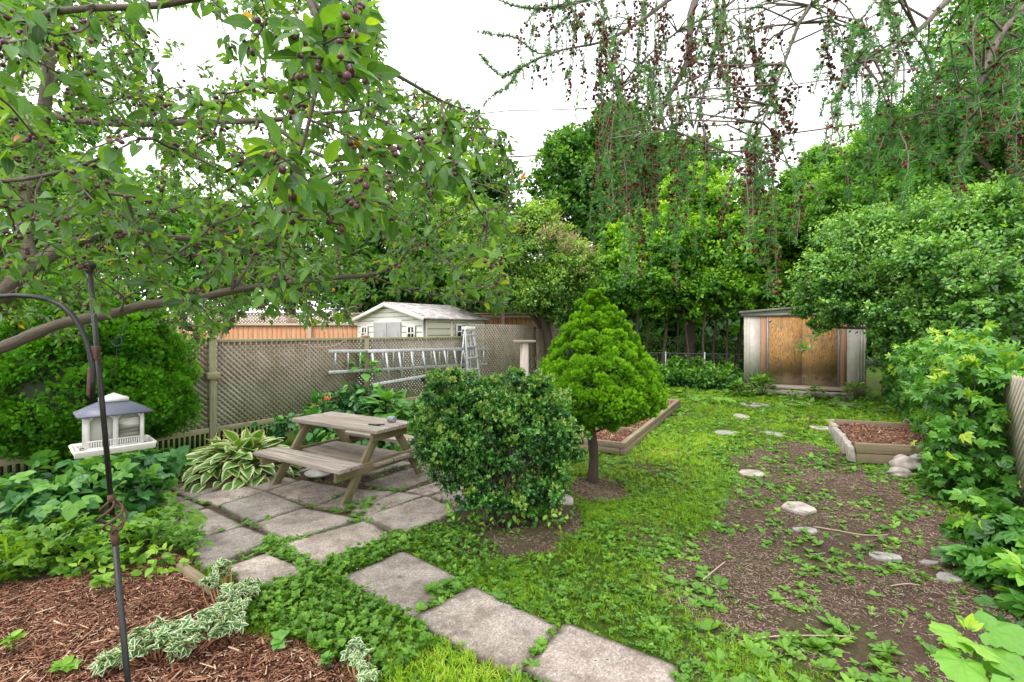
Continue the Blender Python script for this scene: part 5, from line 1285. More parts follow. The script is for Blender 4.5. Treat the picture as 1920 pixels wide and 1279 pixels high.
for l in list(lobes[:10]):      # loose shoots that break the outline
    for k in range(5):
        a = rr.uniform(0, 6.28); e = rr.uniform(-.1, 1.3); r_ = l[1]; s_ = rr.uniform(.18, .34)
        lobes.append((V(l[0])+V((r_[0]*math.cos(a)*math.cos(e), r_[1]*math.sin(a)*math.cos(e), r_[2]*math.sin(e)))*1.06, (r_[0]*s_, r_[1]*s_, r_[2]*s_*1.5), rr.uniform(0, .06)))
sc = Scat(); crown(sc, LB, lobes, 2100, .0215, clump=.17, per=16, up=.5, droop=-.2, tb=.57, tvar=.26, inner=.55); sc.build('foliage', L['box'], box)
sc = Scat(); crown(sc, leaf_ovate(.26, 4), [E_(935,985,Yb-.28,38,26,.10,.1), E_(1015,965,Yb-.1,48,30,.12,.05), E_(870,965,Yb-.15,30,24,.10)], 520, .055, clump=.5, per=8, up=.6, tb=.55); 
o = sc.build('seedling_patch', L['creeper'], None, bb+V((0,-.2,0))); tag(o, 'broad leaved seedlings sprouting at the foot of the boxwood', 'seedlings', kind='stuff')
# ------------------------------------------------------------------ crab apple (foreground left)
ct0 = V((-3.35, 2.75, 0)); crab = empty('crab_apple_tree', ct0, 'crab apple tree with purple fruit whose long limbs fill the upper left', 'crab apple tree')
def limb(mb, pts, rad, n=9): 
    P_ = [V(p) for p in pts]; q = []; rs = []
    for i in range(len(P_)-1):
        for k in range(3):
            t_ = k/3; p0, p1, p2, p3 = P_[max(i-1,0)], P_[i], P_[i+1], P_[min(i+2, len(P_)-1)]
            q.append(.5*((2*p1)+(-p0+p2)*t_+(2*p0-5*p1+4*p2-p3)*t_*t_+(-p0+3*p1-3*p2+p3)*t_**3)); rs.append(rad[i]*(1-t_)+rad[i+1]*t_)
    q.append(P_[-1]); rs.append(rad[-1]); rs = [r_*random.uniform(.93, 1.08) for r_ in rs]; mb.tube(q, rs, n); return q
nodes = []
mb = MB()
fork = V((-3.3, 2.7, 1.55)); limb(mb, [ct0-V((0,0,.1)), ct0+V((.02,0,.6)), fork, fork+V((.1,.05,.7))], [.15,.12,.11,.08], 14)
mb.build('trunk', M['bark_grey'], crab, smooth=True)
mb = MB(); nodes += limb(mb, [fork-V((0,0,.25))]+LIMB, [.045]+LIMBR, 10); mb.build('limb', M['bark_grey'], crab, smooth=True)
LS = [([(-120,600,2.75),(-30,575,2.75),(10,545,2.75),(60,500,2.8),(110,470,2.9),(160,450,3.0),(250,442,3.1),(400,452,3.3),(470,470,3.4)], [.065,.06,.05,.042,.034,.028,.022,.014,.008]),
      ([(60,500,2.8),(45,420,2.85),(72,300,2.9),(84,200,2.9),(92,110,2.9),(96,0,2.9),(110,-120,2.9)], [.045,.04,.036,.034,.03,.026,.02]),
      ([(84,215,2.9),(180,230,2.8),(290,232,2.6),(380,229,2.5),(500,226,2.4),(600,214,2.3),(680,205,2.2)], [.022,.020,.018,.016,.014,.010,.006]),
      ([(-150,120,1.9),(-20,60,1.7),(120,20,1.5),(300,10,1.35),(480,-30,1.2),(560,-20,1.05),(600,60,1.0),(590,180,.98),(560,300,1.0)], [.013,.012,.010,.009,.008,.007,.006,.005,.003]),
      ([(560,-20,1.05),(640,60,1.1),(690,110,1.2),(760,150,1.35),(830,190,1.5),(870,205,1.55)], [.008,.007,.006,.005,.004,.002]),
      ([(500,226,2.4),(620,300,2.3),(720,270,2.1),(800,240,1.95),(900,240,1.9),(940,245,1.9)], [.012,.010,.008,.006,.004,.002]),
      ([(400,452,3.3),(520,400,3.0),(640,340,2.7),(760,330,2.5),(880,340,2.4),(960,370,2.3)], [.014,.012,.010,.007,.005,.003]),
      ([(-120,330,1.8),(-20,340,1.6),(80,330,1.5),(180,300,1.5),(260,260,1.5)], [.010,.008,.006,.004,.002]),
      ([(640,520,2.74),(632,470,2.8),(640,400,2.9),(620,330,3.0)], [.010,.008,.006,.004]),
      ([(436,546,2.52),(430,500,2.5),(395,430,2.5),(360,380,2.6)], [.012,.010,.007,.004]),
      ([(436,546,2.52),(470,490,2.6),(490,440,2.7),(500,380,2.8)], [.010,.008,.006,.004]),
      ([(735,503,2.86),(800,440,2.9),(880,400,3.0),(940,420,3.0)], [.008,.006,.004,.002]),
      ([(690,516,2.8),(760,540,2.9),(850,560,3.0),(930,570,3.1)], [.007,.005,.004,.002]),
      ([(224,585,2.3),(232,560,2.3),(210,540,2.25),(180,522,2.2)], [.006,.005,.004,.003]),
      ([(232,560,2.3),(255,548,2.3),(280,540,2.3)], [.005,.004,.002])]
for pts, rad in LS:
    mb = MB(); nodes += limb(mb, [W(*p) for p in pts], rad, 8); mb.build('limb', M['bark_grey'], crab, smooth=True)
for pts in LS: pass
nodes = np.array(nodes)
def in_px(x, y, poly):
    return pip(np.asarray(x, float), np.asarray(y, float), np.array(poly, float))
CR_ALL = [(-60,-60),(700,-60),(712,90),(745,150),(860,190),(975,262),(985,330),(960,400),(975,500),(945,585),(880,560),(800,560),(740,545),(640,600),(600,612),(520,590),(420,620),(330,645),(300,600),(200,600),(110,655),(60,600),(-60,600)]
GAP1 = [(262,20),(345,-5),(455,40),(470,120),(425,165),(300,160),(285,90)]
GAP2 = [(228,262),(300,255),(330,330),(225,320)]
LOW = [(-60,600),(140,600),(330,645),(640,600),(880,560),(990,560),(990,700),(-60,700)]
def sample(n, box_, Yr, poly, avoid=(), w_=None):
    out = []
    while len(out) < n:
        m_ = (n-len(out))*4+20; x = rng.uniform(box_[0], box_[2], m_); y = rng.uniform(box_[1], box_[3], m_); k = in_px(x, y, poly)
        for g_, pr in avoid: k &= ~(in_px(x, y, g_) & (rng.random(m_) < pr))
        if w_ is not None: k &= rng.random(m_) < w_(x, y)
        yy = rng.uniform(Yr[0]**2, Yr[1]**2, m_)**.5
        out += [(a, b2, c) for a, b2, c in zip(x[k], y[k], yy[k])]
    return out[:n]
patch = lambda s, th: (lambda x, y: np.where(fbm(x/100, y/100, s, 41) > th, 1.0, .25))
bbx = (-60, -60, 990, 650)
far = sample(1900, bbx, (2.7, 4.6), CR_ALL, [(GAP1, .90), (GAP2, .8)], patch(1.6, .45))
POLE = [(-60,500),(200,500),(330,540),(330,680),(-60,680)]
midp = sample(470, bbx, (1.5, 2.7), CR_ALL, [(GAP1, .97), (GAP2, .9), (POLE, .8)], patch(1.2, .42))
nearp = sample(44, (450, -40, 760, 430), (.85, 1.2), [(470,-40),(690,-40),(720,60),(700,200),(740,300),(720,420),(600,440),(520,400),(500,250),(450,100)])
nearp += sample(22, (620, 150, 960, 420), (1.2, 1.7), [(640,180),(860,200),(950,260),(940,330),(860,400),(680,420)])
nearp += sample(20, (-40, 120, 260, 480), (1.1, 1.6), [(-40,150),(120,160),(260,300),(240,480),(-40,460)])
nearp += sample(12, (-40, -40, 420, 140), (1.1, 1.6), [(-40,-40),(330,-40),(270,20),(130,120),(-40,140)])
spurs = [W(*p) for p in far+midp+nearp]; SP_ = np.array(spurs)
keep = SP_[:, 2] > 1.2; SP_ = SP_[keep]
# grow twigs: connect every spur to the nearest wood already there
allp = np.concatenate([nodes, SP_]); nn = len(nodes); parent = -np.ones(len(allp), int); N = len(SP_)
dist = np.full(N, 1e9); par = np.zeros(N, int)
for i in range(0, nn): 
    d = np.linalg.norm(SP_-allp[i], axis=1); m_ = d < dist; dist[m_] = d[m_]; par[m_] = i
done = np.zeros(N, bool)
for _ in range(N):
    j = int(np.argmin(np.where(done, 1e9, dist))); done[j] = True; parent[nn+j] = par[j]
    d = np.linalg.norm(SP_-SP_[j], axis=1)*1.04; m_ = (~done) & (d < dist); dist[m_] = d[m_]; par[m_] = nn+j
cnt = np.ones(len(allp)); order = []
ch = {}
for j in range(nn, len(allp)): ch.setdefault(parent[j], []).append(j)
def topo():
    st = [k for k in ch if k < nn]; seen = []
    while st:
        k = st.pop()
        for c in ch.get(k, []): seen.append(c); st.append(c)
    return seen
seq = topo()
for j in reversed(seq): 
    if parent[j] >= 0: cnt[parent[j]] += cnt[j]
mb = MB(); tdir = np.zeros((len(allp), 3))
for j in seq:
    a = V(allp[parent[j]]); b2 = V(allp[j]); d = (b2-a)
    if d.length < 1e-4: continue
    tdir[j] = d.normalized(); r_ = .0011+.0007*math.sqrt(cnt[j]); sag = V((random.uniform(-1,1), random.uniform(-1,1), random.uniform(-.2,1)))*d.length*.10
    mb.tube([a, a.lerp(b2, .5)+sag, b2], [r_*1.15, r_, r_*.85], 5, cap=False)
mb.build('twig', M['bark_grey'], crab, smooth=True)
# leaves and fruit on every spur
LCR = leaf_ovate(.235, 5, .22, .35, 1.0, .42); LCR3 = leaf_ovate(.25, 3, .2, .3)
sc = Scat(); Y_s = SP_[:, 1]; per = 13
for (lo_, hi_, tm, pr, ls) in ((0, 1.75, LCR, 9, .058), (1.75, 2.7, LCR, 11, .053), (2.7, 9, LCR3, 11, .055)):
    k = np.where((Y_s >= lo_) & (Y_s < hi_))[0]; ix = np.repeat(k, pr); n = len(ix)
    back = rng.random(n)[:, None]*np.where(rng.random(n) < .5, .11, .02)[:, None]
    Pp = SP_[ix]-tdir[nn+ix]*back+rng.normal(0, .012, (n, 3))
    dr = norm(rng.normal(size=(n, 3)))+tdir[nn+ix]*.6+np.array([0, 0, -.30]); Pp = Pp+norm(dr)*.012
    t_ = .46+rng.normal(0, .10, len(SP_))[ix]+rng.normal(0, .16, n); sp_ = rng.random(n) < .010; t_ = np.clip(t_, .05, .90); t_[sp_] = rng.uniform(.93, 1, sp_.sum())
    sc.add(tm, Pp, frames(dr, rng.normal(0, .55, (n, 3))+np.array([0, -.25, .8])), ls*rng.uniform(.55, 1.25, n), t_)
sc.build('foliage', L['crab'], crab)
def sphere_t(n=6, m_=8, r=1.0, calyx=True):
    v = []; f = []; tv = []
    for i in range(n+1):
        for j in range(m_):
            th = math.pi*i/n; rr_ = math.sin(th); v.append((r*rr_*math.cos(2*math.pi*j/m_), r*rr_*math.sin(2*math.pi*j/m_), -r*1.12*math.cos(th))); tv.append(0)
    for i in range(n):
        for j in range(m_): f.append((i*m_+j, i*m_+(j+1) % m_, (i+1)*m_+(j+1) % m_, (i+1)*m_+j))
    if calyx:
        for j in range(4):
            a = j*math.pi/2; b0 = len(v); v += [(.15*math.cos(a), .15*math.sin(a), -1.05), (.45*math.cos(a+.3), .45*math.sin(a+.3), -1.75), (.15*math.cos(a+.9), .15*math.sin(a+.9), -1.05)]; tv += [-.2]*3; f.append((b0, b0+1, b0+2))
    return T(v, f, [0]*len(v), tv)
FR = sphere_t(); FR = comp([FR, T([(-.07,0,1),(.07,0,1),(.05,0,3.6),(-.05,0,3.6),(0,.07,1),(0,-.07,1),(0,-.05,3.6),(0,.05,3.6)], [(0,1,2,3),(4,5,6,7)], [0]*8, [.5]*8)])
m, nt, b = newmat('purple_crab_apple'); c = ramp(nt, attr(nt, 'tint'), [(0, (.05,.012,.025)), (.4, (.13,.035,.06)), (.7, (.24,.08,.10)), (1, (.24,.24,.10))])
c = mixc(nt, ramp(nt, noise(nt, coord(nt), 110, 3), [(.5, (0,0,0)), (.8, (.35,.35,.35))]), c, (.22,.14,.13)); nt.links.new(c, b.inputs['Base Color']); b.inputs['Roughness'].default_value = .38; M['fruit'] = m
prob = np.where(Y_s < 1.8, .9, .75); fsel = []
for j in range(N):
    if random.random() < prob[j]:
        for k in range(random.randint(2, 6)): fsel.append(j)
fsel = np.array(fsel); n = len(fsel); fs_r = .0066*rng.uniform(.75, 1.2, n)
dz = norm(rng.normal(0, .65, (n, 3))+np.array([0, 0, .75])); FP_ = SP_[fsel]-dz*(.022)+rng.normal(0, .010, (n, 3)); FRm = frames(np.cross(dz, rng.normal(size=(n, 3))), dz)
big = np.argsort(-(fs_r/FP_[:, 1])+((FP_[:, 0]/FP_[:, 1] < -1.05)*9)); top100 = big[:100]; rest = big[100:]
sc = Scat(); sc.add(FR, FP_[rest], FRm[rest], fs_r[rest], rng.random(len(rest))*.6); o = sc.build('fruit', M['fruit'], crab, smooth=True); tag(o, kind='stuff')
pm = Scat(); pm.add(FR, np.zeros((1, 3)), np.eye(3)[None], .0062, np.array([.3])); pme = pm.mesh('crab_apple', True); pme.materials.append(M['fruit'])
for k in top100:
    o = bpy.data.objects.new('crab_apple', pme); C.objects.link(o); o.parent = crab
    o.matrix_local = Matrix.Translation(V(FP_[k])-ct0)@Matrix(FRm[k].tolist()).to_4x4()@Matrix.Scale(float(fs_r[k]/.0062), 4)

# ------------------------------------------------------------------ larch with hanging cone strings (top right)
lt0 = V((4.6, 2.6, 0)); lar = empty('weeping_larch', lt0, 'weeping larch hanging strings of red brown cones and soft needles from the upper right', 'larch')
mb = MB(); limb(mb, [lt0-V((0,0,.1)), lt0+V((.05,.05,1.5)), lt0+V((-.1,.15,3.2)), lt0+V((-.3,.3,4.6))], [.16,.14,.11,.07], 14); mb.build('trunk', M['bark_larch'], lar, smooth=True)
LB_ = [([(2100,-420,2.8),(1750,-330,2.9),(1450,-180,3.0),(1310,-20,3.0),(1290,110,3.0),(1255,180,3.0),(1240,215,3.0),(1250,245,2.98),(1290,270,2.95)], [.05,.045,.035,.024,.018,.014,.010,.007,.004]),
       ([(1900,-380,3.0),(1500,-200,3.3),(1300,-90,3.4),(1180,-30,3.3),(1100,0,3.2),(1020,16,3.1),(960,10,3.0),(930,-5,3.0)], [.03,.025,.02,.014,.010,.007,.004,.002]),
       ([(1450,-180,3.0),(1300,-40,3.0),(1200,40,3.0),(1130,78,3.0),(1060,92,3.0),(1010,110,3.0),(975,128,3.0),(938,142,3.0),(898,100,3.0)], [.02,.016,.012,.008,.006,.005,.004,.003,.0015]),
       ([(975,128,3.0),(950,165,3.0),(925,178,3.0),(906,200,3.0)], [.004,.003,.002,.001]),
       ([(1060,92,3.0),(1010,100,3.0),(970,72,3.0),(940,66,3.0),(896,60,3.0)], [.006,.005,.004,.003,.001]),
       ([(2100,-420,2.8),(1800,-150,2.5),(1640,-60,2.3),(1520,10,2.2),(1470,120,2.2),(1430,230,2.2),(1400,300,2.2)], [.03,.02,.014,.010,.006,.004,.002]),
       ([(2150,-300,2.2),(1950,-120,1.9),(1800,-20,1.8),(1720,60,1.8),(1660,100,1.8),(1600,120,1.8)], [.025,.02,.012,.008,.005,.003]),
       ([(2150,-200,1.9),(1980,-40,1.7),(1880,60,1.6),(1830,180,1.6),(1800,300,1.6)], [.02,.014,.010,.006,.003]),
       ([(1500,-200,3.3),(1380,-60,3.0),(1350,40,3.0),(1330,140,3.0),(1300,240,2.9)], [.016,.012,.009,.006,.003]),
       ([(1450,-180,3.0),(1400,-20,3.0),(1270,60,2.9),(1200,120,2.9),(1160,170,2.9)], [.012,.009,.006,.004,.002])]
lnodes = []
for pts, rad in LB_:
    mb = MB(); lnodes.append(limb(mb, [W(*p) for p in pts], rad, 7)); mb.build('branch', M['bark_larch'], lar, smooth=True)
lnp = np.array([p for q in lnodes for p in q])
# strands: (px, top py, bottom py, depth, cone density, needle density)
rl = random.Random(9); ST = []
def many(n, x0, x1, t0, t1, b0, b1, Y0, Y1, cd, nd):
    for _ in range(n): ST.append((rl.uniform(x0, x1), rl.uniform(t0, t1), rl.uniform(b0, b1), rl.uniform(Y0, Y1), cd, nd))
many(10, 1010, 1110, -20, 40, 60, 160, 2.9, 3.3, .5, .9)
for x_, t_, b_ in ((1046,95,232),(1000,105,160),(1096,15,245),(1068,20,150),(1020,20,55),(1110,60,235),(1125,40,200),(1140,60,260)): ST.append((x_, t_, b_, 3.05, .85, .5))
many(26, 1120, 1275, -30, 120, 180, 420, 2.7, 3.3, .65, .55)
many(12, 1130, 1270, 120, 260, 380, 560, 2.3, 2.8, .6, .9)
for x_, t_, b_ in ((1160,150,520),(1205,330,510),(1225,300,530),(1190,260,470),(1140,330,420)): ST.append((x_, t_, b_, 2.6, .8, .35))
many(12, 1275, 1360, 40, 110, 150, 215, 2.7, 3.0, .9, .15)
many(13, 1280, 1400, -40, 60, 160, 330, 2.6, 3.1, .4, .55)
many(9, 1365, 1475, 0, 120, 260, 480, 2.1, 2.5, .8, .35)
many(6, 1400, 1470, 220, 300, 420, 520, 2.0, 2.4, .8, .5)
for x_, t_, b_ in ((1375,30,190),(1446,40,250),(1486,150,280),(1432,150,370)): ST.append((x_, t_, b_, 2.3, .85, .5))
many(9, 1500, 1640, -40, 60, 90, 240, 1.9, 2.3, .6, .6)
many(20, 1600, 1900, -40, 110, 140, 330, 1.5, 2.1, .35, 1.0)
many(10, 1780, 1930, 60, 200, 260, 380, 1.3, 1.7, .7, .7)
many(7, 1650, 1850, 150, 250, 300, 430, 1.6, 1.9, .35, 1.0)
many(15, 1130, 1330, 150, 300, 380, 600, 2.0, 2.6, .45, 1.0)
many(9, 1390, 1480, 240, 330, 420, 590, 1.9, 2.4, .7, .5)
many(7, 1560, 1760, 60, 200, 260, 460, 1.5, 2.0, .35, .7)
NT = []
rn = random.Random(4)
for k in range(16):
    a = rn.uniform(0, 6.28); e = rn.uniform(-.2, 1.1); d = V((math.cos(e)*math.cos(a), math.cos(e)*math.sin(a), math.sin(e))); s_ = d.orthogonal().normalized()*.036
    d2 = d*rn.uniform(.75, 1.1)+V((0,0,-.06)); NT.append(T([tuple(-s_), tuple(s_), tuple(d2*.6+s_*.8), tuple(d2), tuple(d2*.6-s_*.8)], [(0,1,2,3,4)], [0]*5, [rn.uniform(-.15, .15)]*5))
NT = comp(NT)
tubes = MB(); NP = []; ND = []; CP = []; CD = []; NS = []
def strand(path, cd, nd, step=.016, ns=.029):
    """needle tufts and cones along a hanging shoot"""
    for i in range(len(path)-1):
        a, b2 = path[i], path[i+1]; d = b2-a; L_ = d.length; n = max(1, int(L_/step)); dn = d.normalized()
        for k in range(n):
            p = a+d*((k+rl.random())/n); side = V((rl.gauss(0,1), rl.gauss(0,1), rl.gauss(0,1))); side = (side-dn*side.dot(dn)).normalized()
            for _ in range(int(nd)+(rl.random() < nd-int(nd))): NP.append(p); ND.append(side*.6+dn*.5); NS.append(ns*rl.uniform(.7, 1.3))
            for _ in range(int(cd)+(rl.random() < cd-int(cd))):
                side = V((rl.gauss(0,1), rl.gauss(0,1), rl.gauss(0,1))); side = (side-dn*side.dot(dn)).normalized(); CP.append(p+side*.006+dn*rl.uniform(-.006, .006)); CD.append(side+dn*.3+V((0,0,.3)))
def hang(px, t0_, b0_, Y, cd, nd):
    b0_ = t0_+(b0_-t0_)*rl.uniform(.55, 1.05); a = W(px, t0_, Y); b2 = W(px+rl.gauss(0, 22), b0_, Y+rl.uniform(-.15, .15)); n = 7; pts = []
    w1, w2 = rl.uniform(-.05, .05), rl.uniform(0, 6)
    for i in range(n+1):
        t_ = i/n; pts.append(V((a.x+(b2.x-a.x)*t_**.6, a.y+(b2.y-a.y)*t_, a.z+(b2.z-a.z)*t_))+V((w1*(math.sin(t_*5+w2)-math.sin(w2)), w1*(math.cos(t_*4+w2)-math.cos(w2)), 0)))
    tubes.tube(pts, [.0028*(1-.6*i/n) for i in range(n+1)], 5, cap=False)
    for k in range(rl.randint(1, 2)):     # side twigs arching down
        i = rl.randint(0, n-1); q = pts[i]; sd = V((rl.uniform(-1, 1), rl.uniform(-1, 1), 0)).normalized()*rl.uniform(.04, .12)
        tw = [q, q+sd*.6+V((0,0,.012)), q+sd+V((0,0,-.03)), q+sd*1.15+V((0,0,-rl.uniform(.08, .2)))]; tubes.tube(tw, [.0016,.0014,.0012,.0007], 4, cap=False); strand(tw, cd*.5, min(1.0, nd*1.3))
    # cones come in stretches
    ph = rl.uniform(0, 6)
    for i in range(n):
        c_ = cd*2.1 if math.sin(i*1.1+ph) > 0 else cd*.08
        strand(pts[i:i+2], c_, nd*(1.3 if c_ < cd*.5 else .35))
    return a
ends = []
for s_ in ST: ends.append(hang(*s_))
# link strand tops to the branches
pool = lnp.copy(); E_s = np.array(ends); dd = np.full(len(E_s), 1e9); pa = np.zeros((len(E_s), 3))
for q in pool:
    d = np.linalg.norm(E_s-q, axis=1)+np.where(q[2] < E_s[:, 2]-.05, .5, 0); k = d < dd; dd[k] = d[k]; pa[k] = q
for j in np.argsort(dd):
    a = V(pa[j]); b2 = V(E_s[j]); m_ = a.lerp(b2, .55)+V((0,0,.12*(a-b2).length)); tubes.tube([a, m_, b2], [.005, .0038, .0026], 5, cap=False); strand([m_, b2], .15, .4)
for q in lnodes[1][-14:], lnodes[2][-12:], lnodes[3], lnodes[4][-10:]: strand([V(p) for p in q], .12, 2.6, .014, .030)
for q in (lnodes[0][-9:], lnodes[5][-12:], lnodes[6][-10:], lnodes[7][-10:], lnodes[8][-8:], lnodes[9][-8:]): strand([V(p) for p in q], .15, 1.0)
tubes.build('twig', M['bark_larch'], lar, smooth=True)
NP, ND, NS = np.array(NP), np.array(ND), np.array(NS); sc = Scat()
up_ = norm(ND+np.array([0, -.0, .25])); sc.add(NT, NP, frames(np.cross(up_, rng.normal(size=up_.shape)), up_), NS, .6+rng.normal(0, .22, len(NP)))
sc.build('needles', L['larch'], lar)
# cone: egg with overlapping scale rows
def cone_t():
    v = []; f = []; tv = []
    for i in range(6):
        z = i/6-.1; r_ = .72*math.sin(math.pi*(.16+.70*(1-z)))+.10; n = 7
        for j in range(n):
            a = 2*math.pi*(j+.5*(i % 2))/n; da = 2*math.pi/n*.62; b0 = len(v)
            v += [(r_*.55*math.cos(a-da), r_*.55*math.sin(a-da), z*1.5), (r_*.55*math.cos(a+da), r_*.55*math.sin(a+da), z*1.5), (r_*.98*math.cos(a+da*.8), r_*.98*math.sin(a+da*.8), z*1.5+.36), (r_*1.04*math.cos(a), r_*1.04*math.sin(a), z*1.5+.50), (r_*.98*math.cos(a-da*.8), r_*.98*math.sin(a-da*.8), z*1.5+.36)]
            tv += [-.3,-.3,.1,.2,.1]; f.append((b0, b0+1, b0+2, b0+3, b0+4))
    return T(v, f, [0]*len(v), tv)
CT = cone_t(); m, nt, b = newmat('larch_cone'); c = ramp(nt, attr(nt, 'tint'), [(0, (.06,.018,.012)), (.4, (.17,.045,.036)), (.75, (.29,.085,.06)), (1, (.42,.17,.10))]); nt.links.new(c, b.inputs['Base Color']); b.inputs['Roughness'].default_value = .6; M['cone'] = m
CP, CD = np.array(CP), np.array(CD); upc = norm(CD); RC = frames(np.cross(upc, rng.normal(size=upc.shape)), upc); cs_ = .0098*rng.uniform(.7, 1.2, len(CP))*np.clip(CP[:, 1]/2.4, .72, 1)
vis = (np.abs(CP[:, 0]/CP[:, 1]) < 1.08) & ((CP[:, 2]-H)/CP[:, 1] < .70)
big = np.argsort(-(cs_/CP[:, 1])*vis); t100, rest = big[:100], big[100:]
sc = Scat(); sc.add(CT, CP[rest], RC[rest], cs_[rest], .45+rng.normal(0, .18, len(rest))); tag(sc.build('cones', M['cone'], lar), kind='stuff')
pm = Scat(); pm.add(CT, np.zeros((1, 3)), np.eye(3)[None], .0115, np.array([.5])); pme = pm.mesh('cone'); pme.materials.append(M['cone'])
for k in t100:
    o = bpy.data.objects.new('cone', pme); C.objects.link(o); o.parent = lar
    o.matrix_local = Matrix.Translation(V(CP[k])-lt0)@Matrix(RC[k].tolist()).to_4x4()@Matrix.Scale(float(cs_[k]/.0115), 4)
print('cones', len(CP), 'tufts', len(NP), 'fruit', n)

# ------------------------------------------------------------------ hostas and other single plants
def mound(name, label, cat, c, r, n, tm, mat, leaf, h=.25, group=None, tb=.5, arch=(15, 60), stem=True):
    c = V(c); o = empty(name, c, label, cat, group); sc = Scat()
    az_ = rng.uniform(0, 2*math.pi, n); q = rng.random(n)**.6; rad = q*r*.8
    P = np.stack([c.x+np.cos(az_)*rad, c.y+np.sin(az_)*rad, c.z+.03+h*(1-q**1.6)+rng.uniform(-.02, .03, n)], -1)
    pit = R(arch[1])*(1-q)-R(8)*q+rng.normal(0, .15, n); a2 = az_+rng.normal(0, .35, n)
    d = np.stack([np.cos(a2)*np.cos(pit), np.sin(a2)*np.cos(pit), np.sin(pit)], -1); nr = np.stack([np.cos(az_)*.4, np.sin(az_)*.4, np.ones(n)], -1)+rng.normal(0, .2, (n, 3))
    sc.add(tm, P, frames(d, nr), leaf*rng.uniform(.65, 1.15, n), (tb+.25*(1-q)-.1+rng.normal(0, .1, n)).clip(0, 1)); sc.build('foliage', mat, o)
    if stem:
        mb = MB()
        for k in range(0, n, 3): mb.tube([c+V((rr.uniform(-.03,.03), rr.uniform(-.03,.03), -.02)), V(P[k])], [.006, .003], 4, cap=False)
        mb.build('stalk', L['weed'], o)
    return o
HL = leaf_ovate(.27, 6, .42, .20, .9, .45)
hc = G(438, 893); mound('hosta', 'large cream edged hosta between the lattice fence and the picnic table', 'hosta', hc+V((0,.12,0)), .70, 260, HL, L['hosta_v'], .225, .28, tb=.55)
mound('hosta', 'green hosta behind the picnic table under the ladders', 'hosta', W(728,790,7.6).xy.to_3d()+V((0,0,.1)), .5, 60, HL, L['hosta'], .25, .40, tb=.35, arch=(20, 65))
mound('hosta', 'bright green hosta clump at the foot of the tree row', 'hosta', G(1270,712)+V((-.3,0,0)), .85, 150, HL, L['hosta'], .30, .40, tb=.65)
mound('leafy_plant', 'leafy green plant at the left corner of the shed step', 'plant', G(1428,742), .50, 150, leaf_ovate(.3, 4), L['weed'], .15, .42, tb=.5)
mound('leafy_plant', 'low leafy plant right of the weathered rock by the shed', 'plant', G(1385,742), .42, 100, leaf_ovate(.32, 4), L['weed'], .13, .28, tb=.45)
mound('leafy_plant', 'small ferny seedling in front of the shed step', 'plant', G(1488,752), .22, 50, leaf_ovate(.3, 4), L['weed'], .09, .2, tb=.6)
mound('leafy_plant', 'bushy weed below the shed step near the middle', 'plant', G(1530,750), .30, 70, leaf_ovate(.3, 4), L['weed'], .10, .25, tb=.4)
mound('leafy_plant', 'pale green fern like weed at the right end of the shed step', 'plant', G(1605,752), .45, 120, leaf_ovate(.22, 4), L['weed'], .13, .35, tb=.55)
mound('leafy_plant', 'bluish green upright weed behind the rock left of the shed', 'plant', G(1366,715), .20, 50, leaf_ovate(.25, 4), L['shrub'], .10, .55, tb=.75, arch=(30, 80))
# day lily: arching blades
def blades(name, label, cat, c, n, ln, mat, spread=.08, w=.03, tb=.5):
    o = empty(name, c, label, cat); sc = Scat(); a = rng.uniform(0, 2*math.pi, n); P = np.stack([c[0]+np.cos(a)*rng.random(n)*spread, c[1]+np.sin(a)*rng.random(n)*spread, 0*a], -1)
    for k, bd in enumerate((.3, .6, .9)):
        ix = np.arange(k, n, 3); sc.add(blade(1, w, bd, 6), P[ix], yawframes(a[ix], .15), ln*rng.uniform(.6, 1.1, len(ix)), tb+rng.normal(0, .12, len(ix)))
    sc.build('foliage', mat, o); return o
blades('day_lily', 'dark green day lily with arching blades left of the shed doors', 'day lily', G(1418,736), 110, .75, L['creeper'], .22, .018, .35)
blades('tall_grass', 'arching grass tuft at the far left edge beside the bramble', 'grass tuft', G(12,1075), 30, .36, L['grass'], .06, .02, .5)
# daisies / yellow spire behind the table
o = mound('hydrangea', 'small shrub with faded orange and yellow flower heads behind the picnic table', 'hydrangea', V((W(600,760,7.0).x, 7.0, 0)), .34, 160, leaf_ovate(.33, 4), L['rasp'], .13, .62, tb=.7, arch=(10, 50))
for nm, px, py, colr in (('flower_head', 613, 747, (.55,.17,.06)), ('flower_head', 589, 761, (.55,.50,.10))):
    c = W(px, py, 6.9); sc = Scat(); n = 90; d = rdir(n); sc.add(leaf_far(.5), np.array(c)+d*.04*np.array([1,1,.6]), frames(rng.normal(size=(n, 3)), d), .025, rng.random(n))
    fo = sc.build(nm, plain('petal_'+str(px), colr, .8, 0, .4, 60, bumpy=0), o)
# climbing plant over the ladder post
mound('bittersweet', 'few big pale leaves climbing the fence post beside the ladders', 'climber', fz(682, 690, .15)-V((0,0,.12)), .30, 34, leaf_ovate(.36, 4), L['hosta'], .20, .25, tb=.5, stem=True)
sc = Scat(); crown(sc, leaf_ovate(.34, 4), [E_(672,745,8.1,52,22,.25,-.1), E_(640,765,7.8,50,16,.25,-.05), E_(745,772,8.3,44,14,.25), E_(560,800,6.6,60,20,.25), E_(660,835,6.3,90,26,.3,.05)], 260, .12, clump=.3, per=8, up=.6)
tag(sc.build('fence_bed_plants', L['rasp'], loc=(-2.5, 7.4, 0)), 'broad green perennials filling the bed between picnic table and fence', 'perennials', kind='stuff')
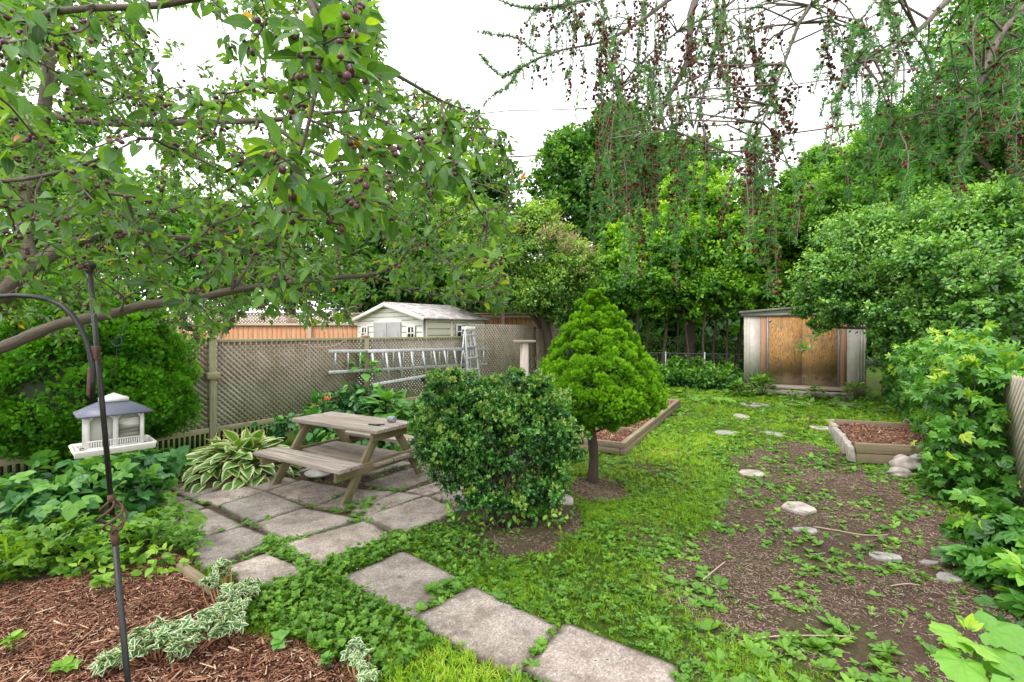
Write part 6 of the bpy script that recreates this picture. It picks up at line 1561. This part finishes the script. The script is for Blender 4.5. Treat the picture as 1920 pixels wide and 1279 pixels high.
# bramble (left, behind the lime ground cover)
for nm, lab, lb, k_n in (('raspberry_bush', 'dark leaved raspberry bush under the bird feeder', [E_(130,915,3.9,120,46,.4), E_(230,905,4.1,80,44,.35,.03), E_(60,950,3.7,80,40,.35), E_(170,960,3.6,90,28,.3,-.05)], 520),
                         ('raspberry_bush', 'raspberry shoots reaching over the patio slabs right of the feeder', [E_(270,870,4.4,50,32,.3,.05), E_(262,930,3.9,44,30,.25), E_(205,862,4.6,40,24,.25,.04)], 480)):
    b0 = G((lb[0][0].x/lb[0][0].y)*F+CX, 1000); o = empty(nm, b0, lab, 'raspberry bush', 'raspberry bushes on the left'); sc = Scat()
    crown(sc, comp([xf(leaf_ovate(.40, 5, .2, .22), rotm(a, 0, 0), (0,0,0), s_) for a, s_ in ((0, 1), (1.35, .72), (-1.35, .72))]), lb, k_n*.33, .105, clump=.35, per=5, up=.9, droop=.5, tb=.48, tvar=.12); sc.build('foliage', L['rasp'], o)
    mb = MB()
    for l in lb:
        for k in range(7): cyl_between(mb, (l[0].x+rr.uniform(-.15,.15), l[0].y+rr.uniform(-.1,.1), -.02), l[0]+V((rr.uniform(-.2,.2), rr.uniform(-.2,.2), .1)), .006, .003, 4, .12)
    mb.build('cane', M['bark_grey'], o)
# variegated euonymus clumps
EU = rosette(leaf_ovate(.36, 5, .3, .35), 6, random, (0, 55), (.6, 1), .08)
def eu(label, lobes_px, n, leaf):
    c0 = G(lobes_px[0][0], lobes_px[0][1]+30); o = empty('euonymus', c0, label, 'euonymus', 'cream edged euonymus shrubs'); sc = Scat(); mb = MB()
    for (px, py, rx, ry, zl) in lobes_px:
        q = G(px, py, zl); k_ = q.y/F; m_ = n; a = rng.uniform(0, 6.28, m_); r_ = rng.random(m_)**.5
        P = np.stack([q.x+np.cos(a)*r_*rx*k_, q.y+np.sin(a)*r_*ry*k_*1.3, q.z+rng.normal(0, .014, m_)+.035*(1-r_)], -1)
        sc.add(EU, P, yawframes(rng.uniform(0, 6.28, m_), .45), leaf*rng.uniform(.8, 1.25, m_), .5+rng.normal(0, .12, m_))
        for k in range(6):
            p = V(P[k]); g0 = V((c0.x*.4+p.x*.6, c0.y*.4+p.y*.6, -.01)); cyl_between(mb, g0, p, .004, .0025, 5, .15)
    sc.build('foliage', L['euonymus'], o); mb.build('stem', M['cedar'], o)
eu('low cream edged euonymus sprawling over the mulch right of the iron pole', [(300,1190,50,34,.10),(370,1175,30,24,.10),(260,1215,34,20,.07),(425,1172,26,18,.10),(330,1215,38,18,.08),(215,1240,24,10,.05)], 20, .046)
eu('cream edged euonymus at the end of the timber edging by the patio', [(430,1130,36,28,.10),(400,1090,20,20,.09),(460,1110,26,20,.08),(440,1155,28,16,.08),(415,1065,16,12,.1)], 18, .040)
eu('small cream edged euonymus at the bottom edge between mulch and lawn', [(678,1250,20,18,.07),(668,1225,16,10,.08),(690,1275,20,10,.06)], 12, .036)
eu('frosty cream edged sprig beneath the creeper on the right', [(1695,790,8,6,.3),(1760,860,10,6,.2)], 8, .04)
def broad_leaf():
    N = 44; v = [(0,0,0)]; eu = [0]; f = []; rings = (.28, .55, .8, 1)
    def out(th):
        r = .55+.45*math.cos(th*.5)**.8; r *= 1-.20*abs(math.sin(th*2.5+.2))**.7; return r*(1+.05*math.sin(th*17))
    for q in rings:
        for i in range(N+1):
            th = R(-165)+R(330)*i/N; r = out(th)*q; rib = abs(math.cos(th*2.5))
            v.append((r*math.cos(th)+.18, r*math.sin(th)*.85, -.22*r*r+.05*q*rib+.05*q*math.sin(th*6+1)-.03)); eu.append(1-rib**6 if q > .2 else 0)
    for i in range(N): f.append((0, 1+i, 2+i))
    for k in range(len(rings)-1):
        for i in range(N): a = 1+k*(N+1)+i; f.append((a, a+N+1, a+N+2, a+1))
    return T(v, f, eu)
# big lobed leaf plant in the lower right corner
lp0 = G(1822, 1330); lp0 = V((lp0.x, lp0.y, 0)); o = empty('rhubarb_plant', lp0, 'pale lime plant with big lobed leaves in the bottom right corner', 'plant')
sc = Scat(); BLf = broad_leaf(); k = [((1800,1190,1.78),(-1,-.1,.25),.10,.55),((1850,1180,1.8),(1,.0,.12),.13,.25),((1805,1235,1.7),(-.6,-.5,-.1),.11,.5),((1870,1240,1.7),(.7,-.4,-.1),.12,.3),((1830,1205,1.75),(-.2,-.8,.1),.10,.6),((1900,1270,1.6),(.8,-.6,-.2),.14,.3)]
mb = MB()
for (p_, d_, s_, t_) in k:
    q = W(*p_); sc.add(BLf, np.array([q]), frames(np.array([d_], float), np.array([[0,-.35,1.0]])+.15*rng.normal(size=(1,3))), s_, np.array([t_])); mb.tube([lp0, lp0.lerp(q, .6)+V((0,0,.03)), q], [.012, .009, .005], 7)
q = W(1812, 1178, 1.84); sc.add(leaf_ovate(.2, 5), np.array([q]*7)+rng.normal(0, .008, (7, 3)), frames(np.array([[.2,0,1],[-.4,0,.9],[.5,-.2,.7],[-.1,-.5,.8],[-.6,.1,.5],[.3,-.5,.6],[0,.3,1.0]]), rng.normal(size=(7, 3))), np.array([.075,.06,.055,.05,.05,.045,.06]), np.array([.95,.9,.8,.95,.7,.85,.9])); sc.build('leaf', L['lime'], o, smooth=True); mb.build('stalk', L['lime'], o, smooth=True)

def seedling(label, px, py, s, mat, n=3, h=.12, tm=None, tb=.6):
    c = G(px, py); o = empty('seedling', c, label, 'seedling', 'seedlings coming up through the mulch and soil'); sc = Scat(); tm = tm or rosette(leaf_ovate(.36, 5), 5, random, (0, 35)); mb = MB()
    for i in range(n):
        a = rr.uniform(0, 6.28); q = c+V((math.cos(a)*s*.8*i/n, math.sin(a)*s*.6*i/n, h*(1-.4*i/n))); mb.tube([c-V((0,0,.01)), q], .002, 4)
        sc.add(tm, np.array([q]), yawframes(np.array([a]), .3), s*(1-.12*i), np.array([tb]))
    sc.build('foliage', mat, o); mb.build('stem', mat, o)
seedling('pale green seedling in the mulch left of the iron pole', 192, 1118, .085, L['weed'], 6, .10, tb=.75)
seedling('lime seedling at the bottom left corner', 26, 1225, .06, L['weed'], 4, .08, tb=.85)
seedling('small pale seedling low in the mulch below the pole', 118, 1268, .07, L['weed'], 4, .05, tb=.8)
seedling('round leaved seedling cluster at the mulch edge near the bottom', 612, 1258, .052, L['rasp'], 9, .06, tb=.85)
seedling('broad leaf seedling standing behind the round leaved one', 527, 1215, .075, L['rasp'], 2, .05, tb=.9)
seedling('two lobed seedling alone in the bare soil', 1640, 1130, .06, L['lime'], 1, .04, tb=.35)
seedling('broad leaved shoot at the patio corner beside the euonymus', 472, 1112, .10, L['weed'], 3, .03, tb=.5)
seedling('long leaved dandelion between the path slabs', 812, 1112, .10, L['weed'], 5, .02, tb=.5)
seedling('dandelion on the joint of the brown path slab', 838, 1102, .08, L['weed'], 4, .02, tb=.45)

# ------------------------------------------------------------------ ground vegetation (stuff)
def near_slab_edge(x, y): return in_slabs(x, y, .10) & ~in_slabs(x, y, -.10)
free = lambda x, y: ~(in_slabs(x, y, -.02) | pip(x, y, BEDL) | pip(x, y, BEDR))
GT4 = [comp([xf(blade(1, .045, random.uniform(.2, .9), 3), rotm(random.uniform(0, 6.28), R(random.uniform(-25, 0)), 0), (random.uniform(-.25,.25), random.uniform(-.25,.25), 0), random.uniform(.5, 1.1), random.uniform(-.2, .2)) for _ in range(9)]) for _ in range(5)]
def lawn_w(x, y):
    d = np.maximum(smooth_in(x, y, DIRT, .25, 1.8), np.maximum(smooth_in(x, y, BUSHD, .15), smooth_in(x, y, SPRD, .15)))
    d = np.maximum(d, smooth_in(x, y, BACKD, .1)); m_ = np.maximum(smooth_in(x, y, MULCH, .05), np.maximum(smooth_in(x, y, PATIO, .02), smooth_in(x, y, LEFTB, .05)))
    return (1-d)*(1-m_)
sc = Scat()
for y0, y1, dn, sz in ((1.7, 3.2, 3200, .036), (3.2, 5.2, 2300, .042), (5.2, 8.5, 1100, .055), (8.5, 14.5, 300, .075)):
    x0, x1 = -1.1*y1, 1.1*y1
    x, y = poly_scatter(max(x0, -3), min(x1, 9), y0, y1, dn, lambda x, y: (np.abs(x) < 1.12*y) & free(x, y) & (rng.random(np.shape(x)) < lawn_w(x, y)*np.clip((fbm(x, y, 1.7, 61)-.28)*3.2, .22, 1)))
    z = gheight(x, y)-.004; n = len(x); h_ = rng.integers(0, 5, n)
    tt = .50+.5*(fbm(x, y, .8, 33)-.45)*1.2+rng.normal(0, .10, n)+.10*(y > 5)
    hs_ = sz*rng.uniform(.55, 1.2, n)*(.7+.6*vnoise(x, y, 2.3, 8))
    for k in range(5):
        q = h_ == k; sc.add(GT4[k], np.stack([x, y, z], -1)[q], yawframes(rng.uniform(0, 6.28, q.sum()), .15), hs_[q], tt[q].clip(0, 1))
# longer grass lip between path and ground cover
x, y = poly_scatter(-.75, .2, 1.75, 2.75, 1500, lambda x, y: free(x, y) & pip(x, y, gpoly([(700,1150),(775,1165),(960,1262),(1010,1330),(900,1500),(600,1500),(720,1260)])))
h_ = rng.integers(0, 5, len(x))
for k in range(5):
    q = h_ == k; sc.add(GT4[k], np.stack([x, y, 0*x], -1)[q], yawframes(rng.uniform(0, 6.28, q.sum()), .12), .05*rng.uniform(.6, 1.2, q.sum()), .72+rng.normal(0, .1, q.sum()))
tag(sc.build('grass', L['grass'], loc=(1, 5, 0)), 'short yellow green lawn grass mixed with weeds', 'grass', kind='stuff')
# weeds: rosettes of plantain, clover and dandelion
WR = [rosette(leaf_ovate(w_, 5, .25, .25, .75, .62), n_, random, (5, 50), (.6, 1.1), .12) for w_, n_ in ((.22, 9), (.30, 8), (.18, 11), (.36, 6))]
CLV = [comp([xf(rosette(leaf_ovate(.48, 3, .1, .15), 3, random, (0, 15), (.9, 1), .05), rotm(random.uniform(0, 6)), (random.uniform(-2,2), random.uniform(-2,2), random.uniform(.3,1.3)), 1, random.uniform(-.12, .12)) for _ in range(6)]) for _ in range(3)]
sc = Scat()
def weeds(x, y, tms, size, tb=.5, z=None, tilt=.2):
    n = len(x); h_ = rng.integers(0, len(tms), n); z = gheight(x, y)+.004 if z is None else z
    for k in range(len(tms)):
        q = h_ == k
        if q.sum(): sc.add(tms[k], np.stack([x, y, z], -1)[q], yawframes(rng.uniform(0, 6.28, q.sum()), tilt), size*rng.uniform(.5, 1.35, q.sum()), (tb+rng.normal(0, .13, q.sum())).clip(.05, .97))
dw = lambda x, y: smooth_in(x, y, DIRT, .25, 1.8)
for y0, y1, dn, s1, s2 in ((1.7, 3.4, 1.0, .034, .012), (3.4, 6, .75, .040, .014), (6, 9, .35, .055, .02), (9, 14, .12, .08, .03)):
    bb_ = (max(-1.1*y1, -3), min(1.1*y1, 9))
    base_ = lambda x, y: (np.abs(x) < 1.12*y) & free(x, y) & (smooth_in(x, y, MULCH, .05) < .2) & (smooth_in(x, y, LEFTB, .05) < .5) & (smooth_in(x, y, PATIO, .02) < .4)
    x, y = poly_scatter(*bb_, y0, y1, 200*dn, lambda x, y: base_(x, y) & (rng.random(np.shape(x)) < lawn_w(x, y)*np.clip((fbm(x, y, 1.3, 91)-.36)*5, .08, 1))); weeds(x, y, WR, s1, .52)
    x, y = poly_scatter(*bb_, y0, y1, 420*dn, lambda x, y: base_(x, y) & (rng.random(np.shape(x)) < lawn_w(x, y)*np.clip((fbm(x, y, 1.1, 17)-.40)*5, .05, 1))); weeds(x, y, CLV, s2, .5)
    x, y = poly_scatter(*bb_, y0, y1, 150*dn, lambda x, y: base_(x, y) & (dw(x, y) > .2) & (fbm(x, y, 2.1, 29) > .50+.10*rng.random(np.shape(x)))); weeds(x, y, WR, s1*1.15, .5)
    x, y = poly_scatter(*bb_, y0, y1, 60*dn, lambda x, y: base_(x, y) & (dw(x, y) > .2)); weeds(x, y, WR, s1*.8, .5)
# bushier weeds along the lower dirt edge (photo bottom right)
x, y = poly_scatter(.5, 2.6, 1.75, 2.6, 150, lambda x, y: free(x, y) & pip(x, y, gpoly([(1250,1150),(1400,1185),(1560,1170),(1680,1225),(1740,1400),(1250,1400),(1200,1100)])) & (fbm(x, y, 3, 13) > .36)); weeds(x, y, WR, .062, .55)
x, y = poly_scatter(.6, 1.6, 2.2, 3.2, 60, lambda x, y: free(x, y) & pip(x, y, gpoly([(1240,1090),(1330,1060),(1420,1130),(1400,1160),(1290,1150)]))); weeds(x, y, WR, .058, .48)
# weeds in the joints and round the slabs
x, y = poly_scatter(-4.2, .6, 1.9, 5.8, 420, lambda x, y: near_slab_edge(x, y) & ~in_slabs(x, y, -.04) & (fbm(x, y, 3.2, 19) > .50)); weeds(x, y, CLV, .011, .5, .016+0*x)
x, y = poly_scatter(-4.2, .6, 1.9, 5.8, 190, lambda x, y: near_slab_edge(x, y) & ~in_slabs(x, y, -.05) & (fbm(x, y, 2.1, 37) > .52)); weeds(x, y, WR, .042, .52, .014+0*x)
JO = [gpoly(p) for p in ([(395,1100),(500,1022),(560,1010),(560,1035),(480,1040),(430,1075)], [(480,1010),(560,990),(600,1060),(560,1070)], [(595,1060),(735,1000),(760,1000),(755,1030),(640,1080)], [(740,985),(800,1000),(870,990),(900,1020),(760,1030)], [(860,1080),(895,1090),(840,1130),(775,1155)], [(1030,1180),(1060,1165),(1000,1250),(970,1262)], [(445,905),(480,925),(520,960),(560,1010),(540,1018),(440,930)], [(640,970),(690,965),(700,990),(600,975)])]
for q in JO:
    lo_, hi_ = q.min(0), q.max(0); x, y = poly_scatter(lo_[0], hi_[0], lo_[1], hi_[1], 420, lambda x, y: pip(x, y, q) & ~in_slabs(x, y, -.10)); weeds(x, y, WR, .040, .55, .012+0*x, .3)
    x, y = poly_scatter(lo_[0], hi_[0], lo_[1], hi_[1], 300, lambda x, y: pip(x, y, q) & ~in_slabs(x, y, -.10)); weeds(x, y, CLV, .012, .55, .012+0*x, .3)
x, y = poly_scatter(-1.6, -.9, 4.0, 4.5, 120, lambda x, y: np.hypot(x+1.35, y-4.25) < .22); weeds(x, y, WR, .055, .5, .02+0*x, .3)
# along the raised beds, spruce foot, shed front
x, y = poly_scatter(-3, 10, 8, 12.5, 22, lambda x, y: free(x, y) & (np.abs((x-7.2)*.3+y-10.6) < 1.2) & (x > 4)); weeds(x, y, WR, .13, .5)
x, y = poly_scatter(3.4, 8, 5, 9.5, 40, lambda x, y: free(x, y) & (np.abs((y-5)-(x-4)*1.25) < 1.1) & (x > 3.5)); weeds(x, y, WR, .085, .48)
x, y = poly_scatter(.7, 3.9, 5.5, 10, 60, lambda x, y: free(x, y) & (np.abs((x-1.46)*bedU.y-(y-6.06)*bedU.x) < .14)); weeds(x, y, WR, .065, .5)
tag(sc.build('weeds', L['weed'], loc=(1, 5, 0)), 'clover, plantain and dandelion leaves growing through lawn, soil and joints', 'weeds', kind='stuff')
# small leaved ground cover beside the path
sc = Scat(); GC = [rosette(leaf_ovate(.36, 3, .15, .3), 7, random, (10, 60), (.7, 1.1), .15) for _ in range(4)]
x, y = poly_scatter(-2.1, -.3, 1.9, 3.6, 2300, lambda x, y: free(x, y) & (smooth_in(x, y, COVER, .06) > .4)); weeds(x, y, GC, .026, .55, rng.uniform(.0, .065, len(x)), .4)
x, y = poly_scatter(-.8, .5, 2.7, 4.2, 1100, lambda x, y: free(x, y) & pip(x, y, gpoly([(745,1010),(800,985),(860,975),(930,1020),(960,1090),(880,1085),(757,1032)])) ); weeds(x, y, GC, .024, .42, rng.uniform(.0, .03, len(x)), .4)
tag(sc.build('ground_cover', L['weed'], loc=(-1.2, 2.8, 0)), 'dense small leaved ground cover between mulch bed and path slabs', 'ground cover', kind='stuff')
# lime perennials of the left bed
sc = Scat(); FRN = comp([xf(leaf_ovate(.45, 4, .15, .2), rotm(a, R(p_), 0), (x_, y_, 0), s_, dt) for a, p_, x_, y_, s_, dt in ((0,10,.6,0,1,.05),(1.1,5,.4,.2,.85,0),(-1.1,5,.4,-.2,.85,0),(1.3,0,0,.15,.7,-.05),(-1.3,0,0,-.15,.7,-.05),(3.0,20,-.1,0,.6,0))])
LB2 = gpoly([(-60,1100),(0,1098),(90,1080),(190,1080),(300,1045),(362,1062),(384,1030),(330,975),(250,960),(120,962),(0,975),(-60,980)])
x, y = poly_scatter(-4.6, -1.9, 2.9, 4.4, 760, lambda x, y: smooth_in(x, y, LB2, .05) > .3)
n = len(x); z = np.clip(.03+.22*rng.random(n)**.7*np.clip(1.3-abs(fbm(x, y, 2, 3)-.5)*2, .5, 1), .02, .25)*np.where(y > 3.15, 1, .5)
sc.add(FRN, np.stack([x, y, z], -1), yawframes(rng.uniform(0, 6.28, n), .5), .044*rng.uniform(.6, 1.3, n), (.50+1.2*(z-.1)+rng.normal(0, .14, n)).clip(.05, .97))
x, y = poly_scatter(-4.6, -2.2, 3.1, 4.4, 60, lambda x, y: smooth_in(x, y, LB2, .05) > .6); n = len(x)
sc.add(blade(1, .012, .5, 4), np.stack([x, y, .05+0*x], -1), yawframes(rng.uniform(0, 6.28, n), .3), .26*rng.uniform(.6, 1.2, n), .7+rng.normal(0, .1, n))
tag(sc.build('leafy_ground_plants', L['weed'], loc=(-3, 3.6, 0)), 'bright ferny perennials spilling from the left bed onto the patio', 'perennials', kind='stuff')
sc = Scat()
crown(sc, leaf_ovate(.34, 4), [(V((-3.3, 3.15, .06)), (.35, .12, .10), .2), (V((-2.6, 3.12, .05)), (.35, .1, .08), .1)], 500, .06, clump=.4, per=7, up=.8, tb=.6)
tag(sc.build('broad_leaf_edge_plants', L['weed'], loc=(-3, 3.1, 0)), 'broad lime leaves lining the mulch edge at the far left', 'perennials', kind='stuff')
# yellow green canes lying over the soil
for lab, pts in (('long yellow green vine shoot lying across the bare soil', [(1525,990),(1560,998),(1620,1006),(1665,1008)]), ('curved pale root lying on the soil near the bottom', [(1385,1208),(1440,1202),(1500,1196),(1560,1200),(1600,1198)]), ('thin stick leaning on the soil beside the weeds', [(1318,1090),(1340,1075),(1360,1056)]), ('short brown stick on the soil below the flat stones', [(1670,1102),(1700,1101),(1724,1101)])):
    mb = MB(); q = [G(*p)+V((0,0,.012+.01*(i % 2))) for i, p in enumerate(pts)]; limb(mb, q, [.0032]*len(q), 6); o = mb.build('stick', M['cedar_light'], loc=q[0], smooth=True); tag(o, lab, 'stick', 'sticks and shoots lying on the soil')
